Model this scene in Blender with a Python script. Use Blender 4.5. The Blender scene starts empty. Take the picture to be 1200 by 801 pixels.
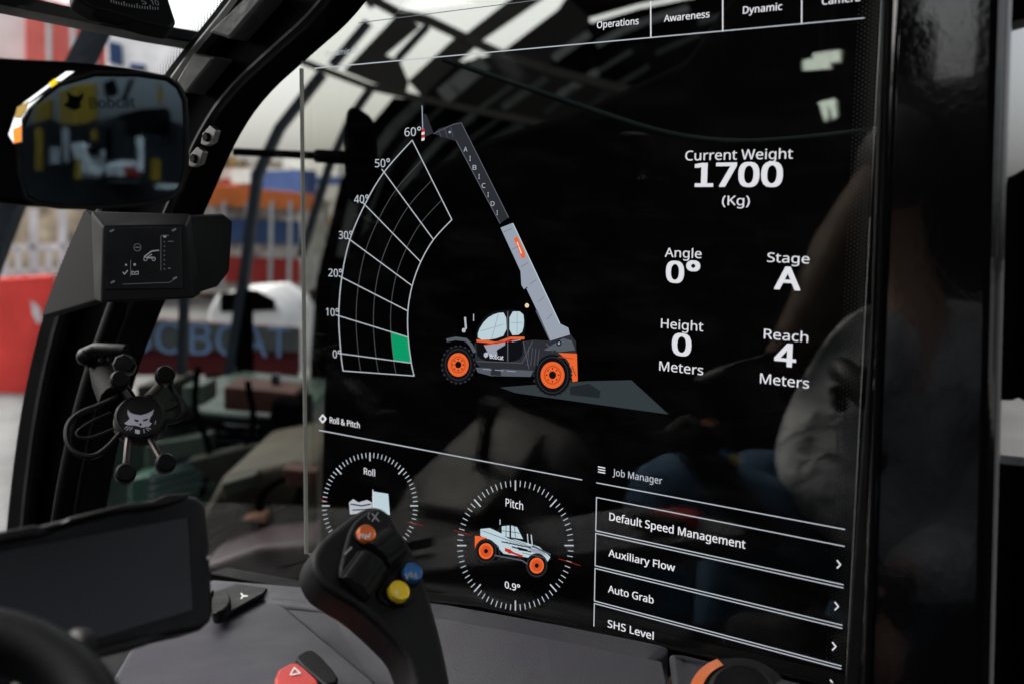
import bpy, bmesh, math, random
from mathutils import Vector, Matrix
random.seed(7)
S = bpy.context.scene
COL = S.collection
V = Vector
# ------------------------------------------------------------------ camera
F = 1288.0                       # focal length in photo pixels (1200 px wide)
def nrm(v): return V(v).normalized()
Xc = nrm((1730, 179, -1288))     # window frame axes expressed in camera axes (right, down, forward)
Zc = nrm((139, -10615, -1288))
Yc = Zc.cross(Xc).normalized()
Zc = Xc.cross(Yc).normalized()
CAM = V((0, -0.914, 1.6))
def cw(v):                       # camera axes -> world
    v = V(v); return V((v.dot(Xc), v.dot(Yc), v.dot(Zc)))
cam_d = bpy.data.cameras.new('camera'); cam = bpy.data.objects.new('camera', cam_d); COL.objects.link(cam)
R_, U_, B_ = cw((1, 0, 0)), cw((0, -1, 0)), cw((0, 0, -1))
cam.matrix_world = Matrix(((R_.x, U_.x, B_.x, CAM.x), (R_.y, U_.y, B_.y, CAM.y), (R_.z, U_.z, B_.z, CAM.z), (0, 0, 0, 1)))
cam_d.sensor_width = 36; cam_d.lens = F * 36 / 1200
cam_d.clip_start = 0.02; cam_d.clip_end = 2000
cam_d.dof.use_dof = True; cam_d.dof.focus_distance = 1.12; cam_d.dof.aperture_fstop = 4.6
S.camera = cam
# ------------------------------------------------------------------ light
SUN_EL, SUN_AZ = math.radians(48), math.radians(200)
w = bpy.data.worlds.new('World'); S.world = w; w.use_nodes = True
nt = w.node_tree; bg = nt.nodes['Background']
sky = nt.nodes.new('ShaderNodeTexSky'); sky.sky_type = 'NISHITA'; sky.sun_disc = False
sky.sun_elevation = SUN_EL; sky.dust_density = 6; sky.air_density = 1.0; sky.ozone_density = 0.6
hs = nt.nodes.new('ShaderNodeHueSaturation'); hs.inputs['Saturation'].default_value = 0.25
nt.links.new(sky.outputs[0], hs.inputs['Color']); nt.links.new(hs.outputs[0], bg.inputs['Color'])
bg.inputs['Strength'].default_value = 0.15
sd = V((math.cos(SUN_AZ) * math.cos(SUN_EL), math.sin(SUN_AZ) * math.cos(SUN_EL), math.sin(SUN_EL)))  # towards the sun
sky.sun_rotation = math.atan2(sd.x, sd.y)
sl = bpy.data.lights.new('sun', 'SUN'); sl.energy = 1.5; sl.angle = math.radians(14); sl.color = (1, .95, .88)
so = bpy.data.objects.new('sun', sl); COL.objects.link(so); so.rotation_euler = (-sd).to_track_quat('-Z', 'Y').to_euler()
S.view_settings.view_transform = 'Standard'; S.view_settings.look = 'None'
EXPO = 1.25
S.view_settings.exposure = EXPO; S.view_settings.gamma = 1
S.cycles.transparent_max_bounces = 24; S.cycles.max_bounces = 10
# ------------------------------------------------------------------ helpers
def ray(px, py): return cw(((px - 600) / F, (py - 400.5) / F, 1))
def P(px, py, d): return CAM + ray(px, py) * d
def proj(p):
    d = V(p) - CAM; c = V((d.dot(R_), -d.dot(U_), -d.dot(B_)))
    return 600 + F * c.x / c.z, 400.5 + F * c.y / c.z
class Plane:
    def __init__(s, o, n):
        s.o = V(o); s.n = V(n).normalized()
        if s.n.dot(CAM - s.o) < 0: s.n = -s.n
    def hit(s, px, py, off=0.0):
        r = ray(px, py); o = s.o + s.n * off
        return CAM + r * ((o - CAM).dot(s.n) / r.dot(s.n))
    def refl(s, p):
        p = V(p); return p - s.n * (2 * (p - s.o).dot(s.n))
def P3(a, b, c):
    a, b, c = P(*a), P(*b), P(*c); return Plane(a, (b - a).cross(c - a))
def PY(y): return Plane((0, y, 0), (0, -1, 0))
def PX(x): return Plane((x, 0, 0), (1, 0, 0))
SCR = PY(0.0)
def chaikin(pts, n=2, closed=True):
    for _ in range(n):
        o = []; m = len(pts)
        rng = range(m) if closed else range(m - 1)
        if not closed: o.append(pts[0])
        for i in rng:
            a, b = pts[i], pts[(i + 1) % m]
            o.append(tuple(a[k] * .75 + b[k] * .25 for k in range(len(a)))); o.append(tuple(a[k] * .25 + b[k] * .75 for k in range(len(a))))
        if not closed: o.append(pts[-1])
        pts = o
    return pts
class MB:
    def __init__(s): s.v = []; s.f = []; s.m = []; s.mats = []
    def mi(s, m):
        if m not in s.mats: s.mats.append(m)
        return s.mats.index(m)
    def face(s, pts, m):
        i = len(s.v); s.v += [V(p) for p in pts]; s.f.append(tuple(range(i, i + len(pts)))); s.m.append(s.mi(m))
    def mesh(s, vs, fs, m):
        i = len(s.v); s.v += [V(p) for p in vs]
        for f in fs: s.f.append(tuple(i + k for k in f)); s.m.append(s.mi(m))
    def solid(s, front, ext, m, mside=None):
        n = len(front); vs = [V(p) for p in front] + [V(p) + ext for p in front]
        s.mesh(vs, [tuple(range(n)), tuple(range(2 * n - 1, n - 1, -1))], m)
        i = len(s.v) - 2 * n
        for k in range(n):
            s.f.append((i + k, i + n + k, i + n + (k + 1) % n, i + (k + 1) % n)); s.m.append(s.mi(mside or m))
    def loft(s, a, b, m):
        n = len(a); s.mesh(list(a) + list(b), [tuple(range(n)), tuple(range(2 * n - 1, n - 1, -1))] + [(k, n + k, n + (k + 1) % n, (k + 1) % n) for k in range(n)], m)
    def prism(s, pl, px, th, m, off=0.0, mside=None):
        s.solid([pl.hit(x, y, off) for x, y in px], -pl.n * th, m, mside)
    def box(s, c, sz, m, rot=None):
        c = V(c); rot = rot or Matrix.Identity(3); vs = []
        for dx in (-.5, .5):
            for dy in (-.5, .5):
                for dz in (-.5, .5): vs.append(c + rot @ V((dx * sz[0], dy * sz[1], dz * sz[2])))
        s.mesh(vs, [(0, 1, 3, 2), (4, 6, 7, 5), (0, 4, 5, 1), (2, 3, 7, 6), (0, 2, 6, 4), (1, 5, 7, 3)], m)
    def tube(s, pts, r, m, seg=12, closed=False):
        pts = [V(p) for p in pts]; n = len(pts); rs = r if isinstance(r, (list, tuple)) else [r] * n
        vs = []; prev = None
        for i, p in enumerate(pts):
            if closed: t = (pts[(i + 1) % n] - pts[i - 1]).normalized()
            else: t = (pts[min(i + 1, n - 1)] - pts[max(i - 1, 0)]).normalized()
            if prev is None: a = t.orthogonal().normalized()
            else: a = (prev - t * prev.dot(t)).normalized()
            prev = a; b = t.cross(a)
            for k in range(seg):
                th = 2 * math.pi * k / seg; vs.append(p + (a * math.cos(th) + b * math.sin(th)) * rs[i])
        fs = []
        for i in range(n if closed else n - 1):
            j = (i + 1) % n
            for k in range(seg): fs.append((i * seg + k, j * seg + k, j * seg + (k + 1) % seg, i * seg + (k + 1) % seg))
        if not closed: fs += [tuple(range(seg)), tuple(range(n * seg - 1, (n - 1) * seg - 1, -1))]
        s.mesh(vs, fs, m)
    def lathe(s, o, ax, prof, m, seg=32):      # prof: (radius, height along axis)
        ax = V(ax).normalized(); a = ax.orthogonal().normalized(); b = ax.cross(a)
        vs = [V(o) + ax * h + (a * math.cos(2 * math.pi * k / seg) + b * math.sin(2 * math.pi * k / seg)) * r for r, h in prof for k in range(seg)]
        n = len(prof); fs = [(i * seg + k, (i + 1) * seg + k, (i + 1) * seg + (k + 1) % seg, i * seg + (k + 1) % seg) for i in range(n - 1) for k in range(seg)]
        fs += [tuple(range(seg)), tuple(range(n * seg - 1, (n - 1) * seg - 1, -1))]
        s.mesh(vs, fs, m)
    def ball(s, c, r, m, sx=(1, 1, 1)):
        vs = []; fs = []; A, B = 10, 16
        for i in range(A + 1):
            th = math.pi * i / A
            for k in range(B):
                ph = 2 * math.pi * k / B; vs.append(V(c) + V((sx[0] * math.sin(th) * math.cos(ph), sx[1] * math.sin(th) * math.sin(ph), sx[2] * math.cos(th))) * r)
        for i in range(A):
            for k in range(B): fs.append((i * B + k, (i + 1) * B + k, (i + 1) * B + (k + 1) % B, i * B + (k + 1) % B))
        s.mesh(vs, fs, m)
    # flat marks lying on a plane, given in photo pixels
    def poly(s, pl, px, m, off): s.face([pl.hit(x, y, off) for x, y in px], m)
    def stroke(s, pl, px, wpx, m, off, closed=False):
        n = len(px)
        for i in range(n if closed else n - 1):
            (x0, y0), (x1, y1) = px[i], px[(i + 1) % n]
            dx, dy = x1 - x0, y1 - y0; L = math.hypot(dx, dy) or 1
            ex, ey = dx / L * wpx * .2, dy / L * wpx * .2; ux, uy = -dy / L * wpx / 2, dx / L * wpx / 2
            s.poly(pl, [(x0 - ex + ux, y0 - ey + uy), (x1 + ex + ux, y1 + ey + uy), (x1 + ex - ux, y1 + ey - uy), (x0 - ex - ux, y0 - ey - uy)], m, off)
    def disc(s, pl, cx, cy, rx, ry, m, off, n=40, rot=0):
        c, q = math.cos(rot), math.sin(rot)
        s.poly(pl, [(cx + rx * math.cos(t) * c - ry * math.sin(t) * q, cy + rx * math.cos(t) * q + ry * math.sin(t) * c) for t in [2 * math.pi * k / n for k in range(n)]], m, off)
    def text(s, pl, txt, xl, yb, xr, cap, m, off, bold=0.0, yr=None, flip=False, thick=0.0):
        a = pl.hit(xl, yb, off)
        if yr is None:                                     # level line in the place
            lo, hi = 0.0, 3.0
            for _ in range(50):
                mid = (lo + hi) / 2
                if proj(a + V((mid, 0, 0)))[0] < xr: lo = mid
                else: hi = mid
            u = V((lo, 0, 0))
        else: u = pl.hit(xr, yr, off) - a
        t = pl.hit(xl, yb - cap, off); up = (t - a); up = up - u * (up.dot(u) / u.dot(u)); H = up.length; up.normalize()
        vs, fs, wd, ch, x0, y0 = glyphs(txt, bold)
        k = 0.0 if bold < .002 else .008 if bold < .01 else .022 if bold < .03 else .042     # heavier weights: thicken every stroke
        for i, (sx, sy) in enumerate([(0, 0)] if not k else [(0, 0), (-1, -.5), (1, -.5), (-1, .5), (1, .5), (-.5, 0), (.5, 0)]):
            e = pl.n * (.00003 * i)
            s.mesh([a + e + u * ((x - x0 + sx * k + k) / (wd + 2 * k)) + up * (H * (.5 + (y / ch - .5) * (1 - k) + sy * k)) for x, y in vs], fs, m)
    def build(s, name, parent=None, bevel=0, seg=3, smooth=35, **tags):
        me = bpy.data.meshes.new(name); me.from_pydata([tuple(p) for p in s.v], [], s.f)
        for m in s.mats: me.materials.append(m)
        for p, i in zip(me.polygons, s.m): p.material_index = i
        bm = bmesh.new(); bm.from_mesh(me); 
        if smooth == -1:
            for f in bm.faces:
                f.normal_update()
                if f.normal.y > 0: f.normal_flip()
        else: bmesh.ops.recalc_face_normals(bm, faces=bm.faces)
        bm.to_mesh(me); bm.free(); smooth = max(smooth, 0)
        o = bpy.data.objects.new(name, me); COL.objects.link(o)
        if smooth:
            for p in me.polygons: p.use_smooth = True
            me.set_sharp_from_angle(angle=math.radians(smooth))
        if bevel:
            b = o.modifiers.new('bevel', 'BEVEL'); b.width = bevel; b.segments = seg; b.limit_method = 'ANGLE'; b.angle_limit = math.radians(40); b.harden_normals = True
        if parent is not None:
            o.parent = parent; o.matrix_parent_inverse = parent.matrix_world.inverted()
        for k, v in tags.items(): o[k] = v
        return o
# letter shapes: weight+letter, advance, outline points, faces (thousandths of the capital height)
GLYPHS = """r 	364		
r&	1025	389,-14 260,4 160,57 96,144 74,261 89,358 132,433 201,496 290,555 247,607 207,662 178,725 168,797 185,889 237,958 319,1001 426,1015 526,1001 603,959 652,891 668,800 654,718 611,650 547,591 468,538 738,277 771,324 798,377 819,436 836,500 961,500 936,414 905,333 866,261 818,199 1022,0 856,0 734,118 664,64 587,22 497,-5 392,611 463,657 511,701 537,747 546,800 538,846 513,882 473,907 422,915 368,907 326,884 298,847 289,798 295,750 315,705 348,660 394,95 477,103 548,125 607,157 655,195 364,478 297,432 246,387 214,333 203,265 216,195 255,141 315,107	15,17,16 15,18,17 14,18,15 14,19,18 13,49,14 49,19,14 13,50,49 48,19,49 13,51,50 47,19,48 47,20,19 12,51,13 12,52,51 46,20,47 12,53,52 45,20,46 44,20,45 44,21,20 12,54,53 11,54,12 11,55,54 43,21,44 10,55,11 43,22,21 10,56,55 42,22,43 9,56,10 9,41,56 41,22,42 41,23,22 9,23,41 8,23,9 8,24,23 7,24,8 7,62,24 62,25,24 28,30,29 28,31,30 6,62,7 6,63,62 61,25,62 27,31,28 5,63,6 5,64,63 27,32,31 5,65,64 26,32,27 4,65,5 26,33,32 4,66,65 25,33,26 61,33,25 4,67,66 61,34,33 3,67,4 61,35,34 3,68,67 60,37,61 37,35,61 59,37,60 2,68,3 2,69,68 58,37,59 58,38,37 36,35,37 2,57,69 57,38,58 2,38,57 2,39,38 1,39,2 1,40,39 0,40,1
r(	420	262,-221 170,-90 106,58 68,218 56,384 68,552 106,714 170,865 262,1000 378,1000 292,862 230,710 193,550 181,385 193,224 230,67 292,-84 377,-221	7,9,8 7,10,9 6,10,7 6,11,10 5,11,6 5,12,11 4,12,5 4,13,12 4,14,13 3,14,4 3,15,14 2,15,3 2,16,15 1,16,2 1,17,16 0,17,1
r)	420	43,-221 128,-84 190,67 227,224 239,385 227,550 190,710 128,862 42,1000 158,1000 251,865 314,714 352,552 364,384 352,218 314,58 251,-90 158,-221	7,9,8 7,10,9 7,11,10 6,11,7 6,12,11 5,12,6 5,13,12 4,13,5 3,13,4 3,14,13 2,14,3 2,15,14 1,15,2 1,16,15 0,16,1 0,17,16
r.	375	186,-20 154,-14 126,3 107,32 101,76 107,120 126,148 154,164 186,169 220,164 249,148 268,120 275,76 268,32 249,3 220,-14	7,9,8 6,9,7 6,10,9 5,10,6 5,11,10 5,12,11 4,12,5 3,12,4 3,13,12 2,13,3 2,14,13 1,14,2 1,15,14 0,15,1
r0	801	399,-14 252,20 149,123 89,286 69,501 77,652 102,779 144,880 207,954 292,1000 399,1015 546,982 650,880 712,718 732,501 724,352 699,225 655,123 592,48 508,1 399,91 495,116 560,193 596,321 608,501 596,680 560,808 495,885 399,910 302,885 239,808 204,680 192,501 204,321 239,193 302,117	9,11,10 8,11,9 8,12,11 7,28,8 28,12,8 7,29,28 27,12,28 7,30,29 26,12,27 26,13,12 6,30,7 6,31,30 25,13,26 5,31,6 25,14,13 5,32,31 24,14,25 4,32,5 3,32,4 3,33,32 23,14,24 23,15,14 23,16,15 3,34,33 22,16,23 2,34,3 22,17,16 2,35,34 21,17,22 21,18,17 1,35,2 1,20,35 20,18,21 1,18,20 1,19,18 0,19,1
r1	801	377,0 377,699 377,753 378,796 380,833 382,871 361,851 342,834 321,816 296,794 189,707 125,790 395,1000 497,1000 497,0	11,13,12 11,5,13 5,14,13 11,6,5 4,14,5 11,7,6 11,8,7 3,14,4 11,9,8 2,14,3 11,10,9 1,14,2 0,14,1
r2	801	67,0 67,102 329,367 399,438 457,501 502,560 535,617 555,676 562,741 549,814 513,866 456,898 385,909 317,903 257,884 201,854 144,814 78,896 142,942 214,980 295,1005 385,1014 511,996 606,943 667,859 688,748 680,672 655,602 617,534 566,466 504,397 431,324 223,118 223,112 728,112 728,0	20,22,21 19,22,20 19,23,22 18,23,19 18,12,23 12,11,23 11,24,23 17,12,18 17,13,12 17,14,13 10,24,11 16,15,17 15,14,17 9,24,10 9,25,24 8,25,9 8,26,25 7,26,8 6,26,7 6,27,26 5,27,6 5,28,27 4,28,5 4,29,28 3,29,4 3,30,29 2,30,3 2,31,30 1,31,2 1,32,31 1,33,32 1,34,33 1,35,34 0,35,1
r3	801	338,-14 262,-11 192,-2 126,15 63,41 63,155 129,128 199,107 270,94 339,90 455,103 533,142 578,205 592,287 574,368 519,422 430,453 312,464 216,464 216,569 314,569 422,582 501,620 548,681 564,758 552,822 515,870 458,900 382,910 307,904 244,887 187,860 130,826 69,910 128,950 201,983 286,1006 381,1014 518,996 614,944 671,864 690,766 676,676 634,606 569,556 483,527 483,521 588,495 662,445 707,374 721,284 711,202 681,130 629,69 555,24 459,-5	36,38,37 35,38,36 35,39,38 34,39,35 33,39,34 33,28,39 28,27,39 27,40,39 32,31,33 31,30,33 30,29,33 29,28,33 26,40,27 25,40,26 25,41,40 24,41,25 24,42,41 23,42,24 22,42,23 22,43,42 21,43,22 21,44,43 20,44,21 18,20,19 18,44,20 18,45,44 18,46,45 18,47,46 18,17,47 17,48,47 16,48,17 15,48,16 15,49,48 14,49,15 14,50,49 13,50,14 12,50,13 12,51,50 11,51,12 11,52,51 4,6,5 10,52,11 10,53,52 4,7,6 4,8,7 9,53,10 4,9,8 4,53,9 4,54,53 3,54,4 3,55,54 2,55,3 1,55,2 1,0,55
r4	801	508,0 508,227 29,227 29,332 500,1006 627,1006 627,338 773,338 773,227 627,227 627,0 150,338 508,338 508,653 509,720 511,777 513,827 515,874 510,874 497,846 482,817 465,788 450,765	3,18,4 18,5,4 18,17,5 17,6,5 3,19,18 16,6,17 3,20,19 15,6,16 3,21,20 3,22,21 14,6,15 3,11,22 13,6,14 12,6,13 3,12,11 3,6,12 3,7,6 3,8,7 2,8,3 1,8,2 0,9,1 9,8,1 0,10,9
r5	801	347,-14 273,-11 202,0 140,17 88,41 88,157 144,129 211,109 281,95 349,91 449,104 527,144 578,211 595,307 580,393 535,457 457,497 345,510 303,508 255,503 209,496 174,489 112,528 150,1000 651,1000 651,888 255,888 231,598 259,603 296,608 338,612 385,613 523,594 630,536 699,444 721,319 697,180 623,75 504,8	22,26,23 26,24,23 26,25,24 22,27,26 30,32,31 29,32,30 28,32,29 27,32,28 22,32,27 22,33,32 22,17,33 17,16,33 16,34,33 21,20,22 20,19,22 19,18,22 18,17,22 15,34,16 14,34,15 14,35,34 13,35,14 13,36,35 12,36,13 11,36,12 11,37,36 4,6,5 10,37,11 4,7,6 4,8,7 9,37,10 4,9,8 4,37,9 4,38,37 3,38,4 2,38,3 2,0,38 1,0,2
r6	801	417,-14 327,-2 245,34 176,94 123,179 88,290 77,427 82,534 96,639 123,739 165,828 224,905 304,964 407,1001 535,1014 566,1013 600,1011 633,1007 658,1001 658,896 631,904 602,909 570,912 538,913 449,905 377,881 319,843 275,793 243,732 221,664 208,589 200,508 209,508 247,554 298,592 364,617 445,626 563,606 655,547 715,451 735,322 714,182 649,76 548,8 416,90 496,104 559,146 600,219 613,322 601,408 565,473 505,515 420,529 359,523 305,502 262,471 229,433 209,390 202,346 208,286 225,226 255,172 297,128 350,99	13,15,14 13,16,15 13,17,16 13,18,17 12,18,13 12,20,18 20,19,18 11,23,12 23,22,12 22,21,12 21,20,12 11,24,23 11,25,24 10,25,11 10,26,25 10,27,26 9,27,10 9,28,27 8,28,9 8,29,28 8,30,29 7,30,8 35,37,36 34,37,35 34,38,37 33,38,34 7,31,30 32,52,33 52,38,33 52,51,38 51,39,38 6,31,7 32,53,52 32,54,53 50,39,51 6,32,31 6,54,32 6,55,54 49,39,50 6,56,55 49,40,39 6,57,56 5,57,6 48,40,49 5,58,57 5,59,58 47,40,48 47,41,40 4,59,5 4,60,59 4,61,60 46,41,47 46,42,41 3,61,4 3,62,61 45,42,46 3,63,62 44,42,45 3,44,63 2,44,3 2,42,44 2,43,42 1,43,2 1,0,43
r7	801	190,0 601,888 62,888 62,1000 732,1000 732,905 326,0	2,4,3 2,5,4 2,1,5 1,6,5 0,6,1
r8	801	403,-14 261,4 155,57 90,142 69,255 76,319 97,374 131,421 174,461 223,494 276,522 209,569 152,624 114,692 101,776 111,847 140,905 186,952 246,986 318,1007 399,1014 519,999 615,952 678,877 699,775 692,718 673,669 643,627 604,590 558,558 508,529 567,498 620,463 666,423 701,377 724,323 731,259 709,146 642,60 538,4 405,577 472,611 527,651 565,703 577,770 565,832 528,877 471,905 398,915 328,905 271,877 234,832 221,770 227,723 246,683 275,651 312,624 356,600 401,84 491,96 557,132 597,188 611,258 596,324 553,379 486,424 401,464 378,472 297,430 237,382 201,324 189,254 202,187 241,132 307,96	19,21,20 18,21,19 18,22,21 17,22,18 17,23,22 16,48,17 48,47,17 47,23,17 16,49,48 15,49,16 15,50,49 46,23,47 15,51,50 45,23,46 45,24,23 14,51,15 14,52,51 44,24,45 13,52,14 44,25,24 13,53,52 43,25,44 13,54,53 43,26,25 42,26,43 12,54,13 12,55,54 42,27,26 41,27,42 12,56,55 41,28,27 11,56,12 11,57,56 40,28,41 11,40,57 40,29,28 11,29,40 10,29,11 10,30,29 10,31,30 9,31,10 9,32,31 8,67,9 67,32,9 8,68,67 66,32,67 65,32,66 65,33,32 7,68,8 7,69,68 64,33,65 64,34,33 6,69,7 6,70,69 63,34,64 63,35,34 5,70,6 62,35,63 5,71,70 62,36,35 4,71,5 62,37,36 61,37,62 3,71,4 3,72,71 60,37,61 3,73,72 60,38,37 2,73,3 2,74,73 59,38,60 2,58,74 58,38,59 2,38,58 2,39,38 1,39,2 1,0,39
r9	801	269,-14 239,-13 204,-11 170,-6 143,0 143,105 201,91 266,87 356,95 428,119 485,157 529,207 562,266 584,335 597,411 604,490 595,490 558,446 506,408 440,383 357,374 241,394 149,453 90,548 70,676 80,774 110,857 158,924 221,973 299,1004 389,1014 480,1002 562,966 631,905 683,820 717,710 728,573 724,466 709,361 683,261 641,172 581,95 501,36 398,-1 384,471 446,477 500,498 544,529 576,567 597,610 604,654 598,714 580,773 550,827 508,871 455,901 389,910 310,896 247,853 206,780 192,678 204,592 239,526 298,484	29,31,30 28,31,29 28,32,31 27,32,28 27,33,32 26,57,27 57,56,27 56,33,27 55,33,56 55,34,33 54,34,55 26,58,57 53,34,54 25,58,26 25,59,58 52,34,53 52,35,34 25,60,59 24,60,25 51,35,52 50,35,51 50,36,35 24,61,60 23,61,24 49,36,50 48,36,49 23,62,61 48,37,36 47,37,48 22,62,23 46,15,47 15,37,47 22,63,62 45,16,46 16,15,46 45,17,16 14,37,15 22,44,63 44,17,45 22,17,44 14,38,37 21,17,22 21,18,17 13,38,14 21,19,18 20,19,21 13,39,38 12,39,13 11,39,12 11,40,39 10,40,11 10,41,40 9,41,10 8,41,9 4,6,5 8,42,41 7,42,8 4,7,6 4,42,7 4,43,42 3,43,4 3,0,43 2,0,3 1,0,2
rA	895	0,0 391,1004 504,1004 894,0 763,0 643,310 246,310 127,0 289,422 605,422 493,724 487,740 479,765 469,795 460,826 452,853 445,874 435,831 423,789 411,752 402,724	0,2,1 0,16,2 16,3,2 0,17,16 15,3,16 14,3,15 0,18,17 13,3,14 12,3,13 0,19,18 11,3,12 0,20,19 10,3,11 0,8,20 9,3,10 0,6,8 6,9,8 6,5,9 5,3,9 0,7,6 4,3,5
rB	910	136,0 136,1000 422,1000 586,986 705,945 777,869 801,752 789,671 752,606 692,558 611,531 611,524 671,510 725,487 770,455 805,412 827,355 835,284 811,164 742,74 631,19 487,0 262,574 447,574 555,585 623,616 659,667 671,738 656,809 613,856 537,883 427,892 262,892 262,106 464,106 576,119 648,158 687,218 700,294 687,365 646,421 571,457 454,469 262,469	0,32,1 32,2,1 32,3,2 32,4,3 32,31,4 31,5,4 0,22,32 30,5,31 29,5,30 29,6,5 28,6,29 27,6,28 27,7,6 26,7,27 26,8,7 25,8,26 24,8,25 24,9,8 23,9,24 0,43,22 43,23,22 43,9,23 43,10,9 43,11,10 43,12,11 43,13,12 43,42,13 42,14,13 0,33,43 41,14,42 40,14,41 40,15,14 39,15,40 39,16,15 38,16,39 38,17,16 37,17,38 37,18,17 36,18,37 36,19,18 35,19,36 34,19,35 0,34,33 0,19,34 0,20,19 0,21,20
rC	885	545,-14 405,2 290,49 200,125 137,228 98,355 85,501 99,644 141,768 209,871 304,949 423,998 566,1014 714,999 842,955 791,849 742,869 688,887 629,899 564,903 421,876 311,796 242,668 218,500 240,333 305,205 412,124 563,97 627,99 688,108 746,120 803,136 803,27 746,8 687,-4 622,-12	11,13,12 11,14,13 10,14,11 10,18,14 18,17,14 17,16,14 16,15,14 9,19,10 19,18,10 9,20,19 9,21,20 8,21,9 8,22,21 7,22,8 7,23,22 6,23,7 5,23,6 5,24,23 4,24,5 4,25,24 3,25,4 3,26,25 30,32,31 2,26,3 2,27,26 29,32,30 28,32,29 27,32,28 2,32,27 1,32,2 1,33,32 1,34,33 0,34,1 0,35,34
rD	1022	136,0 136,1000 444,1000 585,986 706,944 804,875 877,779 922,658 937,510 902,288 799,128 634,32 415,0 262,108 398,108 702,207 804,506 779,679 705,799 586,869 426,892 262,892	0,21,1 21,2,1 21,3,2 21,4,3 21,20,4 20,5,4 0,13,21 19,5,20 19,6,5 18,6,19 17,6,18 17,7,6 16,7,17 16,8,7 16,9,8 15,9,16 15,10,9 14,10,15 14,11,10 0,14,13 0,11,14 0,12,11
rH	1038	136,0 136,1000 262,1000 262,577 775,577 775,1000 901,1000 901,0 775,0 775,466 262,466 262,0	0,2,1 0,3,2 4,6,5 4,7,6 0,10,3 10,4,3 10,9,4 9,7,4 0,11,10 8,7,9
rI	475	56,0 56,73 174,99 174,899 56,927 56,1000 417,1000 417,927 300,899 300,99 417,73 417,0	4,6,5 4,7,6 3,7,4 3,8,7 2,8,3 2,9,8 1,9,2 1,10,9 0,10,1 0,11,10
rJ	382	-6,-266 -37,-265 -64,-261 -88,-255 -109,-248 -109,-141 -86,-147 -62,-151 -36,-154 -8,-155 26,-152 58,-141 87,-122 109,-92 124,-50 129,6 129,1000 255,1000 255,15 237,-110 183,-197 100,-249	15,17,16 15,18,17 15,19,18 14,19,15 13,19,14 12,19,13 12,20,19 11,20,12 4,6,5 10,20,11 4,7,6 4,8,7 9,20,10 4,9,8 4,20,9 4,21,20 3,21,4 3,0,21 2,0,3 1,0,2
rK	867	136,0 136,1000 262,1000 262,507 305,555 348,602 391,650 434,697 704,1000 852,1000 455,564 867,0 718,0 364,478 262,388 262,0	0,2,1 0,3,2 7,9,8 7,10,9 6,10,7 5,10,6 4,10,5 4,11,10 3,13,4 13,11,4 0,14,3 14,13,3 12,11,13 0,15,14
rM	1270	136,0 136,1000 322,1000 630,181 636,181 950,1000 1134,1000 1134,0 1010,0 1010,615 1011,687 1013,759 1017,824 1020,875 1014,875 681,0 577,0 248,877 242,877 246,826 249,760 251,685 252,606 252,0	0,18,1 18,2,1 18,17,2 17,3,2 4,14,5 14,6,5 14,13,6 13,7,6 0,19,18 16,3,17 4,15,14 12,7,13 0,20,19 11,7,12 0,21,20 10,7,11 9,7,10 0,22,21 8,7,9 0,23,22 16,4,3 16,15,4
rP	847	136,0 136,1000 401,1000 570,981 686,923 754,830 776,706 767,626 739,551 689,486 614,434 511,401 377,389 262,389 262,0 262,497 363,497 487,509 576,543 628,606 646,700 630,785 584,845 505,880 389,892 262,892	0,25,1 25,2,1 25,3,2 25,4,3 25,24,4 24,23,4 23,5,4 0,15,25 22,5,23 21,5,22 21,6,5 20,6,21 20,7,6 19,7,20 19,8,7 18,8,19 18,9,8 17,9,18 16,9,17 0,13,15 13,16,15 13,9,16 13,10,9 13,11,10 13,12,11 0,14,13
rR	871	136,0 136,1000 412,1000 574,982 687,929 754,841 776,716 769,643 746,583 713,535 672,498 625,470 576,448 850,0 703,0 461,413 262,413 262,0 262,520 412,520 517,532 590,568 632,628 646,710 631,794 587,849 512,880 405,891 262,891	0,28,1 28,2,1 28,3,2 28,4,3 28,27,4 27,26,4 26,5,4 0,18,28 25,5,26 24,5,25 24,6,5 23,6,24 23,7,6 22,7,23 22,8,7 21,8,22 21,9,8 20,9,21 20,10,9 19,10,20 0,16,18 16,19,18 16,10,19 16,11,10 16,12,11 16,15,12 15,13,12 0,17,16 14,13,15
rS	769	346,-14 265,-11 190,-1 125,14 71,34 71,154 128,133 197,113 273,100 352,95 450,106 520,139 563,190 577,256 572,301 556,339 527,371 484,401 423,431 342,462 230,514 149,576 100,655 84,759 94,833 125,896 173,946 237,983 315,1006 403,1014 482,1010 555,999 620,981 679,958 640,850 586,871 527,888 465,900 401,903 318,893 259,863 223,817 211,758 217,711 232,674 260,642 301,613 357,586 430,556 511,523 579,487 633,446 672,398 695,339 703,268 679,149 606,60 493,5	28,30,29 28,31,30 27,31,28 27,32,31 26,32,27 26,33,32 26,37,33 37,36,33 36,35,33 35,34,33 25,38,26 38,37,26 25,39,38 24,39,25 24,40,39 24,41,40 23,41,24 23,42,41 22,42,23 22,43,42 22,44,43 22,45,44 21,45,22 21,46,45 21,47,46 21,48,47 20,48,21 20,49,48 20,50,49 19,50,20 19,51,50 18,51,19 18,52,51 17,52,18 16,52,17 16,53,52 15,53,16 15,54,53 14,54,15 13,54,14 13,55,54 12,55,13 11,55,12 4,6,5 11,56,55 10,56,11 4,7,6 4,8,7 9,56,10 4,9,8 4,56,9 4,57,56 3,57,4 2,57,3 2,0,57 1,0,2
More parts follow.
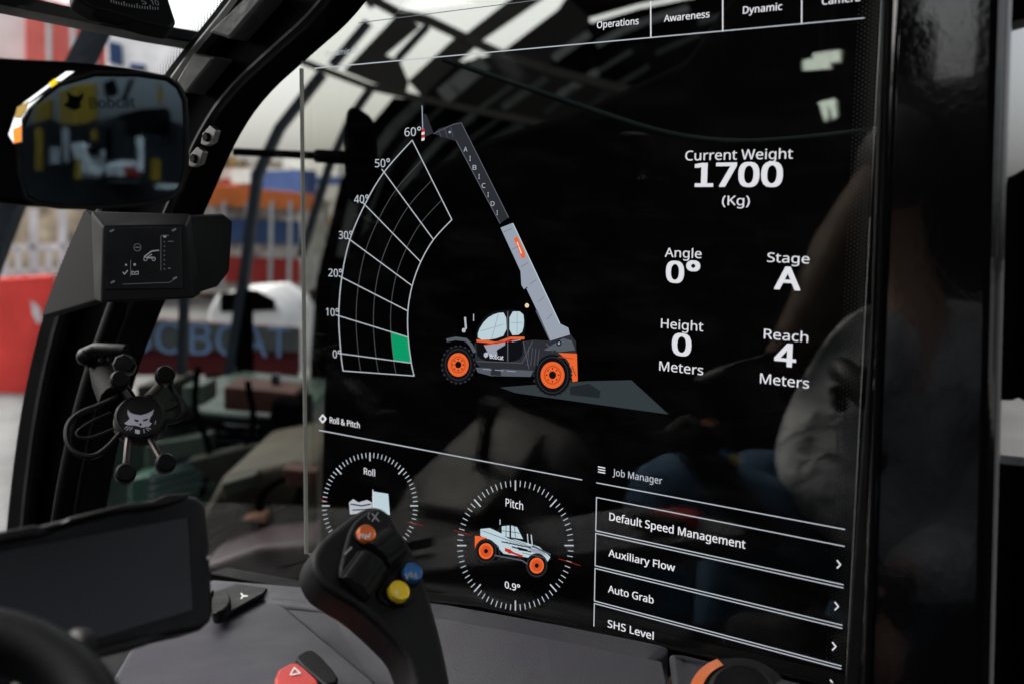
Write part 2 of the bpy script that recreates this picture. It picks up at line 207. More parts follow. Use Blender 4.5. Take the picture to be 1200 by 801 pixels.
rW	1303	282,0 17,1000 148,1000 304,389 320,326 333,265 343,206 352,151 360,208 373,270 388,334 405,396 581,1000 711,1000 895,392 913,328 929,264 941,204 950,151 958,205 969,264 983,326 999,391 1153,1000 1284,1000 1018,0 891,0 696,655 685,696 674,737 664,775 655,809 650,836 646,853 641,824 631,775 616,714 598,651 409,0	0,2,1 0,3,2 11,13,12 11,33,13 33,14,13 22,24,23 22,25,24 11,34,33 32,14,33 31,14,32 11,35,34 30,14,31 11,36,35 29,14,30 28,14,29 11,37,36 27,14,28 26,14,27 11,38,37 10,38,11 26,15,14 21,25,22 0,4,3 9,38,10 26,16,15 20,25,21 0,5,4 8,38,9 0,6,5 26,17,16 19,25,20 7,38,8 0,7,6 18,25,19 26,18,17 0,38,7 26,25,18
ra	786	301,-14 208,-1 132,40 81,109 64,209 86,308 153,382 265,429 424,448 552,452 552,497 542,577 511,627 462,655 396,664 339,659 284,646 233,628 185,606 147,699 201,724 263,744 332,759 403,763 523,748 606,703 656,625 672,511 672,0 583,0 559,106 553,106 503,53 450,15 386,-7 329,85 416,99 487,138 535,205 550,300 550,367 440,363 321,349 246,318 205,271 192,207 202,153 230,115 274,93	22,24,23 21,24,22 21,25,24 20,25,21 19,25,20 19,13,25 13,26,25 18,17,19 17,16,19 16,15,19 15,14,19 14,13,19 12,26,13 11,26,12 11,27,26 10,27,11 10,28,27 9,28,10 8,40,9 40,28,9 7,40,8 6,40,7 5,42,6 42,41,6 41,40,6 39,28,40 5,43,42 5,44,43 4,44,5 38,28,39 4,45,44 3,45,4 3,46,45 37,30,38 30,28,38 3,47,46 36,31,37 31,30,37 3,48,47 2,48,3 36,32,31 29,28,30 35,32,36 2,35,48 2,32,35 2,33,32 1,33,2 1,34,33 0,34,1
rb	861	475,-14 395,-6 331,18 280,54 242,95 232,95 207,0 119,0 119,1064 242,1064 242,805 242,759 240,716 238,679 235,651 242,651 280,695 331,731 395,755 475,763 601,739 700,666 763,545 784,375 763,206 699,84 600,11 457,88 545,107 607,162 644,253 657,377 606,590 454,661 353,644 289,592 254,505 242,380 242,374 254,252 288,162 353,107	7,9,8 7,10,9 7,11,10 18,20,19 7,12,11 17,20,18 17,21,20 16,21,17 7,13,12 15,33,16 33,21,16 7,14,13 33,22,21 15,34,33 32,22,33 7,15,14 7,36,15 36,35,15 35,34,15 31,22,32 31,23,22 7,37,36 7,38,37 30,23,31 30,24,23 7,39,38 29,24,30 7,40,39 29,25,24 28,25,29 7,5,40 5,41,40 27,25,28 5,4,41 4,27,41 7,6,5 3,27,4 3,25,27 3,26,25 2,26,3 1,26,2 1,0,26
rc	672	420,-14 326,-4 243,27 174,78 121,153 88,250 77,371 89,497 123,597 178,672 249,724 333,755 429,765 485,762 539,753 588,740 626,724 588,622 552,634 510,646 466,654 426,657 260,586 204,373 218,253 258,165 325,110 419,92 477,96 527,105 572,119 613,136 613,27 574,9 530,-4 480,-11	11,13,12 11,14,13 10,14,11 10,15,14 10,16,15 9,16,10 9,21,16 21,20,16 20,19,16 19,18,16 18,17,16 8,21,9 8,22,21 7,22,8 7,23,22 6,23,7 6,24,23 5,24,6 5,25,24 4,25,5 4,26,25 3,26,4 30,32,31 29,32,30 3,27,26 28,32,29 27,32,28 3,32,27 2,32,3 1,32,2 1,33,32 1,34,33 1,35,34 0,35,1
rd	861	385,-14 259,10 161,83 98,205 77,374 98,544 162,666 260,740 387,765 466,757 529,732 579,697 619,654 627,654 626,677 623,708 620,740 619,765 619,1064 742,1064 742,0 643,0 625,101 619,101 580,57 529,20 465,-6 405,88 506,105 572,153 608,235 620,350 620,373 609,496 574,588 508,644 403,662 316,643 254,583 217,491 204,371 217,252 254,162 317,107	17,19,18 17,20,19 7,9,8 16,20,17 7,10,9 6,10,7 15,20,16 6,11,10 14,20,15 6,36,11 36,12,11 13,20,14 5,37,6 37,36,6 35,12,36 35,13,12 35,34,13 34,33,13 33,20,13 5,38,37 5,39,38 4,39,5 32,20,33 4,40,39 3,40,4 31,20,32 3,41,40 30,20,31 3,42,41 29,20,30 2,42,3 2,43,42 28,22,29 22,20,29 2,27,43 27,23,28 23,22,28 27,24,23 21,20,22 2,24,27 1,24,2 1,25,24 1,26,25 0,26,1
re	790	438,-14 338,-3 250,29 177,84 123,159 88,255 77,370 87,484 118,581 168,659 235,717 316,753 409,765 499,754 575,723 636,672 681,604 709,522 718,426 718,352 204,352 222,239 270,158 344,108 444,91 511,94 571,104 627,121 685,143 685,35 628,13 571,-2 510,-11 207,450 590,450 579,536 546,604 489,649 408,664 329,650 268,607 227,539	11,13,12 11,14,13 10,14,11 10,15,14 9,15,10 9,38,15 38,37,15 37,16,15 9,39,38 8,39,9 8,40,39 36,16,37 8,41,40 35,16,36 35,17,16 7,41,8 7,33,41 34,17,35 34,18,17 6,33,7 6,34,33 6,18,34 6,19,18 5,20,6 20,19,6 5,21,20 4,21,5 4,22,21 3,22,4 3,23,22 27,29,28 26,29,27 3,24,23 25,29,26 24,29,25 3,29,24 2,29,3 2,30,29 1,30,2 1,31,30 1,32,31 0,32,1
rf	482	153,0 153,655 21,655 21,713 153,755 153,798 169,923 217,1008 294,1055 396,1071 439,1070 478,1064 513,1055 542,1046 510,950 486,957 458,964 428,969 398,971 344,960 306,929 283,876 276,800 276,751 465,751 465,655 276,655 276,0	8,10,9 8,11,10 8,12,11 7,12,8 7,13,12 7,16,13 16,15,13 15,14,13 6,19,7 19,18,7 18,17,7 17,16,7 6,20,19 6,21,20 5,21,6 5,22,21 5,23,22 4,23,5 3,23,4 3,24,23 3,25,24 2,25,3 1,25,2 0,26,1 26,25,1 0,27,26
rg	861	406,-336 256,-324 136,-289 136,-175 261,-219 413,-234 499,-220 565,-177 607,-110 620,-22 620,7 621,27 622,55 623,82 625,99 619,99 523,14 387,-14 257,12 159,88 98,211 77,374 98,535 159,659 256,738 385,765 456,758 519,737 574,701 620,651 627,651 644,751 742,751 742,-13 722,-154 660,-255 556,-316 405,87 503,102 570,148 609,227 622,345 622,374 609,506 569,595 500,644 402,661 319,642 256,586 217,495 204,373 217,250 256,160 318,105	24,26,25 24,27,26 30,32,31 30,33,32 23,27,24 23,28,27 23,46,28 46,29,28 23,47,46 45,29,46 22,47,23 45,30,29 45,44,30 44,43,30 43,33,30 22,48,47 22,49,48 21,49,22 42,33,43 21,50,49 20,50,21 41,33,42 20,51,50 40,33,41 20,52,51 39,14,40 14,33,40 19,52,20 19,53,52 38,14,39 19,37,53 37,15,38 15,14,38 37,16,15 13,33,14 18,37,19 18,16,37 12,33,13 11,33,12 10,33,11 18,17,16 9,33,10 9,34,33 8,34,9 7,34,8 7,35,34 2,4,3 6,35,7 2,5,4 5,35,6 2,35,5 2,36,35 1,36,2 1,0,36
rh	866	119,0 119,1064 242,1064 242,752 241,698 235,647 244,647 287,697 342,734 407,756 478,763 598,747 683,698 735,613 752,489 752,0 630,0 630,480 588,616 462,661 356,643 289,590 254,504 242,388 242,0	0,2,1 0,3,2 9,11,10 8,11,9 0,4,3 8,12,11 7,12,8 7,13,12 0,5,4 6,19,7 19,13,7 6,20,19 18,13,19 0,6,5 0,22,6 22,21,6 21,20,6 17,13,18 17,14,13 0,23,22 17,15,14 16,15,17 0,24,23
ri	361	119,0 119,751 242,751 242,0 182,875 154,880 130,895 114,919 109,954 114,989 130,1013 154,1027 182,1032 209,1027 232,1013 248,989 254,954 248,919 232,895 209,880	11,13,12 10,13,11 10,14,13 9,14,10 9,15,14 8,15,9 8,16,15 7,16,8 7,17,16 6,17,7 6,18,17 5,18,6 5,19,18 4,19,5 0,2,1 0,3,2
rl	361	119,0 119,1064 242,1064 242,0	0,2,1 0,3,2
rm	1310	119,0 119,751 218,751 237,648 244,648 285,700 338,736 400,758 465,765 611,733 695,639 702,639 746,695 805,734 872,757 943,765 1054,748 1133,700 1180,614 1196,489 1196,0 1074,0 1074,483 1036,617 922,661 828,645 765,598 730,521 718,415 718,0 597,0 597,483 558,617 443,661 347,644 286,591 253,506 242,389 242,0	7,9,8 14,16,15 6,9,7 13,16,14 0,2,1 0,3,2 13,17,16 5,9,6 12,17,13 5,10,9 4,33,5 33,10,5 12,18,17 11,24,12 24,18,12 4,34,33 32,10,33 11,25,24 23,18,24 0,4,3 0,36,4 36,35,4 35,34,4 11,26,25 32,11,10 32,26,11 31,26,32 22,18,23 22,19,18 31,27,26 31,28,27 0,37,36 22,20,19 30,28,31 21,20,22 30,29,28 0,38,37
rn	866	119,0 119,751 218,751 237,648 244,648 287,700 345,736 411,758 480,765 598,748 683,700 735,614 752,489 752,0 630,0 630,480 588,616 462,661 357,644 290,591 254,506 242,389 242,0	7,9,8 6,9,7 0,2,1 0,3,2 6,10,9 5,10,6 4,10,5 4,17,10 17,11,10 4,18,17 16,11,17 0,4,3 0,20,4 20,19,4 19,18,4 15,11,16 15,12,11 0,21,20 15,13,12 14,13,15 0,22,21
ro	847	422,-14 328,-3 244,32 175,88 122,165 88,261 77,377 100,542 171,664 282,739 426,765 522,753 606,719 675,664 728,588 761,492 772,377 748,211 677,88 566,12 424,88 523,108 591,166 631,258 644,377 631,495 591,585 522,642 423,661 324,642 256,585 217,495 204,377 218,258 257,166 325,108	9,11,10 9,12,11 8,12,9 8,13,12 7,29,8 29,28,8 28,13,8 28,27,13 27,14,13 7,30,29 26,14,27 26,15,14 7,31,30 25,15,26 6,31,7 6,32,31 24,15,25 24,16,15 5,32,6 5,33,32 23,16,24 23,17,16 4,33,5 4,34,33 22,17,23 22,18,17 4,35,34 21,18,22 3,35,4 3,20,35 20,18,21 3,18,20 3,19,18 2,19,3 1,19,2 1,0,19
rr	578	119,0 119,751 220,751 234,613 239,613 281,671 333,720 396,754 469,765 491,764 515,763 538,760 557,756 542,643 523,647 502,650 481,652 461,653 405,645 353,621 308,583 272,533 250,471 242,401 242,0	7,9,8 7,10,9 7,11,10 7,12,11 7,13,12 6,13,7 0,2,1 0,3,2 5,16,6 16,15,6 15,14,6 14,13,6 4,18,5 18,17,5 17,16,5 4,19,18 4,20,19 0,4,3 0,22,4 22,21,4 21,20,4 0,23,22 0,24,23
rs	671	308,-14 235,-11 173,-1 120,14 73,34 73,146 122,124 181,104 246,90 311,85 392,93 447,116 478,151 489,196 485,223 473,246 452,269 418,291 370,315 304,342 236,370 179,398 133,429 99,465 78,510 71,566 91,650 149,713 239,752 353,765 419,761 481,751 539,735 592,714 550,616 502,634 451,650 398,660 345,664 278,658 229,639 199,610 189,573 194,544 207,520 232,499 268,478 318,456 382,430 449,403 504,375 549,343 581,307 601,262 608,207 588,111 527,42 431,0	28,30,29 28,31,30 27,31,28 27,32,31 27,33,32 27,36,33 36,35,33 35,34,33 26,38,27 38,37,27 37,36,27 26,39,38 26,40,39 25,40,26 25,41,40 25,42,41 25,43,42 24,43,25 24,44,43 24,45,44 23,45,24 23,46,45 23,47,46 22,47,23 22,48,47 22,49,48 21,49,22 21,50,49 20,50,21 20,51,50 19,51,20 19,52,51 18,52,19 17,52,18 17,53,52 16,53,17 15,53,16 15,54,53 14,54,15 13,54,14 13,55,54 12,55,13 11,55,12 4,6,5 4,7,6 10,55,11 10,56,55 4,8,7 9,56,10 4,9,8 4,56,9 4,57,56 3,57,4 2,57,3 2,0,57 1,0,2
rt	506	349,-14 292,-9 240,6 195,34 160,77 137,138 129,218 129,655 22,655 22,714 130,763 179,923 252,923 252,751 469,751 469,655 252,655 252,221 260,162 285,120 323,95 370,87 398,88 427,92 454,97 475,102 475,8 451,-1 419,-8 383,-12	10,12,11 10,13,12 9,13,10 9,14,13 9,15,14 8,15,9 7,15,8 6,16,7 16,15,7 6,17,16 6,18,17 5,18,6 5,19,18 4,19,5 4,20,19 24,26,25 23,26,24 4,21,20 22,26,23 21,26,22 4,26,21 3,26,4 2,26,3 2,27,26 1,27,2 1,28,27 1,29,28 0,29,1
ru	866	384,-14 265,2 179,51 128,136 111,259 111,751 235,751 235,268 277,133 402,88 508,106 575,158 611,244 623,360 623,751 746,751 746,0 646,0 627,99 622,99 578,48 521,13 454,-7	4,6,5 4,7,6 13,15,14 13,16,15 12,16,13 4,8,7 3,8,4 11,16,12 10,18,11 18,16,11 2,8,3 2,9,8 9,19,10 19,18,10 9,20,19 17,16,18 2,20,9 1,20,2 1,21,20 1,22,21 0,22,1
ry	714	118,-336 86,-335 59,-333 35,-329 15,-325 15,-227 32,-230 53,-232 75,-235 98,-235 156,-226 202,-199 237,-157 265,-102 304,-3 1,751 133,751 296,324 315,269 333,216 348,166 359,119 364,119 375,159 390,211 408,268 429,325 581,751 714,751 391,-104 346,-199 289,-273 215,-320	14,16,15 14,17,16 26,28,27 26,29,28 25,29,26 14,18,17 14,19,18 24,29,25 14,20,19 23,29,24 14,21,20 22,29,23 14,22,21 14,29,22 13,29,14 12,29,13 12,30,29 11,30,12 10,30,11 10,31,30 9,31,10 4,6,5 4,7,6 4,8,7 4,9,8 4,31,9 4,32,31 4,0,32 3,0,4 2,0,3 1,0,2
r°	659	330,590 267,598 210,622 161,660 122,709 98,766 90,829 98,892 122,950 161,999 210,1037 267,1061 330,1069 393,1061 450,1037 499,999 536,950 561,892 569,829 561,766 536,709 499,660 450,622 393,598 330,697 365,701 397,715 424,736 445,763 458,794 463,829 458,864 445,896 424,923 397,944 365,958 330,963 295,958 263,944 236,923 215,896 202,864 197,829 202,794 215,763 236,736 263,715 295,701	11,13,12 10,13,11 10,14,13 9,14,10 9,15,14 8,15,9 8,36,15 36,16,15 8,37,36 35,16,36 8,38,37 34,16,35 7,38,8 34,17,16 7,39,38 33,17,34 7,40,39 32,17,33 7,41,40 31,17,32 6,41,7 31,18,17 6,42,41 30,18,31 5,42,6 5,43,42 29,18,30 29,19,18 5,44,43 28,19,29 4,44,5 28,20,19 4,45,44 27,20,28 4,46,45 26,20,27 4,47,46 25,20,26 3,47,4 25,21,20 3,24,47 24,21,25 3,21,24 2,21,3 2,22,21 1,22,2 1,23,22 0,23,1
m 	364		
m&	1025	389,-14 260,4 160,57 96,144 74,261 89,358 132,433 201,496 290,555 247,607 207,662 178,725 168,797 185,889 237,958 319,1001 426,1015 526,1001 603,959 652,891 668,800 654,718 611,650 547,591 468,538 738,277 771,324 798,377 819,436 836,500 961,500 936,414 905,333 866,261 818,199 1022,0 856,0 734,118 664,64 587,22 497,-5 392,611 463,657 511,701 537,747 546,800 538,846 513,882 473,907 422,915 368,907 326,884 298,847 289,798 295,750 315,705 348,660 394,95 477,103 548,125 607,157 655,195 364,478 297,432 246,387 214,333 203,265 216,195 255,141 315,107	15,17,16 15,18,17 14,18,15 14,19,18 13,49,14 49,19,14 13,50,49 48,19,49 13,51,50 47,19,48 47,20,19 12,51,13 12,52,51 46,20,47 12,53,52 45,20,46 44,20,45 44,21,20 12,54,53 11,54,12 11,55,54 43,21,44 10,55,11 43,22,21 10,56,55 42,22,43 9,56,10 9,41,56 41,22,42 41,23,22 9,23,41 8,23,9 8,24,23 7,24,8 7,62,24 62,25,24 28,30,29 28,31,30 6,62,7 6,63,62 61,25,62 27,31,28 5,63,6 5,64,63 27,32,31 5,65,64 26,32,27 4,65,5 26,33,32 4,66,65 25,33,26 61,33,25 4,67,66 61,34,33 3,67,4 61,35,34 3,68,67 60,37,61 37,35,61 59,37,60 2,68,3 2,69,68 58,37,59 58,38,37 36,35,37 2,57,69 57,38,58 2,38,57 2,39,38 1,39,2 1,40,39 0,40,1
m.	375	186,-20 154,-14 126,3 107,32 101,76 107,120 126,148 154,164 186,169 220,164 249,148 268,120 275,76 268,32 249,3 220,-14	7,9,8 6,9,7 6,10,9 5,10,6 5,11,10 5,12,11 4,12,5 3,12,4 3,13,12 2,13,3 2,14,13 1,14,2 1,15,14 0,15,1
m0	801	399,-14 252,20 149,123 89,286 69,501 77,652 102,779 144,880 207,954 292,1000 399,1015 546,982 650,880 712,718 732,501 724,352 699,225 655,123 592,48 508,1 399,91 495,116 560,193 596,321 608,501 596,680 560,808 495,885 399,910 302,885 239,808 204,680 192,501 204,321 239,193 302,117	9,11,10 8,11,9 8,12,11 7,28,8 28,12,8 7,29,28 27,12,28 7,30,29 26,12,27 26,13,12 6,30,7 6,31,30 25,13,26 5,31,6 25,14,13 5,32,31 24,14,25 4,32,5 3,32,4 3,33,32 23,14,24 23,15,14 23,16,15 3,34,33 22,16,23 2,34,3 22,17,16 2,35,34 21,17,22 21,18,17 1,35,2 1,20,35 20,18,21 1,18,20 1,19,18 0,19,1
m9	801	269,-14 239,-13 204,-11 170,-6 143,0 143,105 201,91 266,87 356,95 428,119 485,157 529,207 562,266 584,335 597,411 604,490 595,490 558,446 506,408 440,383 357,374 241,394 149,453 90,548 70,676 80,774 110,857 158,924 221,973 299,1004 389,1014 480,1002 562,966 631,905 683,820 717,710 728,573 724,466 709,361 683,261 641,172 581,95 501,36 398,-1 384,471 446,477 500,498 544,529 576,567 597,610 604,654 598,714 580,773 550,827 508,871 455,901 389,910 310,896 247,853 206,780 192,678 204,592 239,526 298,484	29,31,30 28,31,29 28,32,31 27,32,28 27,33,32 26,57,27 57,56,27 56,33,27 55,33,56 55,34,33 54,34,55 26,58,57 53,34,54 25,58,26 25,59,58 52,34,53 52,35,34 25,60,59 24,60,25 51,35,52 50,35,51 50,36,35 24,61,60 23,61,24 49,36,50 48,36,49 23,62,61 48,37,36 47,37,48 22,62,23 46,15,47 15,37,47 22,63,62 45,16,46 16,15,46 45,17,16 14,37,15 22,44,63 44,17,45 22,17,44 14,38,37 21,17,22 21,18,17 13,38,14 21,19,18 20,19,21 13,39,38 12,39,13 11,39,12 11,40,39 10,40,11 10,41,40 9,41,10 8,41,9 4,6,5 8,42,41 7,42,8 4,7,6 4,42,7 4,43,42 3,43,4 3,0,43 2,0,3 1,0,2
mA	895	0,0 391,1004 504,1004 894,0 763,0 643,310 246,310 127,0 289,422 605,422 493,724 487,740 479,765 469,795 460,826 452,853 445,874 435,831 423,789 411,752 402,724	0,2,1 0,16,2 16,3,2 0,17,16 15,3,16 14,3,15 0,18,17 13,3,14 12,3,13 0,19,18 11,3,12 0,20,19 10,3,11 0,8,20 9,3,10 0,6,8 6,9,8 6,5,9 5,3,9 0,7,6 4,3,5
mB	910	136,0 136,1000 422,1000 586,986 705,945 777,869 801,752 789,671 752,606 692,558 611,531 611,524 671,510 725,487 770,455 805,412 827,355 835,284 811,164 742,74 631,19 487,0 262,574 447,574 555,585 623,616 659,667 671,738 656,809 613,856 537,883 427,892 262,892 262,106 464,106 576,119 648,158 687,218 700,294 687,365 646,421 571,457 454,469 262,469	0,32,1 32,2,1 32,3,2 32,4,3 32,31,4 31,5,4 0,22,32 30,5,31 29,5,30 29,6,5 28,6,29 27,6,28 27,7,6 26,7,27 26,8,7 25,8,26 24,8,25 24,9,8 23,9,24 0,43,22 43,23,22 43,9,23 43,10,9 43,11,10 43,12,11 43,13,12 43,42,13 42,14,13 0,33,43 41,14,42 40,14,41 40,15,14 39,15,40 39,16,15 38,16,39 38,17,16 37,17,38 37,18,17 36,18,37 36,19,18 35,19,36 34,19,35 0,34,33 0,19,34 0,20,19 0,21,20
mC	885	545,-14 405,2 290,49 200,125 137,228 98,355 85,501 99,644 141,768 209,871 304,949 423,998 566,1014 714,999 842,955 791,849 742,869 688,887 629,899 564,903 421,876 311,796 242,668 218,500 240,333 305,205 412,124 563,97 627,99 688,108 746,120 803,136 803,27 746,8 687,-4 622,-12	11,13,12 11,14,13 10,14,11 10,18,14 18,17,14 17,16,14 16,15,14 9,19,10 19,18,10 9,20,19 9,21,20 8,21,9 8,22,21 7,22,8 7,23,22 6,23,7 5,23,6 5,24,23 4,24,5 4,25,24 3,25,4 3,26,25 30,32,31 2,26,3 2,27,26 29,32,30 28,32,29 27,32,28 2,32,27 1,32,2 1,33,32 1,34,33 0,34,1 0,35,34
mD	1022	136,0 136,1000 444,1000 585,986 706,944 804,875 877,779 922,658 937,510 902,288 799,128 634,32 415,0 262,108 398,108 702,207 804,506 779,679 705,799 586,869 426,892 262,892	0,21,1 21,2,1 21,3,2 21,4,3 21,20,4 20,5,4 0,13,21 19,5,20 19,6,5 18,6,19 17,6,18 17,7,6 16,7,17 16,8,7 16,9,8 15,9,16 15,10,9 14,10,15 14,11,10 0,14,13 0,11,14 0,12,11
mF	727	136,0 136,1000 695,1000 695,889 262,889 262,535 668,535 668,424 262,424 262,0	0,4,1 4,2,1 4,3,2 0,5,4 0,8,5 8,6,5 8,7,6 0,9,8
mG	1020	564,-14 421,2 303,48 209,124 141,226 99,352 85,500 101,646 147,772 222,874 324,950 452,998 604,1014 685,1010 763,999 835,980 902,955 854,846 798,868 735,887 667,899 597,903 437,876 317,796 242,668 217,500 227,388 256,289 305,208 377,146 472,108 594,95 655,97 706,102 750,110 790,119 790,416 570,416 570,528 916,528 916,38 834,15 752,-1 664,-11	11,13,12 11,14,13 11,15,14 10,15,11 10,16,15 10,20,16 20,19,16 19,18,16 18,17,16 9,21,10 21,20,10 9,22,21 9,23,22 8,23,9 8,24,23 7,24,8 7,25,24 6,25,7 37,39,38 37,36,39 36,40,39 5,25,6 5,26,25 35,40,36 5,27,26 4,27,5 4,28,27 3,28,4 3,29,28 3,30,29 2,30,3 34,40,35 33,40,34 2,31,30 32,40,33 31,40,32 2,40,31 1,40,2 1,41,40 1,42,41 0,42,1 0,43,42
mH	1038	136,0 136,1000 262,1000 262,577 775,577 775,1000 901,1000 901,0 775,0 775,466 262,466 262,0	0,2,1 0,3,2 4,6,5 4,7,6 0,10,3 10,4,3 10,9,4 9,7,4 0,11,10 8,7,9
mL	734	136,0 136,1000 262,1000 262,112 699,112 699,0	0,2,1 0,3,2 0,4,3 0,5,4
mM	1270	136,0 136,1000 322,1000 630,181 636,181 950,1000 1134,1000 1134,0 1010,0 1010,615 1011,687 1013,759 1017,824 1020,875 1014,875 681,0 577,0 248,877 242,877 246,826 249,760 251,685 252,606 252,0	0,18,1 18,2,1 18,17,2 17,3,2 4,14,5 14,6,5 14,13,6 13,7,6 0,19,18 16,3,17 4,15,14 12,7,13 0,20,19 11,7,12 0,21,20 10,7,11 9,7,10 0,22,21 8,7,9 0,23,22 16,4,3 16,15,4
mO	1094	548,-14 405,2 289,50 199,128 136,231 98,357 85,503 98,647 136,772 199,874 289,951 406,999 549,1015 687,999 801,952 891,875 956,772 995,647 1008,501 995,356 956,230 891,128 801,50 687,2 548,95 695,122 797,204 856,332 875,501 856,670 797,798 696,878 549,905 402,878 299,798 239,670 218,501 238,332 298,204 401,122	11,13,12 11,14,13 10,14,11 10,15,14 9,32,10 32,15,10 9,33,32 31,15,32 9,34,33 30,15,31 30,16,15 8,34,9 8,35,34 29,16,30 29,17,16 7,35,8 7,36,35 28,17,29 6,36,7 28,18,17 5,36,6 5,37,36 27,18,28 27,19,18 4,37,5 27,20,19 4,38,37 26,20,27 3,38,4 26,21,20 3,39,38 25,21,26 2,39,3 25,22,21 2,24,39 24,22,25 2,22,24 1,22,2 1,23,22 0,23,1
mP	847	136,0 136,1000 401,1000 570,981 686,923 754,830 776,706 767,626 739,551 689,486 614,434 511,401 377,389 262,389 262,0 262,497 363,497 487,509 576,543 628,606 646,700 630,785 584,845 505,880 389,892 262,892	0,25,1 25,2,1 25,3,2 25,4,3 25,24,4 24,23,4 23,5,4 0,15,25 22,5,23 21,5,22 21,6,5 20,6,21 20,7,6 19,7,20 19,8,7 18,8,19 18,9,8 17,9,18 16,9,17 0,13,15 13,16,15 13,9,16 13,10,9 13,11,10 13,12,11 0,14,13
mR	871	136,0 136,1000 412,1000 574,982 687,929 754,841 776,716 769,643 746,583 713,535 672,498 625,470 576,448 850,0 703,0 461,413 262,413 262,0 262,520 412,520 517,532 590,568 632,628 646,710 631,794 587,849 512,880 405,891 262,891	0,28,1 28,2,1 28,3,2 28,4,3 28,27,4 27,26,4 26,5,4 0,18,28 25,5,26 24,5,25 24,6,5 23,6,24 23,7,6 22,7,23 22,8,7 21,8,22 21,9,8 20,9,21 20,10,9 19,10,20 0,16,18 16,19,18 16,10,19 16,11,10 16,12,11 16,15,12 15,13,12 0,17,16 14,13,15
mS	769	346,-14 265,-11 190,-1 125,14 71,34 71,154 128,133 197,113 273,100 352,95 450,106 520,139 563,190 577,256 572,301 556,339 527,371 484,401 423,431 342,462 230,514 149,576 100,655 84,759 94,833 125,896 173,946 237,983 315,1006 403,1014 482,1010 555,999 620,981 679,958 640,850 586,871 527,888 465,900 401,903 318,893 259,863 223,817 211,758 217,711 232,674 260,642 301,613 357,586 430,556 511,523 579,487 633,446 672,398 695,339 703,268 679,149 606,60 493,5	28,30,29 28,31,30 27,31,28 27,32,31 26,32,27 26,33,32 26,37,33 37,36,33 36,35,33 35,34,33 25,38,26 38,37,26 25,39,38 24,39,25 24,40,39 24,41,40 23,41,24 23,42,41 22,42,23 22,43,42 22,44,43 22,45,44 21,45,22 21,46,45 21,47,46 21,48,47 20,48,21 20,49,48 20,50,49 19,50,20 19,51,50 18,51,19 18,52,51 17,52,18 16,52,17 16,53,52 15,53,16 15,54,53 14,54,15 13,54,14 13,55,54 12,55,13 11,55,12 4,6,5 11,56,55 10,56,11 4,7,6 4,8,7 9,56,10 4,9,8 4,56,9 4,57,56 3,57,4 2,57,3 2,0,57 1,0,2
mT	779	326,0 326,889 14,889 14,1000 763,1000 763,889 452,889 452,0	2,4,3 2,5,4 1,5,2 0,6,1 6,5,1 0,7,6
ma	786	301,-14 208,-1 132,40 81,109 64,209 86,308 153,382 265,429 424,448 552,452 552,497 542,577 511,627 462,655 396,664 339,659 284,646 233,628 185,606 147,699 201,724 263,744 332,759 403,763 523,748 606,703 656,625 672,511 672,0 583,0 559,106 553,106 503,53 450,15 386,-7 329,85 416,99 487,138 535,205 550,300 550,367 440,363 321,349 246,318 205,271 192,207 202,153 230,115 274,93	22,24,23 21,24,22 21,25,24 20,25,21 19,25,20 19,13,25 13,26,25 18,17,19 17,16,19 16,15,19 15,14,19 14,13,19 12,26,13 11,26,12 11,27,26 10,27,11 10,28,27 9,28,10 8,40,9 40,28,9 7,40,8 6,40,7 5,42,6 42,41,6 41,40,6 39,28,40 5,43,42 5,44,43 4,44,5 38,28,39 4,45,44 3,45,4 3,46,45 37,30,38 30,28,38 3,47,46 36,31,37 31,30,37 3,48,47 2,48,3 36,32,31 29,28,30 35,32,36 2,35,48 2,32,35 2,33,32 1,33,2 1,34,33 0,34,1
mb	861	475,-14 395,-6 331,18 280,54 242,95 232,95 207,0 119,0 119,1064 242,1064 242,805 242,759 240,716 238,679 235,651 242,651 280,695 331,731 395,755 475,763 601,739 700,666 763,545 784,375 763,206 699,84 600,11 457,88 545,107 607,162 644,253 657,377 606,590 454,661 353,644 289,592 254,505 242,380 242,374 254,252 288,162 353,107	7,9,8 7,10,9 7,11,10 18,20,19 7,12,11 17,20,18 17,21,20 16,21,17 7,13,12 15,33,16 33,21,16 7,14,13 33,22,21 15,34,33 32,22,33 7,15,14 7,36,15 36,35,15 35,34,15 31,22,32 31,23,22 7,37,36 7,38,37 30,23,31 30,24,23 7,39,38 29,24,30 7,40,39 29,25,24 28,25,29 7,5,40 5,41,40 27,25,28 5,4,41 4,27,41 7,6,5 3,27,4 3,25,27 3,26,25 2,26,3 1,26,2 1,0,26
mc	672	420,-14 326,-4 243,27 174,78 121,153 88,250 77,371 89,497 123,597 178,672 249,724 333,755 429,765 485,762 539,753 588,740 626,724 588,622 552,634 510,646 466,654 426,657 260,586 204,373 218,253 258,165 325,110 419,92 477,96 527,105 572,119 613,136 613,27 574,9 530,-4 480,-11	11,13,12 11,14,13 10,14,11 10,15,14 10,16,15 9,16,10 9,21,16 21,20,16 20,19,16 19,18,16 18,17,16 8,21,9 8,22,21 7,22,8 7,23,22 6,23,7 6,24,23 5,24,6 5,25,24 4,25,5 4,26,25 3,26,4 30,32,31 29,32,30 3,27,26 28,32,29 27,32,28 3,32,27 2,32,3 1,32,2 1,33,32 1,34,33 1,35,34 0,35,1
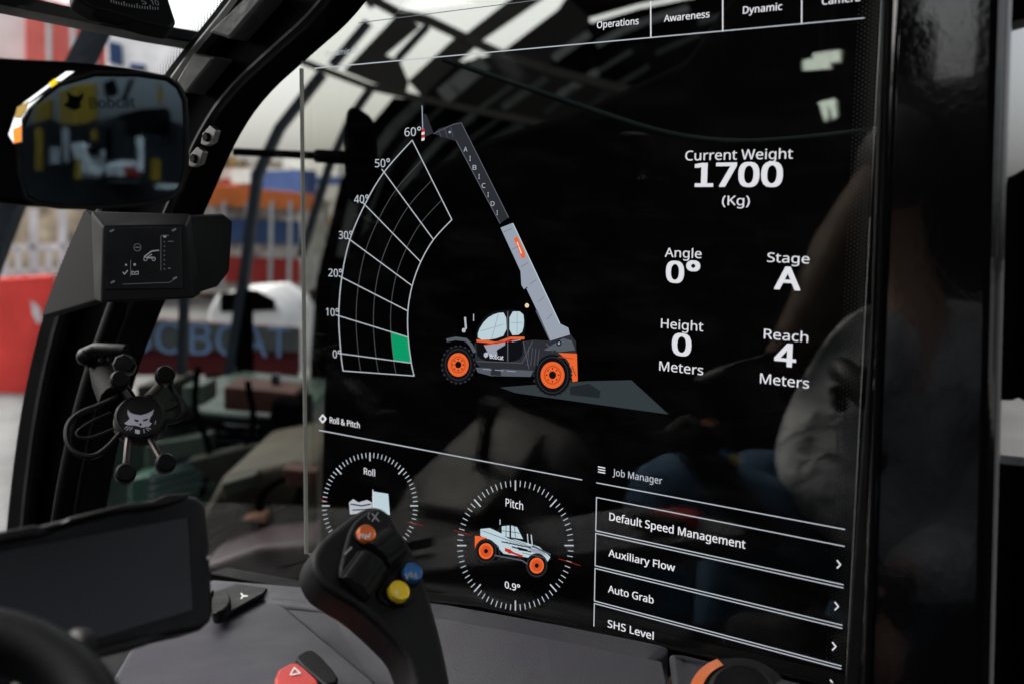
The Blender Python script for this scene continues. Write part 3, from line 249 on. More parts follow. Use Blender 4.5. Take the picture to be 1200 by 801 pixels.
md	861	385,-14 259,10 161,83 98,205 77,374 98,544 162,666 260,740 387,765 466,757 529,732 579,697 619,654 627,654 626,677 623,708 620,740 619,765 619,1064 742,1064 742,0 643,0 625,101 619,101 580,57 529,20 465,-6 405,88 506,105 572,153 608,235 620,350 620,373 609,496 574,588 508,644 403,662 316,643 254,583 217,491 204,371 217,252 254,162 317,107	17,19,18 17,20,19 7,9,8 16,20,17 7,10,9 6,10,7 15,20,16 6,11,10 14,20,15 6,36,11 36,12,11 13,20,14 5,37,6 37,36,6 35,12,36 35,13,12 35,34,13 34,33,13 33,20,13 5,38,37 5,39,38 4,39,5 32,20,33 4,40,39 3,40,4 31,20,32 3,41,40 30,20,31 3,42,41 29,20,30 2,42,3 2,43,42 28,22,29 22,20,29 2,27,43 27,23,28 23,22,28 27,24,23 21,20,22 2,24,27 1,24,2 1,25,24 1,26,25 0,26,1
me	790	438,-14 338,-3 250,29 177,84 123,159 88,255 77,370 87,484 118,581 168,659 235,717 316,753 409,765 499,754 575,723 636,672 681,604 709,522 718,426 718,352 204,352 222,239 270,158 344,108 444,91 511,94 571,104 627,121 685,143 685,35 628,13 571,-2 510,-11 207,450 590,450 579,536 546,604 489,649 408,664 329,650 268,607 227,539	11,13,12 11,14,13 10,14,11 10,15,14 9,15,10 9,38,15 38,37,15 37,16,15 9,39,38 8,39,9 8,40,39 36,16,37 8,41,40 35,16,36 35,17,16 7,41,8 7,33,41 34,17,35 34,18,17 6,33,7 6,34,33 6,18,34 6,19,18 5,20,6 20,19,6 5,21,20 4,21,5 4,22,21 3,22,4 3,23,22 27,29,28 26,29,27 3,24,23 25,29,26 24,29,25 3,29,24 2,29,3 2,30,29 1,30,2 1,31,30 1,32,31 0,32,1
mf	482	153,0 153,655 21,655 21,713 153,755 153,798 169,923 217,1008 294,1055 396,1071 439,1070 478,1064 513,1055 542,1046 510,950 486,957 458,964 428,969 398,971 344,960 306,929 283,876 276,800 276,751 465,751 465,655 276,655 276,0	8,10,9 8,11,10 8,12,11 7,12,8 7,13,12 7,16,13 16,15,13 15,14,13 6,19,7 19,18,7 18,17,7 17,16,7 6,20,19 6,21,20 5,21,6 5,22,21 5,23,22 4,23,5 3,23,4 3,24,23 3,25,24 2,25,3 1,25,2 0,26,1 26,25,1 0,27,26
mg	861	406,-336 256,-324 136,-289 136,-175 261,-219 413,-234 499,-220 565,-177 607,-110 620,-22 620,7 621,27 622,55 623,82 625,99 619,99 523,14 387,-14 257,12 159,88 98,211 77,374 98,535 159,659 256,738 385,765 456,758 519,737 574,701 620,651 627,651 644,751 742,751 742,-13 722,-154 660,-255 556,-316 405,87 503,102 570,148 609,227 622,345 622,374 609,506 569,595 500,644 402,661 319,642 256,586 217,495 204,373 217,250 256,160 318,105	24,26,25 24,27,26 30,32,31 30,33,32 23,27,24 23,28,27 23,46,28 46,29,28 23,47,46 45,29,46 22,47,23 45,30,29 45,44,30 44,43,30 43,33,30 22,48,47 22,49,48 21,49,22 42,33,43 21,50,49 20,50,21 41,33,42 20,51,50 40,33,41 20,52,51 39,14,40 14,33,40 19,52,20 19,53,52 38,14,39 19,37,53 37,15,38 15,14,38 37,16,15 13,33,14 18,37,19 18,16,37 12,33,13 11,33,12 10,33,11 18,17,16 9,33,10 9,34,33 8,34,9 7,34,8 7,35,34 2,4,3 6,35,7 2,5,4 5,35,6 2,35,5 2,36,35 1,36,2 1,0,36
mh	866	119,0 119,1064 242,1064 242,752 241,698 235,647 244,647 287,697 342,734 407,756 478,763 598,747 683,698 735,613 752,489 752,0 630,0 630,480 588,616 462,661 356,643 289,590 254,504 242,388 242,0	0,2,1 0,3,2 9,11,10 8,11,9 0,4,3 8,12,11 7,12,8 7,13,12 0,5,4 6,19,7 19,13,7 6,20,19 18,13,19 0,6,5 0,22,6 22,21,6 21,20,6 17,13,18 17,14,13 0,23,22 17,15,14 16,15,17 0,24,23
mi	361	119,0 119,751 242,751 242,0 182,875 154,880 130,895 114,919 109,954 114,989 130,1013 154,1027 182,1032 209,1027 232,1013 248,989 254,954 248,919 232,895 209,880	11,13,12 10,13,11 10,14,13 9,14,10 9,15,14 8,15,9 8,16,15 7,16,8 7,17,16 6,17,7 6,18,17 5,18,6 5,19,18 4,19,5 0,2,1 0,3,2
ml	361	119,0 119,1064 242,1064 242,0	0,2,1 0,3,2
mm	1310	119,0 119,751 218,751 237,648 244,648 285,700 338,736 400,758 465,765 611,733 695,639 702,639 746,695 805,734 872,757 943,765 1054,748 1133,700 1180,614 1196,489 1196,0 1074,0 1074,483 1036,617 922,661 828,645 765,598 730,521 718,415 718,0 597,0 597,483 558,617 443,661 347,644 286,591 253,506 242,389 242,0	7,9,8 14,16,15 6,9,7 13,16,14 0,2,1 0,3,2 13,17,16 5,9,6 12,17,13 5,10,9 4,33,5 33,10,5 12,18,17 11,24,12 24,18,12 4,34,33 32,10,33 11,25,24 23,18,24 0,4,3 0,36,4 36,35,4 35,34,4 11,26,25 32,11,10 32,26,11 31,26,32 22,18,23 22,19,18 31,27,26 31,28,27 0,37,36 22,20,19 30,28,31 21,20,22 30,29,28 0,38,37
mn	866	119,0 119,751 218,751 237,648 244,648 287,700 345,736 411,758 480,765 598,748 683,700 735,614 752,489 752,0 630,0 630,480 588,616 462,661 357,644 290,591 254,506 242,389 242,0	7,9,8 6,9,7 0,2,1 0,3,2 6,10,9 5,10,6 4,10,5 4,17,10 17,11,10 4,18,17 16,11,17 0,4,3 0,20,4 20,19,4 19,18,4 15,11,16 15,12,11 0,21,20 15,13,12 14,13,15 0,22,21
mo	847	422,-14 328,-3 244,32 175,88 122,165 88,261 77,377 100,542 171,664 282,739 426,765 522,753 606,719 675,664 728,588 761,492 772,377 748,211 677,88 566,12 424,88 523,108 591,166 631,258 644,377 631,495 591,585 522,642 423,661 324,642 256,585 217,495 204,377 218,258 257,166 325,108	9,11,10 9,12,11 8,12,9 8,13,12 7,29,8 29,28,8 28,13,8 28,27,13 27,14,13 7,30,29 26,14,27 26,15,14 7,31,30 25,15,26 6,31,7 6,32,31 24,15,25 24,16,15 5,32,6 5,33,32 23,16,24 23,17,16 4,33,5 4,34,33 22,17,23 22,18,17 4,35,34 21,18,22 3,35,4 3,20,35 20,18,21 3,18,20 3,19,18 2,19,3 1,19,2 1,0,19
mp	861	119,-336 119,751 220,751 237,648 242,648 281,694 331,731 394,756 476,765 601,741 700,668 763,547 784,377 763,208 700,85 601,11 475,-14 395,-6 331,19 281,54 242,95 234,95 237,68 239,35 242,1 242,-28 242,-336 457,88 519,98 569,126 608,171 635,229 651,299 657,378 644,494 607,584 544,642 454,661 356,645 292,597 256,515 242,401 242,377 254,254 288,163 353,107	7,9,8 6,9,7 0,2,1 0,3,2 6,10,9 5,10,6 4,37,5 37,10,5 37,36,10 36,11,10 4,38,37 0,4,3 0,40,4 40,39,4 39,38,4 35,11,36 34,11,35 34,12,11 0,41,40 33,12,34 0,42,41 32,12,33 0,43,42 32,13,12 31,13,32 0,21,43 21,44,43 30,13,31 30,14,13 29,14,30 21,45,44 28,14,29 21,20,45 20,27,45 27,14,28 0,22,21 19,27,20 19,14,27 19,15,14 0,23,22 18,15,19 0,24,23 17,15,18 17,16,15 0,25,24 0,26,25
mr	578	119,0 119,751 220,751 234,613 239,613 281,671 333,720 396,754 469,765 491,764 515,763 538,760 557,756 542,643 523,647 502,650 481,652 461,653 405,645 353,621 308,583 272,533 250,471 242,401 242,0	7,9,8 7,10,9 7,11,10 7,12,11 7,13,12 6,13,7 0,2,1 0,3,2 5,16,6 16,15,6 15,14,6 14,13,6 4,18,5 18,17,5 17,16,5 4,19,18 4,20,19 0,4,3 0,22,4 22,21,4 21,20,4 0,23,22 0,24,23
ms	671	308,-14 235,-11 173,-1 120,14 73,34 73,146 122,124 181,104 246,90 311,85 392,93 447,116 478,151 489,196 485,223 473,246 452,269 418,291 370,315 304,342 236,370 179,398 133,429 99,465 78,510 71,566 91,650 149,713 239,752 353,765 419,761 481,751 539,735 592,714 550,616 502,634 451,650 398,660 345,664 278,658 229,639 199,610 189,573 194,544 207,520 232,499 268,478 318,456 382,430 449,403 504,375 549,343 581,307 601,262 608,207 588,111 527,42 431,0	28,30,29 28,31,30 27,31,28 27,32,31 27,33,32 27,36,33 36,35,33 35,34,33 26,38,27 38,37,27 37,36,27 26,39,38 26,40,39 25,40,26 25,41,40 25,42,41 25,43,42 24,43,25 24,44,43 24,45,44 23,45,24 23,46,45 23,47,46 22,47,23 22,48,47 22,49,48 21,49,22 21,50,49 20,50,21 20,51,50 19,51,20 19,52,51 18,52,19 17,52,18 17,53,52 16,53,17 15,53,16 15,54,53 14,54,15 13,54,14 13,55,54 12,55,13 11,55,12 4,6,5 4,7,6 10,55,11 10,56,55 4,8,7 9,56,10 4,9,8 4,56,9 4,57,56 3,57,4 2,57,3 2,0,57 1,0,2
mt	506	349,-14 292,-9 240,6 195,34 160,77 137,138 129,218 129,655 22,655 22,714 130,763 179,923 252,923 252,751 469,751 469,655 252,655 252,221 260,162 285,120 323,95 370,87 398,88 427,92 454,97 475,102 475,8 451,-1 419,-8 383,-12	10,12,11 10,13,12 9,13,10 9,14,13 9,15,14 8,15,9 7,15,8 6,16,7 16,15,7 6,17,16 6,18,17 5,18,6 5,19,18 4,19,5 4,20,19 24,26,25 23,26,24 4,21,20 22,26,23 21,26,22 4,26,21 3,26,4 2,26,3 2,27,26 1,27,2 1,28,27 1,29,28 0,29,1
mu	866	384,-14 265,2 179,51 128,136 111,259 111,751 235,751 235,268 277,133 402,88 508,106 575,158 611,244 623,360 623,751 746,751 746,0 646,0 627,99 622,99 578,48 521,13 454,-7	4,6,5 4,7,6 13,15,14 13,16,15 12,16,13 4,8,7 3,8,4 11,16,12 10,18,11 18,16,11 2,8,3 2,9,8 9,19,10 19,18,10 9,20,19 17,16,18 2,20,9 1,20,2 1,21,20 1,22,21 0,22,1
mv	711	284,0 0,751 132,751 291,308 303,276 315,239 327,203 338,167 346,136 352,109 357,109 364,136 373,168 384,204 397,241 409,277 420,308 580,751 711,751 426,0	0,2,1 0,3,2 16,18,17 16,19,18 0,4,3 15,19,16 14,19,15 0,5,4 13,19,14 0,6,5 12,19,13 0,7,6 11,19,12 0,8,7 10,19,11 0,9,8 0,10,9 0,19,10
mw	1101	221,1 15,752 143,752 246,352 262,291 276,230 288,173 296,127 301,127 307,154 314,186 323,222 332,260 342,296 352,329 485,752 619,752 748,329 763,279 778,225 790,173 798,129 804,129 811,171 823,225 838,288 854,352 959,752 1085,752 877,1 732,1 604,424 587,481 572,537 560,586 552,623 546,623 539,586 528,537 514,481 496,423 361,1	0,2,1 0,3,2 14,16,15 14,36,16 36,35,16 35,17,16 26,28,27 26,29,28 14,37,36 34,17,35 14,38,37 33,17,34 14,39,38 32,17,33 31,17,32 14,40,39 30,17,31 14,41,40 0,4,3 25,29,26 13,41,14 30,18,17 12,41,13 0,5,4 24,29,25 30,19,18 11,41,12 0,6,5 30,20,19 23,29,24 10,41,11 9,41,10 0,7,6 30,21,20 22,29,23 8,41,9 30,22,21 30,29,22 0,8,7 0,41,8
mx	741	25,0 297,384 38,751 178,751 371,468 563,751 702,751 443,384 716,0 576,0 371,300 164,0	1,3,2 1,4,3 4,6,5 4,7,6 1,7,4 0,7,1 0,10,7 10,8,7 0,11,10 9,8,10
my	714	118,-336 86,-335 59,-333 35,-329 15,-325 15,-227 32,-230 53,-232 75,-235 98,-235 156,-226 202,-199 237,-157 265,-102 304,-3 1,751 133,751 296,324 315,269 333,216 348,166 359,119 364,119 375,159 390,211 408,268 429,325 581,751 714,751 391,-104 346,-199 289,-273 215,-320	14,16,15 14,17,16 26,28,27 26,29,28 25,29,26 14,18,17 14,19,18 24,29,25 14,20,19 23,29,24 14,21,20 22,29,23 14,22,21 14,29,22 13,29,14 12,29,13 12,30,29 11,30,12 10,30,11 10,31,30 9,31,10 4,6,5 4,7,6 4,8,7 4,9,8 4,31,9 4,32,31 4,0,32 3,0,4 2,0,3 1,0,2
m°	659	330,590 267,598 210,622 161,660 122,709 98,766 90,829 98,892 122,950 161,999 210,1037 267,1061 330,1069 393,1061 450,1037 499,999 536,950 561,892 569,829 561,766 536,709 499,660 450,622 393,598 330,697 365,701 397,715 424,736 445,763 458,794 463,829 458,864 445,896 424,923 397,944 365,958 330,963 295,958 263,944 236,923 215,896 202,864 197,829 202,794 215,763 236,736 263,715 295,701	11,13,12 10,13,11 10,14,13 9,14,10 9,15,14 8,15,9 8,36,15 36,16,15 8,37,36 35,16,36 8,38,37 34,16,35 7,38,8 34,17,16 7,39,38 33,17,34 7,40,39 32,17,33 7,41,40 31,17,32 6,41,7 31,18,17 6,42,41 30,18,31 5,42,6 5,43,42 29,18,30 29,19,18 5,44,43 28,19,29 4,44,5 28,20,19 4,45,44 27,20,28 4,46,45 26,20,27 4,47,46 25,20,26 3,47,4 25,21,20 3,24,47 24,21,25 3,21,24 2,21,3 2,22,21 1,22,2 1,23,22 0,23,1
b0	801	399,-14 252,20 149,123 89,286 69,501 77,652 102,779 144,880 207,954 292,1000 399,1015 546,982 650,880 712,718 732,501 724,352 699,225 655,123 592,48 508,1 399,91 495,116 560,193 596,321 608,501 596,680 560,808 495,885 399,910 302,885 239,808 204,680 192,501 204,321 239,193 302,117	9,11,10 8,11,9 8,12,11 7,28,8 28,12,8 7,29,28 27,12,28 7,30,29 26,12,27 26,13,12 6,30,7 6,31,30 25,13,26 5,31,6 25,14,13 5,32,31 24,14,25 4,32,5 3,32,4 3,33,32 23,14,24 23,15,14 23,16,15 3,34,33 22,16,23 2,34,3 22,17,16 2,35,34 21,17,22 21,18,17 1,35,2 1,20,35 20,18,21 1,18,20 1,19,18 0,19,1
b1	824	122,114 350,114 350,878 104,827 104,950 348,1000 495,1000 495,114 720,114 720,0 122,0	4,6,5 4,2,6 2,7,6 3,2,4 1,7,2 10,1,0 10,7,1 10,8,7 10,9,8
b4	801	508,0 508,227 29,227 29,332 500,1006 627,1006 627,338 773,338 773,227 627,227 627,0 150,338 508,338 508,653 509,720 511,777 513,827 515,874 510,874 497,846 482,817 465,788 450,765	3,18,4 18,5,4 18,17,5 17,6,5 3,19,18 16,6,17 3,20,19 15,6,16 3,21,20 3,22,21 14,6,15 3,11,22 13,6,14 12,6,13 3,12,11 3,6,12 3,7,6 3,8,7 2,8,3 1,8,2 0,9,1 9,8,1 0,10,9
b7	801	190,0 601,888 62,888 62,1000 732,1000 732,905 326,0	2,4,3 2,5,4 2,1,5 1,6,5 0,6,1
b9	801	269,-14 239,-13 204,-11 170,-6 143,0 143,105 201,91 266,87 356,95 428,119 485,157 529,207 562,266 584,335 597,411 604,490 595,490 558,446 506,408 440,383 357,374 241,394 149,453 90,548 70,676 80,774 110,857 158,924 221,973 299,1004 389,1014 480,1002 562,966 631,905 683,820 717,710 728,573 724,466 709,361 683,261 641,172 581,95 501,36 398,-1 384,471 446,477 500,498 544,529 576,567 597,610 604,654 598,714 580,773 550,827 508,871 455,901 389,910 310,896 247,853 206,780 192,678 204,592 239,526 298,484	29,31,30 28,31,29 28,32,31 27,32,28 27,33,32 26,57,27 57,56,27 56,33,27 55,33,56 55,34,33 54,34,55 26,58,57 53,34,54 25,58,26 25,59,58 52,34,53 52,35,34 25,60,59 24,60,25 51,35,52 50,35,51 50,36,35 24,61,60 23,61,24 49,36,50 48,36,49 23,62,61 48,37,36 47,37,48 22,62,23 46,15,47 15,37,47 22,63,62 45,16,46 16,15,46 45,17,16 14,37,15 22,44,63 44,17,45 22,17,44 14,38,37 21,17,22 21,18,17 13,38,14 21,19,18 20,19,21 13,39,38 12,39,13 11,39,12 11,40,39 10,40,11 10,41,40 9,41,10 8,41,9 4,6,5 8,42,41 7,42,8 4,7,6 4,42,7 4,43,42 3,43,4 3,0,43 2,0,3 1,0,2
bA	895	0,0 391,1004 504,1004 894,0 763,0 643,310 246,310 127,0 289,422 605,422 493,724 487,740 479,765 469,795 460,826 452,853 445,874 435,831 423,789 411,752 402,724	0,2,1 0,16,2 16,3,2 0,17,16 15,3,16 14,3,15 0,18,17 13,3,14 12,3,13 0,19,18 11,3,12 0,20,19 10,3,11 0,8,20 9,3,10 0,6,8 6,9,8 6,5,9 5,3,9 0,7,6 4,3,5
b°	659	330,590 267,598 210,622 161,660 122,709 98,766 90,829 98,892 122,950 161,999 210,1037 267,1061 330,1069 393,1061 450,1037 499,999 536,950 561,892 569,829 561,766 536,709 499,660 450,622 393,598 330,697 365,701 397,715 424,736 445,763 458,794 463,829 458,864 445,896 424,923 397,944 365,958 330,963 295,958 263,944 236,923 215,896 202,864 197,829 202,794 215,763 236,736 263,715 295,701	11,13,12 10,13,11 10,14,13 9,14,10 9,15,14 8,15,9 8,36,15 36,16,15 8,37,36 35,16,36 8,38,37 34,16,35 7,38,8 34,17,16 7,39,38 33,17,34 7,40,39 32,17,33 7,41,40 31,17,32 6,41,7 31,18,17 6,42,41 30,18,31 5,42,6 5,43,42 29,18,30 29,19,18 5,44,43 28,19,29 4,44,5 28,20,19 4,45,44 27,20,28 4,46,45 26,20,27 4,47,46 25,20,26 3,47,4 25,21,20 3,24,47 24,21,25 3,21,24 2,21,3 2,22,21 1,22,2 1,23,22 0,23,1"""
GL = {}
for ln in GLYPHS.split('\n'):
    k, adv, vs, fs = ln.split('\t')
    GL[k] = (int(adv) / 1000, [tuple(int(c) / 1000 for c in p.split(',')) for p in vs.split()], [tuple(int(c) for c in f.split(',')) for f in fs.split()])
def glyphs(txt, bold):
    wt = 'r' if bold < .01 else ('b' if bold > .03 else 'm'); vs, fs, x = [], [], 0.0
    for ch in txt:
        adv, gv, gf = GL.get(wt + ch) or GL.get('m' + ch) or GL['r' + ch]
        n = len(vs); vs += [(x + a, b) for a, b in gv]; fs += [tuple(n + i for i in f) for f in gf]; x += adv
    x0 = min(a for a, b in vs); x1 = max(a for a, b in vs)
    return vs, fs, x1 - x0, 1.0, x0, 0
def thing(name, label, cat, loc, group=None):
    o = bpy.data.objects.new(name, None); COL.objects.link(o); o.location = loc; o.empty_display_size = .012
    bpy.context.view_layer.update()
    o['label'] = label; o['category'] = cat
    if group: o['group'] = group
    return o
# ------------------------------------------------------------------ materials
def lin(c): return tuple((x / 255 / 12.92 if x / 255 <= .04045 else ((x / 255 + .055) / 1.055) ** 2.4) for x in c)
def principled(name, col, rough=.5, metal=0, bump=0, bscale=200, var=0, vscale=8, spec=.5, coat=0, rvar=0):
    m = bpy.data.materials.new(name); m.use_nodes = True; t = m.node_tree; b = t.nodes['Principled BSDF']
    b.inputs['Base Color'].default_value = (*col, 1); b.inputs['Roughness'].default_value = rough; b.inputs['Metallic'].default_value = metal
    b.inputs['Specular IOR Level'].default_value = spec; b.inputs['Coat Weight'].default_value = coat
    tc = t.nodes.new('ShaderNodeTexCoord')
    if var:
        n = t.nodes.new('ShaderNodeTexNoise'); n.inputs['Scale'].default_value = vscale; n.inputs['Detail'].default_value = 6
        r = t.nodes.new('ShaderNodeValToRGB'); t.links.new(tc.outputs['Object'], n.inputs['Vector']); t.links.new(n.outputs['Fac'], r.inputs['Fac'])
        r.color_ramp.elements[0].position = .3; r.color_ramp.elements[1].position = .7
        r.color_ramp.elements[0].color = (*[c * (1 - var) for c in col], 1); r.color_ramp.elements[1].color = (*[min(1, c * (1 + var)) for c in col], 1)
        t.links.new(r.outputs['Color'], b.inputs['Base Color'])
    if rvar:
        n = t.nodes.new('ShaderNodeTexNoise'); n.inputs['Scale'].default_value = 14; n.inputs['Detail'].default_value = 8
        mr = t.nodes.new('ShaderNodeMapRange'); mr.inputs['From Min'].default_value = .3; mr.inputs['From Max'].default_value = .7
        mr.inputs['To Min'].default_value = max(.02, rough - rvar); mr.inputs['To Max'].default_value = rough + rvar
        t.links.new(tc.outputs['Object'], n.inputs['Vector']); t.links.new(n.outputs['Fac'], mr.inputs['Value']); t.links.new(mr.outputs[0], b.inputs['Roughness'])
    if bump:
        n = t.nodes.new('ShaderNodeTexNoise'); n.inputs['Scale'].default_value = bscale; n.inputs['Detail'].default_value = 3
        u = t.nodes.new('ShaderNodeBump'); u.inputs['Strength'].default_value = bump; u.inputs['Distance'].default_value = .001
        t.links.new(tc.outputs['Object'], n.inputs['Vector']); t.links.new(n.outputs['Fac'], u.inputs['Height']); t.links.new(u.outputs[0], b.inputs['Normal'])
    return m
def glass(name, tint, ior=1.45):
    m = bpy.data.materials.new(name); m.use_nodes = True; t = m.node_tree; t.nodes.clear()
    o = t.nodes.new('ShaderNodeOutputMaterial'); mx = t.nodes.new('ShaderNodeMixShader'); f = t.nodes.new('ShaderNodeFresnel'); f.inputs['IOR'].default_value = ior
    tr = t.nodes.new('ShaderNodeBsdfTransparent'); tr.inputs['Color'].default_value = (*tint, 1)
    g = t.nodes.new('ShaderNodeBsdfGlossy'); g.inputs['Roughness'].default_value = 0.0
    # back faces of the sheet would report total reflection, so use the outside value on both faces
    ge = t.nodes.new('ShaderNodeNewGeometry'); lw = t.nodes.new('ShaderNodeMath'); lw.operation = 'DIVIDE'
    pw = t.nodes.new('ShaderNodeMath'); pw.operation = 'POWER'; pw.inputs[0].default_value = ior
    sg = t.nodes.new('ShaderNodeMath'); sg.operation = 'MULTIPLY_ADD'; sg.inputs[1].default_value = -2; sg.inputs[2].default_value = 1
    t.links.new(ge.outputs['Backfacing'], sg.inputs[0]); pw.inputs[1].default_value = 1
    f2 = t.nodes.new('ShaderNodeFresnel')
    one = t.nodes.new('ShaderNodeMix'); one.inputs[2].default_value = ior; one.inputs[3].default_value = 1 / ior
    t.links.new(ge.outputs['Backfacing'], one.inputs[0]); t.links.new(one.outputs[0], f.inputs['IOR'])
    t.links.new(f.outputs[0], mx.inputs[0]); t.links.new(tr.outputs[0], mx.inputs[1]); t.links.new(g.outputs[0], mx.inputs[2]); t.links.new(mx.outputs[0], o.inputs[0])
    for n in (lw, pw, sg, f2): t.nodes.remove(n)
    return m
def emis(name, rgb, k=1.0, oneside=False):
    m = bpy.data.materials.new(name); m.use_nodes = True; t = m.node_tree; t.nodes.clear()
    o = t.nodes.new('ShaderNodeOutputMaterial'); e = t.nodes.new('ShaderNodeEmission')
    e.inputs['Color'].default_value = (*lin(rgb), 1); e.inputs['Strength'].default_value = k / 2 ** EXPO
    if oneside:                                  # display pixels shine towards the cab only
        ge = t.nodes.new('ShaderNodeNewGeometry'); mu = t.nodes.new('ShaderNodeMath'); mu.operation = 'MULTIPLY_ADD'; mu.inputs[1].default_value = -k / 2 ** EXPO; mu.inputs[2].default_value = k / 2 ** EXPO
        t.links.new(ge.outputs['Backfacing'], mu.inputs[0]); t.links.new(mu.outputs[0], e.inputs['Strength'])
    t.links.new(e.outputs[0], o.inputs[0]); return m
M_black = principled('black plastic', (.0028, .0028, .003), .5, spec=.18, bump=.25, bscale=900, rvar=.12)
M_soft = principled('soft black plastic', (.0045, .0042, .0048), .52, spec=.22, bump=.4, bscale=1100, rvar=.1)
M_gloss = principled('gloss black paint', (.003, .003, .0035), .10, bump=.12, bscale=120, rvar=.04, coat=.8)
M_frame = principled('black frame paint', (.0010, .0010, .0011), .45, bump=.2, bscale=300, rvar=.1, spec=.04)
M_seal = principled('rubber seal', (.006, .006, .0065), .42, spec=.25, bump=.6, bscale=60, rvar=.1)
M_greyp = principled('grey moulded plastic', (.044, .042, .053), .48, spec=.28, bump=.5, bscale=700, var=.12, vscale=5, rvar=.08)
M_liner = principled('dark cab lining', (.005, .005, .0055), .9, bump=.3, bscale=300, var=.2, spec=.1)
M_bracket = principled('brown grey metal', (.004, .0034, .0033), .6, spec=.06, bump=.3, bscale=900, var=.15, vscale=6)
M_metal = principled('worn steel', (.35, .33, .32), .35, metal=1, rvar=.12)
M_darkmetal = principled('dark steel', (.07, .06, .055), .38, metal=.9, rvar=.1)
M_screenoff = principled('switched off screen', (.005, .005, .008), .32, spec=.3, rvar=.08)
M_white = principled('white print', (.75, .75, .76), .5)
M_grey = principled('grey print', (.35, .35, .36), .5)
M_orange = principled('orange plastic', (.75, .16, .03), .35, bump=.1)
M_yellow = principled('yellow plastic', (.80, .55, .02), .35, bump=.1)
M_blue = principled('blue plastic', (.02, .12, .32), .35, bump=.1)
M_redsw = principled('red switch plastic', (.55, .03, .022), .35, bump=.1)
M_glass = glass('window glass', (.955, .96, .94), 1.45)
M_panel = glass('display glass', (.94, .94, .915), 1.5)
t_ = M_panel.node_tree; mx_ = [n for n in t_.nodes if n.type == 'MIX_SHADER'][0]; out_ = [n for n in t_.nodes if n.type == 'OUTPUT_MATERIAL'][0]      # a little dust and finger smear
tc_ = t_.nodes.new('ShaderNodeTexCoord'); mp_ = t_.nodes.new('ShaderNodeMapping'); mp_.inputs['Scale'].default_value = (3, 3, 9); mp_.inputs['Rotation'].default_value = (0, .6, 0)
n1_ = t_.nodes.new('ShaderNodeTexNoise'); n1_.inputs['Scale'].default_value = 4; n1_.inputs['Detail'].default_value = 9; n1_.inputs['Roughness'].default_value = .65
r1_ = t_.nodes.new('ShaderNodeMapRange'); r1_.inputs['From Min'].default_value = .48; r1_.inputs['From Max'].default_value = .78; r1_.inputs['To Max'].default_value = .009
df_ = t_.nodes.new('ShaderNodeBsdfDiffuse'); df_.inputs['Color'].default_value = (.6, .6, .58, 1); m2_ = t_.nodes.new('ShaderNodeMixShader')
t_.links.new(tc_.outputs['Object'], mp_.inputs[0]); t_.links.new(mp_.outputs[0], n1_.inputs['Vector']); t_.links.new(n1_.outputs['Fac'], r1_.inputs['Value']); t_.links.new(r1_.outputs[0], m2_.inputs[0]); t_.links.new(mx_.outputs[0], m2_.inputs[1]); t_.links.new(df_.outputs[0], m2_.inputs[2]); t_.links.new(m2_.outputs[0], out_.inputs[0])
M_wind = glass('windscreen glass', (.97, .98, .98), 1.3)
M_mirror = principled('tinted mirror', (.10, .122, .14), .015, metal=1)
M_mirror2 = principled('bright mirror', (.85, .85, .85), .05, metal=1)
M_frit = principled('black frit enamel', (.004, .004, .004), .5)
# ------------------------------------------------------------------ the setting
g = MB(); M_ground = principled('grey paving', (.11, .11, .108), .85, var=.25, vscale=1.5, bump=.4, bscale=40)
g.box((0, 0, -.65), (900, 900, .1), M_ground); g.build('ground', smooth=0, kind='structure')
def outline(pl, px): return [pl.hit(x, y) for x, y in px]

# ---- cab: pillars, roof, walls (the machine we sit in)
cab = thing('machine_cab', 'black steel cab of the lifting machine with curved front pillar and broad rear post', 'cab', (-.4, -.8, .2))
pf = PY(-.045)
A_right = [(414, -40), (378, 14), (326, 60), (274, 108), (240, 160), (212, 228), (180, 300), (150, 372), (124, 440), (104, 520), (88, 610), (78, 690), (72, 760)]
A_left = [(285, -40), (262, 0), (190, 87), (140, 168), (100, 246), (74, 300), (52, 362), (34, 430), (20, 505), (8, 605), (2, 690), (-2, 760)]
m = MB(); L = chaikin(A_left, 2, False); Rr = chaikin(A_right, 2, False)
m.solid([pf.hit(x, y) for x, y in L + Rr[::-1]], V((0, .05, 0)), M_frame)
m.build('front_pillar', cab, bevel=.006)
m = MB()      # seal lip along the pillar, towards the windscreen
def along(pts, dx): return [(x + dx, y) for x, y in pts]
Ls = chaikin(A_left, 2, False)
m.tube([PY(-.055).hit(x + 26, y) for x, y in Ls], .013, M_seal, 10)
m.build('pillar_seal', cab)
m = MB()
m.tube([PY(-.052).hit(x - 6, y) for x, y in Rr], .006, M_seal, 8)
m.build('pillar_seal', cab)
m = MB()      # wrinkled trim ends by the roof bar
M_trim = principled('wrinkled trim', (.10, .095, .09), .35, bump=1, bscale=35, rvar=.1)
m.prism(PY(-.075), [(290, -8), (314, -8), (268, 46), (243, 38)], .03, M_trim); m.build('pillar_trim', cab, bevel=.004); m = MB()
m.prism(PY(-.075), [(226, 62), (251, 67), (217, 110), (206, 95)], .03, M_trim)
m.build('pillar_trim', cab, bevel=.003)
m = MB()      # rear post
pr = PY(-.10)
m.solid([pr.hit(1040, -60), pr.hit(1184, -60), pr.hit(1176, 200), pr.hit(1160, 860), pr.hit(1000, 860), pr.hit(1024, 300)], V((0, .16, 0)), M_gloss)
m.build('rear_post', cab, bevel=.012, seg=4)
m = MB()
ps = PY(-.075)
m.solid([ps.hit(1033, -60), ps.hit(1044, -60), ps.hit(1016, 700), ps.hit(1005, 860), ps.hit(985, 860), ps.hit(1000, 640), ps.hit(1018, 400)], V((0, .05, 0)), M_seal)
m.build('post_seal', cab, bevel=.004)
m = MB()
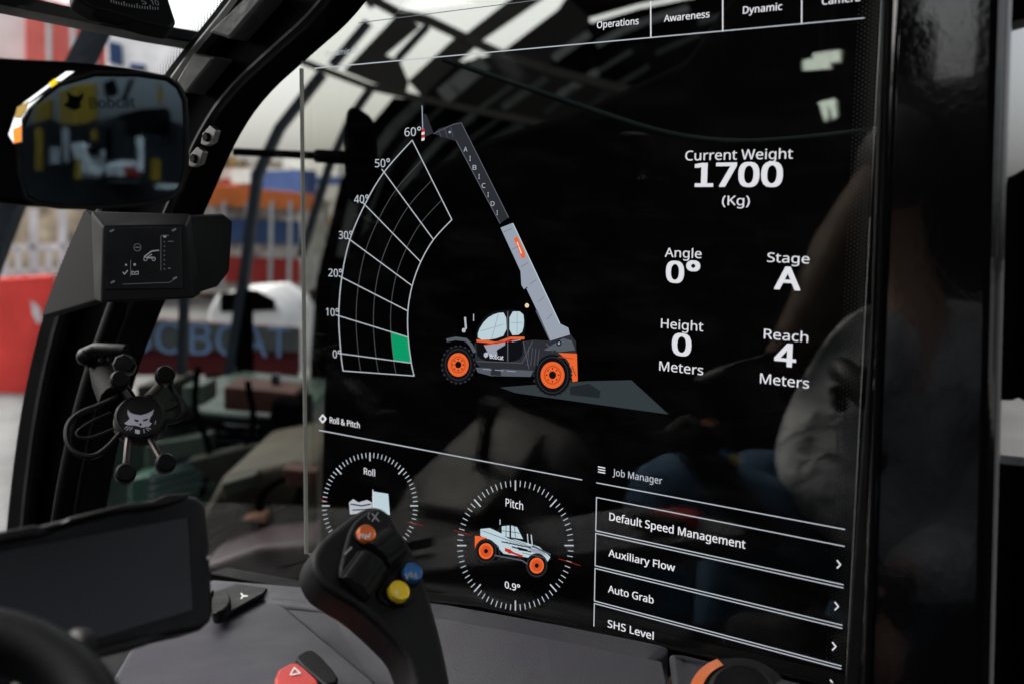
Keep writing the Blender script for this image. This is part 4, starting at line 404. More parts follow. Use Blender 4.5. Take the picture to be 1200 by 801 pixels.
m.tube([PY(-.105).hit(1046 - .036 * (y + 60), y) for y in range(-60, 870, 60)], .0022, M_bracket, 8)
m.build('post_trim', cab)
m = MB()      # dark quarter panel behind the post with its openings
pq = PY(-.04)
m.solid([pq.hit(x, y) for x, y in [(1176, 186), (1215, 205), (1260, 215), (1260, 478), (1200, 470), (1166, 452), (1160, 452)]], V((0, .04, 0)), M_frame); m.build('quarter_panel', cab, bevel=.004); m = MB()
m.solid([pq.hit(x, y) for x, y in [(1160, 542), (1200, 546), (1260, 552), (1260, 860), (1150, 860)]], V((0, .04, 0)), M_frame); m.build('quarter_panel', cab, bevel=.004); m = MB()
m.solid([pq.hit(x, y) for x, y in [(1176, -60), (1260, -60), (1260, 22), (1176, 18)]], V((0, .04, 0)), M_frame)
m.build('quarter_panel', cab, bevel=.004)
m = MB()      # roof with a skylight opened over the seat to light the person
for x0_, x1_, y0_, y1_ in ((-1.85, .75, -.62, .10), (-1.85, .75, -1.80, -1.60), (-1.85, -1.70, -1.60, -.62), (-.15, .75, -1.60, -.62)): m.box(((x0_ + x1_) / 2, (y0_ + y1_) / 2, 2.16), (x1_ - x0_, y1_ - y0_, .06), M_liner)
m.build('roof', cab, smooth=0)
# roof bar crossing the windscreen
m = MB(); pb = P3((0, 0, 1.25), (262, 48, 1.42), (0, 20, 1.25))
m.prism(pb, [(-60, -14), (40, -2), (150, 22), (266, 42), (262, 56), (180, 42), (0, 5), (-60, -6)], .04, M_black); m.build('roof_bar', cab, bevel=.003)
# left wall with the small opening that the post mirrors; rear wall with a window
WL = 1.62
def virt(px, py, y): p = PY(y).hit(px, py); return p   # virtual point behind the glass
m = MB()
VW = WL - .20
o = [V((virt(x, y, VW).x, -WL, virt(x, y, VW).z)) for x, y in [(1076, 8), (1140, 0), (1140, 90), (1105, 76), (1078, 78)]]
x0, x1 = min(p.x for p in o), max(p.x for p in o); z0, z1 = min(p.z for p in o), 2.12
for bx in ((-1.55, x0 - .012, -.0, 2.13), (x1, .85, 0, 2.13), (x0 - .012, x1, 0, z0)):
    m.box(((bx[0] + bx[1]) / 2, -WL - .03, (bx[2] + bx[3]) / 2), (bx[1] - bx[0], .05, bx[3] - bx[2]), M_liner)
m.build('left_wall', cab, smooth=0)
m = MB(); m.box((.84, -.8, .65), (.05, 1.6, 1.3), M_liner); m.box((.84, -.05, 1.6), (.05, .12, 1.2), M_liner); m.box((.84, -1.55, 1.6), (.05, .1, 1.2), M_liner); m.build('rear_wall', cab, smooth=0)
m = MB(); m.box((-.4, -.8, .17), (2.4, 1.6, .06), M_liner); m.build('cab_floor', cab, smooth=0)
m = MB(); m.box((-.4, -.02, .55), (2.4, .04, .7), M_frame); m.build('side_wall', cab, smooth=0)

# two clips on the pillar
for (cx, cy) in ((243, 161), (228, 186)):
    t = thing('pillar_clip', 'small steel clip screwed on the front pillar, %s of the pair' % ('upper' if cy < 170 else 'lower'), 'clip', PY(-.05).hit(cx, cy), 'steel clips on the pillar')
    pc = PY(-.058); m = MB(); m.prism(pc, [(cx - 8, cy + 8), (cx - 6, cy - 4), (cx + 3, cy - 14), (cx + 10, cy - 8), (cx + 6, cy + 6), (cx - 2, cy + 10)], .008, M_metal); m.build('plate', t, bevel=.001)
    m = MB(); m.lathe(pc.hit(cx, cy), pc.n, [(.0, .004), (.005, .004), (.006, .002), (.006, 0)], M_black, 6); m.build('bolt', t)

# ---- windscreen
ws = thing('windscreen', 'clear front windscreen left of the curved black pillar', 'windscreen', pf.hit(8, 605))
m = MB(); e = [pf.hit(x + 4, y) + V((0, .02, 0)) for x, y in Ls]
for a, b in zip(e[:-1], e[1:]):
    for k in range(4):
        y0, y1 = -.35 * k, -.35 * (k + 1); bulge = lambda y: V((-.10 * (1 - (1 + y / .7) ** 2), y, 0))
        m.face([a + bulge(y0), b + bulge(y0), b + bulge(y1), a + bulge(y1)], M_wind)
m.build('pane', ws)
m = MB()
for i in range(len(e) - 1):
    a, b = e[i], e[i + 1]; n = max(1, int((b - a).length / .0036))
    for k in range(n):
        p = a + (b - a) * (k / n)
        for j in range(9):
            y = -.004 - .0034 * j - (.0017 if k % 2 else 0); q = p + V((-.004 + .28 * y, y, 0)); r = .0016 * (1 - j / 10.5)
            m.face([q + V((.28 * r * math.cos(t), r * math.cos(t), r * math.sin(t))) for t in (0, 1.05, 2.1, 3.14, 4.19, 5.24)], M_frit)
m.build('frit_dots', ws, smooth=0, kind='stuff')

# ---- side window
sw = thing('side_window', 'large side window pane between the curved pillar and the rear post', 'window', SCR.hit(600, 760))
m = MB()
gp = [(x - 12, y) for x, y in Rr] + [(300, 730), (800, 815), (1010, 840), (1016, 700), (1040, 0), (1042, -60)]
m.solid([PY(.004).hit(x, y) for x, y in gp], V((0, .006, 0)), M_glass); m.build('pane', sw, smooth=0)
m = MB()
for i in range(len(Rr) - 1):                      # frit along the pillar
    a, b = SCR.hit(*Rr[i]), SCR.hit(*Rr[i + 1]); n = max(1, int((b - a).length / .0055)); t = (b - a).normalized(); q = V((0, 1, 0)).cross(t)
    if q.x < 0: q = -q
    for k in range(n):
        for j in range(7):
            c = a + (b - a) * ((k + .5 * (j % 2)) / n) + q * (.004 + .0046 * j) + V((0, .0034, 0)); r = .0026 * (1 - j / 8.5)
            m.face([c + V((r * math.cos(u), 0, r * math.sin(u))) for u in (0, 1.05, 2.1, 3.14, 4.19, 5.24)], M_frit)
zt, zb = SCR.hit(1000, -60).z, SCR.hit(1000, 790).z
xr = SCR.hit(1006, 400).x
for k in range(int((zt - zb) / .0036)):            # frit along the rear edge
    for j in range(6):
        c = V((xr - .0030 * j, .0034, zt - .0036 * (k + .5 * (j % 2)))); r = .0019 * (1 - j / 9.5)
        m.face([c + V((r * math.cos(u), 0, r * math.sin(u))) for u in (0, 1.05, 2.1, 3.14, 4.19, 5.24)], M_frit)
m.build('frit_dots', sw, smooth=0, kind='stuff')
m = MB()
bl = [(245, 684), (330, 700), (560, 722), (780, 770), (960, 812), (1010, 826)]
m.solid([PY(-.008).hit(x, y - 14) for x, y in bl] + [PY(-.008).hit(x, y + 22) for x, y in bl[::-1]], V((0, .03, 0)), M_frame); m.build('lower_seal', sw, bevel=.003)

# ---- transparent display laid on the window
dp = thing('transparent_display', 'see-through display panel on the side window showing machine readouts', 'display', SCR.hit(680, 740))
m = MB(); X0 = SCR.hit(357.5, 400).x; X1 = SCR.hit(1012, 400).x; ZT = SCR.hit(700, -60).z; ZB = SCR.hit(700, 745).z
m.box(((X0 + X1) / 2, 0, (ZT + ZB) / 2), (X1 - X0, .004, ZT - ZB), M_panel); m.build('panel', dp, smooth=0)
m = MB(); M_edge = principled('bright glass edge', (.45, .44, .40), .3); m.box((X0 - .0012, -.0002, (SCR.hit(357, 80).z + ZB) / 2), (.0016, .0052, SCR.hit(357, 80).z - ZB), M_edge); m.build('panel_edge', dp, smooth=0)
W_ = emis('lit white', (222, 222, 228), 1.0, True); W2 = emis('lit soft white', (180, 186, 194), 1.0, True); W3 = emis('lit dim white', (105, 108, 112), 1.0, True); W4 = emis('lit faint white', (84, 86, 88), 1.0, True)
E_green = emis('lit green', (12, 150, 100), 1.0, True); E_or = emis('lit orange', (232, 100, 48), 1.0, True); E_red = emis('lit red', (190, 40, 30), 1.0, True); E_dk = emis('lit charcoal', (44, 46, 52), 1.0, True); E_dk2 = emis('lit black', (16, 17, 20), 1.0, True)
E_ice = emis('lit ice blue', (186, 206, 214), 1.0, True); E_gr = emis('lit grey', (150, 158, 172), 1.0, True); E_mid = emis('lit mid grey', (84, 90, 98), 1.0, True); E_slab = emis('lit slate', (50, 58, 62), 1.0, True); E_slab2 = emis('lit dark slate', (32, 38, 41), 1.0, True); E_gold = emis('lit gold', (235, 210, 160), 1.0, True); E_redtint = emis('lit red tint', (30, 12, 14), 1.0, True)
K = .0028
def ui(name, fn, parent=dp):
    m = MB(); fn(m); return m.build(name, parent, smooth=-1)
def T(m, s, xl, yb, xr, cap, mat=W_, bold=0.0): m.text(SCR, s, xl, yb, xr, cap, mat, K, bold)
# menu tabs
ui('tab_bar', lambda m: (m.stroke(SCR, [(369, 80.2), (1013, 21.2)], 1.3, W2, K), m.stroke(SCR, [(420, 27), (600, 4), (700, -9)], 1.0, W3, K),
    m.stroke(SCR, [(762.5, 2), (762.8, 44)], 1.5, W_, K), m.stroke(SCR, [(847, -8), (847, 37)], 1.5, W_, K), m.stroke(SCR, [(939.6, -12), (939.4, 28)], 1.5, W_, K)))
for a in (('Operations', 699.5, 33.5, 748.5, 8), ('Awareness', 778, 26, 831.5, 8), ('Dynamic', 870.5, 16.5, 916.5, 8.5), ('Camera', 963, 6, 1008, 8.5)):
    ui('tab_label', lambda m: T(m, a[0], a[1], a[2], a[3], a[4], W_, .022))
ui('heading_text', lambda m: T(m, 'dynamic lift', 381, 66.5, 421, 7, W2))
# readouts
for a in (('Current Weight', 803, 188.3, 929, 11.2, 0.004), ('1700', 813.5, 219.3, 917, 28, .045), ('(Kg)', 846, 240.5, 878.5, 11, .004),
          ('Angle', 779, 301, 822, 10.6, .004), ('0°', 780, 331, 820, 25.5, .045), ('Height', 774.5, 384, 824, 10.8, .004), ('0', 787, 415.5, 810, 26, .045), ('Meters', 772.5, 433.5, 824, 11, .004),
          ('Stage', 899, 307, 948.5, 11, .004), ('A', 907, 339, 938, 27, .045), ('Reach', 895, 396.5, 947, 11.5, .004), ('4', 907, 428, 932.5, 27, .045), ('Meters', 890.5, 448.5, 948, 11.8, .004)):
    ui('readout_text', lambda m: T(m, a[0], a[1], a[2], a[3], a[4], W_, a[5]))
# reach chart
OUT = [(483, 164.5), (450, 202), (427.5, 240), (410, 281), (400.5, 325), (397, 370), (399.5, 414), (402, 434)]
INN = [(529.5, 257.5), (508, 281), (493, 307), (483, 335), (478, 364.5), (478.3, 395), (482, 425), (485.3, 440)]
def catmull(p, n=6):
    o = []
    for i in range(len(p) - 1):
        a, b, c, d = p[max(i - 1, 0)], p[i], p[i + 1], p[min(i + 2, len(p) - 1)]
        for k in range(n):
            t = k / n; o.append(tuple(.5 * (2 * b[j] + (c[j] - a[j]) * t + (2 * a[j] - 5 * b[j] + 4 * c[j] - d[j]) * t * t + (-a[j] + 3 * b[j] - 3 * c[j] + d[j]) * t ** 3) for j in (0, 1)))
    return o + [p[-1]]
def chart(m):
    mix = lambda f: [(a[0] + (b[0] - a[0]) * f, a[1] + (b[1] - a[1]) * f) for a, b in zip(OUT, INN)]
    for f, wd, mt in ((0, 1.2, W2), (1, 1.2, W2), (.25, .6, W4), (.5, .6, W4), (.75, .6, W4)): m.stroke(SCR, catmull(mix(f)), wd, mt, K)
    for i, (a, b) in enumerate(zip(OUT, INN)):
        e = -.045 if 0 < i < 7 else 0
        m.stroke(SCR, [(a[0] + (b[0] - a[0]) * e, a[1] + (b[1] - a[1]) * e), b], 1.15, W2, K + .0002)
    q = mix(.75); m.poly(SCR, [q[5], INN[5], INN[6], q[6]], E_green, K - .0003)
ui('reach_chart', chart)
for a in (('60°', 474, 160, 493.5, 10), ('50°', 439.5, 196.3, 457, 9.6), ('40°', 415, 238.2, 432, 9.4), ('30°', 397, 280, 413, 9.2), ('20°', 385, 323.8, 401, 9), ('10°', 382, 369.6, 397, 9), ('0°', 390, 418.8, 399.5, 9.2)):
    ui('angle_label', lambda m: T(m, a[0], a[1], a[2], a[3], a[4], W2, .004))
# machine picture
def picture(m):
    z = K
    m.poly(SCR, [(586, 453.5), (603, 452), (690, 446), (740, 445), (783.5, 485), (693, 472.5), (604, 460)], E_slab, z - .0006)
    m.poly(SCR, [(668, 453), (690, 449), (704, 458), (702, 466), (668, 462)], E_slab2, z - .0005)
    m.poly(SCR, [(540.5, 144), (596, 255), (586, 262), (534, 164)], E_dk, z); m.stroke(SCR, [(540.5, 144), (596, 255)], 1, E_mid, z + .0001); m.stroke(SCR, [(534, 164), (586, 262)], 1, E_mid, z + .0001)
    m.poly(SCR, [(508, 157), (514, 151), (531, 146), (541, 144), (535, 166)], E_dk, z + .0001); m.stroke(SCR, [(508, 157), (531, 146), (541, 144)], .9, E_mid, z + .0002)
    m.poly(SCR, [(497, 133), (500, 135), (508, 156), (500, 160), (495, 163)], E_dk, z); m.stroke(SCR, [(494.6, 124), (495.4, 152)], 1.2, E_gr, z)
    for k in range(4): m.poly(SCR, [(494, 152 + 3.4 * k), (497.5, 151 + 3.4 * k), (497.5, 154.2 + 3.4 * k), (494, 155.2 + 3.4 * k)], (E_red, W_)[k % 2], z + .0003)
    for i, ch in enumerate('AIBICIDI'):
        x, y = 545.5 + 5.3 * i, 177 + 10.6 * i
        m.text(SCR, ch, x - (.8 if ch == 'I' else 2.2), y + 1, x + (.8 if ch == 'I' else 2.2), 5.5, W2, z + .0004)
    m.poly(SCR, [(586.5, 267), (600.5, 261.5), (656, 379), (666, 384), (668, 392), (645, 399), (610, 318)], E_gr, z + .0003)
    m.stroke(SCR, [(601, 262), (656, 379)], 1, E_ice, z + .0004)
    m.poly(SCR, [(602, 280), (606, 277), (615, 296), (615.5, 302), (611.5, 303)], E_or, z + .0005); m.stroke(SCR, [(606, 284), (611, 297)], 1.2, W_, z + .0006)
    m.poly(SCR, [(610, 318), (613, 322), (618, 336), (614, 339), (611, 334)], E_gr, z + .0002)
    m.stroke(SCR, [(618, 338), (632, 367)], 2.2, E_gr, z + .0001); m.stroke(SCR, [(630, 364), (646, 398)], 4.6, E_mid, z + .0001); m.stroke(SCR, [(632, 366), (647, 398)], 1.2, E_gr, z + .0002)
    # body
    m.poly(SCR, [(556, 402), (612, 400), (625, 398), (645, 399), (668, 391), (675, 400), (676, 440), (664, 444), (640, 430), (625, 436), (600, 440), (570, 438), (557, 424)], E_dk, z + .0001)
    m.poly(SCR, [(557, 430), (625, 434), (622, 441), (575, 440), (560, 436)], E_mid, z + .0002); m.poly(SCR, [(575, 428), (587, 429), (587, 440), (575, 439)], E_dk, z + .0003)
    m.poly(SCR, [(647, 404), (660, 396), (670, 399), (674, 410), (655, 412), (637, 410)], E_mid, z + .0003)
    m.poly(SCR, [(652, 413), (676, 414), (677, 446), (671, 447), (668, 430), (662, 421)], E_or, z + .0005); m.stroke(SCR, [(632, 413), (650, 411), (664, 422), (670, 436)], 2, E_dk, z + .0007)
    cabp = chaikin([(558, 405), (557, 388), (566, 372), (580, 363.5), (614, 362.5), (616.5, 380), (613, 400), (612, 425), (560, 423)], 2)
    m.poly(SCR, cabp, E_dk2, z + .0006)
    m.poly(SCR, chaikin([(560, 398), (560, 388), (569, 374), (581, 367), (593, 366), (594, 392), (577, 398)], 1), E_ice, z + .0008)
    m.poly(SCR, chaikin([(597, 365), (613, 365), (614.5, 380), (611, 392), (597, 393)], 1), E_ice, z + .0008)
    m.poly(SCR, [(567, 404), (578, 401), (592, 398), (592, 404), (582, 410), (583, 416), (574, 418)], E_gr, z + .0008)
    m.stroke(SCR, [(559, 399), (570, 400), (582, 402), (598, 396), (614, 396)], 3, E_or, z + .0009); m.stroke(SCR, [(568, 404), (585, 401), (606, 398)], 1.4, E_red, z + .001)
    m.stroke(SCR, [(595, 365), (595, 423)], 1.2, E_mid, z + .0009)
    m.text(SCR, 'Bobcat', 574, 419.6, 590, 5, W_, z + .0012, .02); m.poly(SCR, [(567, 414), (569, 412.5), (572, 413), (572, 417), (569, 419), (567, 417)], W2, z + .0012)
    m.stroke(SCR, [(545, 372), (546, 385)], 2.2, W2, z); m.stroke(SCR, [(555, 368), (555, 376)], 1, W2, z); m.disc(SCR, 543.5, 387, 2.2, 2.6, W2, z); m.disc(SCR, 617.5, 358, 2.4, 2.6, E_gold, z)
    m.stroke(SCR, [(524, 398.5), (534, 396.5), (546, 398), (552, 404), (556, 412)], 4, E_mid, z + .0003)
    for cx, cy, r, q in ((537, 427, 18.5, 12.2), (647.5, 439, 21.5, 14)):
        n = 22
        for k in range(n):
            t = 2 * math.pi * k / n; m.disc(SCR, cx + r * math.cos(t), cy + (r + 2.5) * math.sin(t), 2.1, 2.1, E_dk, z + .0009, 6, t)
        m.disc(SCR, cx, cy, r, r + 2.5, E_dk2, z + .001); m.disc(SCR, cx, cy, r - 3, r, E_dk, z + .0011); m.disc(SCR, cx, cy, r - 4, r - 1.2, E_dk2, z + .0012)
        m.disc(SCR, cx, cy, q, q + 1.6, E_or, z + .0013); m.disc(SCR, cx, cy, q * .74, q * .74 + 1, emis('lit deep orange', (200, 78, 34), 1.0, True), z + .0014); m.disc(SCR, cx, cy, q * .6, q * .6 + 1, E_or, z + .0015)
        m.disc(SCR, cx, cy, q * .3, q * .32, E_dk2, z + .0016)
        for k in range(8): m.disc(SCR, cx + q * .5 * math.cos(k * .785), cy + q * .54 * math.sin(k * .785), .9, .9, E_dk2, z + .0016, 8)
def picb(m):
    z = K + .0018
    for a in ([(559, 423), (612, 425), (624, 400)], [(613, 400), (620, 432)], [(640, 402), (648, 412)]): m.stroke(SCR, a, .8, E_mid, z)
    for a in ([(606, 366), (606, 391)], [(584, 368), (576, 397)], [(599, 378), (612, 378)], [(563, 388), (590, 380)]): m.stroke(SCR, a, .7, E_gr, z)
    for k in range(4): m.stroke(SCR, [(620 + 4 * k, 406 + k), (618 + 4 * k, 428)], .6, E_mid, z)
    for k in range(3): m.stroke(SCR, [(566 + 14 * k, 432 + k), (576 + 14 * k, 433 + k)], .8, E_gr, z)
    m.stroke(SCR, [(600, 400), (610, 398)], 1.2, E_gr, z); m.disc(SCR, 655, 402, 3, 3.3, E_dk2, z); m.disc(SCR, 655, 402, 1.4, 1.6, E_gr, z + .0001)
    for k in range(6): m.stroke(SCR, [(590 + 10.2 * k, 272 + 20.4 * k), (600 + 9.4 * k, 268 + 20 * k)], .5, E_mid, z)
    m.stroke(SCR, [(654, 418), (672, 420)], .8, emis('lit deep orange', (170, 66, 28), 1.0, True), z); m.stroke(SCR, [(670, 428), (675, 440)], .8, E_dk, z)
    for k in range(3): m.stroke(SCR, [(514 + 7 * k, 153 - 2 * k), (517 + 7 * k, 161)], .6, E_mid, z)
    m.disc(SCR, 527, 155, 1.4, 1.5, E_gr, z)
ui('machine_picture', lambda m: (picture(m), picb(m)))
# roll and pitch
def rp(m):
    m.stroke(SCR, [(374, 503.6), (682, 561.6)], 1.3, W2, K)
    m.stroke(SCR, [(378.2, 485.8), (381.8, 490.2), (378.2, 494.6), (374.6, 490.2)], 2, W_, K, True)
ui('section_rule', rp)
ui('heading_text', lambda m: T(m, 'Roll & Pitch', 386.5, 494.9, 421.7, 7, W_, .012))
def dial(cx, cy, rx, ry, reds):
    def fn(m):
        n = 72
        for k in range(n):
            t = 2 * math.pi * k / n - math.pi / 2; l = .09 if k % 9 else .15
            if k % 9 and False: continue
            c, s_ = math.cos(t), math.sin(t)
            m.stroke(SCR, [(cx + rx * c, cy + ry * s_), (cx + rx * (1 - l) * c, cy + ry * (1 - l) * s_)], .95 if k % 9 else 1.6, W2, K)
        for r in reds: m.stroke(SCR, r, .9, emis('lit dim red', (120, 34, 26), 1.0, True), K + .0003)
    return fn
ui('roll_dial', dial(433.5, 592, 56, 62, [[(478, 611), (496, 615)], [(374, 584), (384, 587)]]))
ui('pitch_dial', dial(604, 638.5, 68, 76, [[(532, 620.5), (552, 626)], [(655, 654), (680, 662)]]))
ui('dial_label', lambda m: T(m, 'Roll', 426.5, 555, 439.5, 7.8, W_, .008))
ui('dial_label', lambda m: T(m, 'Pitch', 592.5, 592.6, 613, 9.5, W_, .008))
ui('dial_label', lambda m: T(m, '0.9°', 591.5, 688, 609.5, 8, W_, .012))
def pic2(m):
    z = K
    m.poly(SCR, [(437, 575), (455, 578), (457, 603), (437, 598)], E_ice, z); m.stroke(SCR, [(437, 573), (437, 600)], 1, W_, z + .0003)
    m.poly(SCR, [(409, 588), (414, 584), (420, 588), (430, 585), (436, 588), (436, 600), (410, 602)], W2, z); m.stroke(SCR, [(411, 590), (424, 592), (434, 590)], 1.6, E_dk, z + .0003); m.stroke(SCR, [(413, 597), (434, 596)], 1.4, E_dk, z + .0003)
ui('roll_picture', pic2)
def pic3(m):
    z = K
    m.poly(SCR, [(563, 619), (574, 618), (600, 630), (632, 640), (645, 652), (642, 657), (615, 652), (590, 648), (580, 637), (563, 627)], E_ice, z)
    m.poly(SCR, [(556.5, 627), (570, 629), (574, 636), (566, 636), (560, 642), (556.5, 642)], E_or, z + .0002)
    m.poly(SCR, chaikin([(586, 616), (590, 612.5), (606, 614), (614, 623), (618, 633), (590, 630)], 1), E_dk2, z + .0003)
    m.poly(SCR, [(588, 616), (597, 615), (597, 629), (588, 627)], E_ice, z + .0004); m.poly(SCR, [(599, 615), (606, 617), (613, 631), (599, 629)], E_ice, z + .0004)
    m.stroke(SCR, [(592, 644), (612, 651)], 2.4, E_red, z + .0005); m.stroke(SCR, [(588, 634), (622, 641)], 1.4, E_dk, z + .0005); m.stroke(SCR, [(600, 640), (622, 646)], 1.6, E_dk, z + .0005)
    m.poly(SCR, [(618, 640), (636, 645), (646, 655), (640, 650), (622, 646)], E_gr, z + .0004)
    m.stroke(SCR, [(586, 608), (586, 614)], 1, E_ice, z); m.stroke(SCR, [(618, 625), (619, 636)], 1.2, W2, z); m.stroke(SCR, [(622.5, 626), (624, 640)], 1.4, W2, z); m.stroke(SCR, [(624, 639), (645, 649)], 2, E_mid, z + .0006)
    for cx, cy in ((569.5, 645), (629, 662)):
        m.disc(SCR, cx, cy, 13, 14.5, E_dk2, z + .0007); m.disc(SCR, cx, cy, 12, 13.2, E_dk, z + .0008); m.disc(SCR, cx, cy, 11, 12, E_dk2, z + .0009); m.disc(SCR, cx, cy, 8.4, 9.3, E_or, z + .001); m.disc(SCR, cx, cy, 6, 6.6, emis('lit deep orange', (205, 80, 36), 1.0, True), z + .0011); m.disc(SCR, cx, cy, 2.4, 2.6, E_dk2, z + .0012)
def pic3b(m):
    z = K + .0016
    for a in ([(565, 621), (600, 634), (630, 642)], [(598, 631), (617, 637)], [(612, 647), (638, 653)]): m.stroke(SCR, a, .7, E_mid, z)
    for a in ([(593, 615), (593, 628)], [(603, 616), (604, 629)], [(588, 621), (610, 624)]): m.stroke(SCR, a, .7, E_dk, z)
    m.poly(SCR, [(591, 641), (598, 643), (604, 648), (596, 648)], E_red, z); m.poly(SCR, [(606, 640), (618, 643), (620, 646), (608, 644)], E_dk2, z)
    m.stroke(SCR, [(576, 633), (584, 640), (586, 652)], 1.2, E_dk, z); m.stroke(SCR, [(580, 650), (612, 656), (618, 660)], 1.6, E_mid, z)
    for k in range(5): m.stroke(SCR, [(594 + 4 * k, 634 + k), (596 + 4 * k, 636 + k)], .8, E_dk, z)
ui('pitch_picture', lambda m: (pic3(m), pic3b(m)))
# job list
def hline(m, x0, y0, x1, wd=1.25, mat=W2):
    a = SCR.hit(x0, y0, K); lo, hi = 0, 3
    for _ in range(40):
        md = (lo + hi) / 2
        if proj(a + V((md, 0, 0)))[0] < x1: lo = md
        else: hi = md
    q = proj(a + V((lo, 0, 0))); m.stroke(SCR, [(x0, y0), q], wd, mat, K)
def jobs(m):
    for k in range(3): m.stroke(SCR, [(701, 546.2 + 3 * k), (709, 547.8 + 3 * k)], 1.3, W_, K)
    for x, y in ((699, 565), (699, 582.2), (698, 621), (698, 624.2), (697.2, 662), (697.2, 665.2), (696.7, 703.4), (696.7, 706.4)):
        hline(m, x, y, 990 - (y - 565) * .03)
    for y0, y1 in ((582, 621), (624, 662), (665, 703.5), (706, 733)): m.stroke(SCR, [(699 - (y0 - 582) * .02, y0), (699 - (y1 - 582) * .02, y1)], 1.2, W2, K)
    for x, y in ((985, 661), (982.5, 710), (979.5, 757), (977, 801)): m.stroke(SCR, [(x - 4, y - 5), (x, y), (x - 4, y + 4)], 1.6, W_, K)
ui('job_list', jobs)
for a in (('Job Manager', 718, 556.4, 776, 8, .006), ('Default Speed Management', 714, 609, 873.5, 9.3, .024), ('Auxiliary Flow', 713, 651, 791, 8.6, .024), ('Auto Grab', 712.5, 693.2, 766, 8.6, .024), ('SHS Level', 712, 734, 766, 8.8, .024)):
    ui('list_text', lambda m: T(m, a[0], a[1], a[2], a[3], a[4], W_ if a[0] != 'Job Manager' else W2, a[5]))

# ---- dashboard console under the window
dc = thing('side_console', 'grey moulded plastic side console under the display with a raised lip', 'console', PY(-.2).hit(560, 801))
a0 = PY(-.03)
lip = [(236, 684), (320, 691), (380, 697), (515, 715), (640, 738), (775, 766)]
m = MB(); top = [a0.hit(x, y) for x, y in lip]
m.loft([p + V((0, .02, .003)) for p in top] + [p + V((0, .02, -.05)) for p in top[::-1]], [p + V((0, -.035, -.002)) for p in top] + [p + V((0, -.035, -.055)) for p in top[::-1]], M_greyp)
m.build('lip', dc, bevel=.008, seg=4)
m = MB(); pr1 = [PY(-.055).hit(x, y + 9) for x, y in lip[1:]]
lowr = [PY(-.16).hit(x, y) for x, y in ((452, 850), (480, 870), (560, 880), (660, 890), (800, 900))]
for i in range(4): m.face([pr1[i], pr1[i + 1], lowr[i + 1], lowr[i]], M_greyp)
m.build('front_panel', dc)
m = MB()
pt = Plane(a0.hit(236, 690), (a0.hit(322, 697) - a0.hit(236, 690)).cross(PY(-.42).hit(150, 850) - a0.hit(236, 690)))
tp = [pt.hit(*q) for q in ((225, 690), (322, 697), (442, 795), (490, 850), (90, 860), (150, 760))]
m.solid(tp, V((0, .0, -.03)), M_greyp); m.build('top_panel', dc, bevel=.008, seg=4)
m = MB(); m.loft([P(-120, 668, 1.55), P(250, 690, 1.50), P(250, 690, 1.35), P(150, 790, 1.12), P(120, 900, .95), P(-120, 900, .95)], [P(-120, 900, 1.55), P(250, 900, 1.50), P(250, 900, 1.35), P(150, 960, 1.12), P(120, 1000, .95), P(-120, 1000, .95)], M_black); m.build('dash_base', dc)
m = MB()       # right block carrying the knob
rb = [PY(-.06).hit(780, 763), PY(-.06).hit(800, 764), PY(-.06).hit(1010, 815), PY(-.12).hit(1020, 860), PY(-.16).hit(790, 850)]
m.solid(rb, V((0, .03, -.03)), M_greyp); m.build('knob_block', dc, bevel=.008, seg=4)
# sticker and socket
m = MB(); m.prism(pt, [(248, 694), (278, 683), (313, 688), (308, 694), (268, 716), (250, 720)], .004, M_soft, .010); m.build('switch_plate', dc, bevel=.001)
m = MB()
for k in range(3):
    t = k * 2.094; m.stroke(pt, [(285, 697.5), (285 + 5 * math.cos(t), 697.5 + 3.6 * math.sin(t))], 1.8, M_white, .0106)
m.build('fan_symbol', dc, smooth=0)
m = MB(); m.prism(pt, chaikin([(248, 694), (262, 690), (270, 695), (270, 706), (258, 716), (246, 716)], 1), .014, M_black, .022); m.build('socket_cap', dc, bevel=.003)

# hazard and rocker switches
psw = P3((330, 801, .92), (395, 790, .95), (365, 765, .985))
t = thing('hazard_switch', 'red rocker switch with a white triangle on the grey console', 'switch', psw.hit(345, 800))
m = MB(); m.prism(psw, chaikin([(321, 786), (342, 774), (352, 776), (378, 800), (372, 815), (326, 812)], 1), .02, M_redsw, .012); m.build('rocker', t, bevel=.003)
m = MB(); m.stroke(psw, [(345, 781.5), (352, 788), (340, 790)], 1.8, M_white, .0128, True); m.build('triangle_symbol', t, smooth=0)
t = thing('rocker_switch', 'black rocker switch right behind the red hazard switch', 'switch', psw.hit(372, 790))
m = MB(); m.prism(psw, chaikin([(345, 768), (360, 759), (372, 762), (397, 790), (396, 798), (383, 802), (376, 797), (352, 776)], 1), .02, M_black, .011); m.build('rocker', t, bevel=.003)
m = MB(); m.stroke(psw, chaikin([(350, 769), (361, 763), (370, 766), (391, 789), (383, 796), (375, 792)], 1), 1.0, M_soft, .012, True); m.build('rim', t, smooth=0)
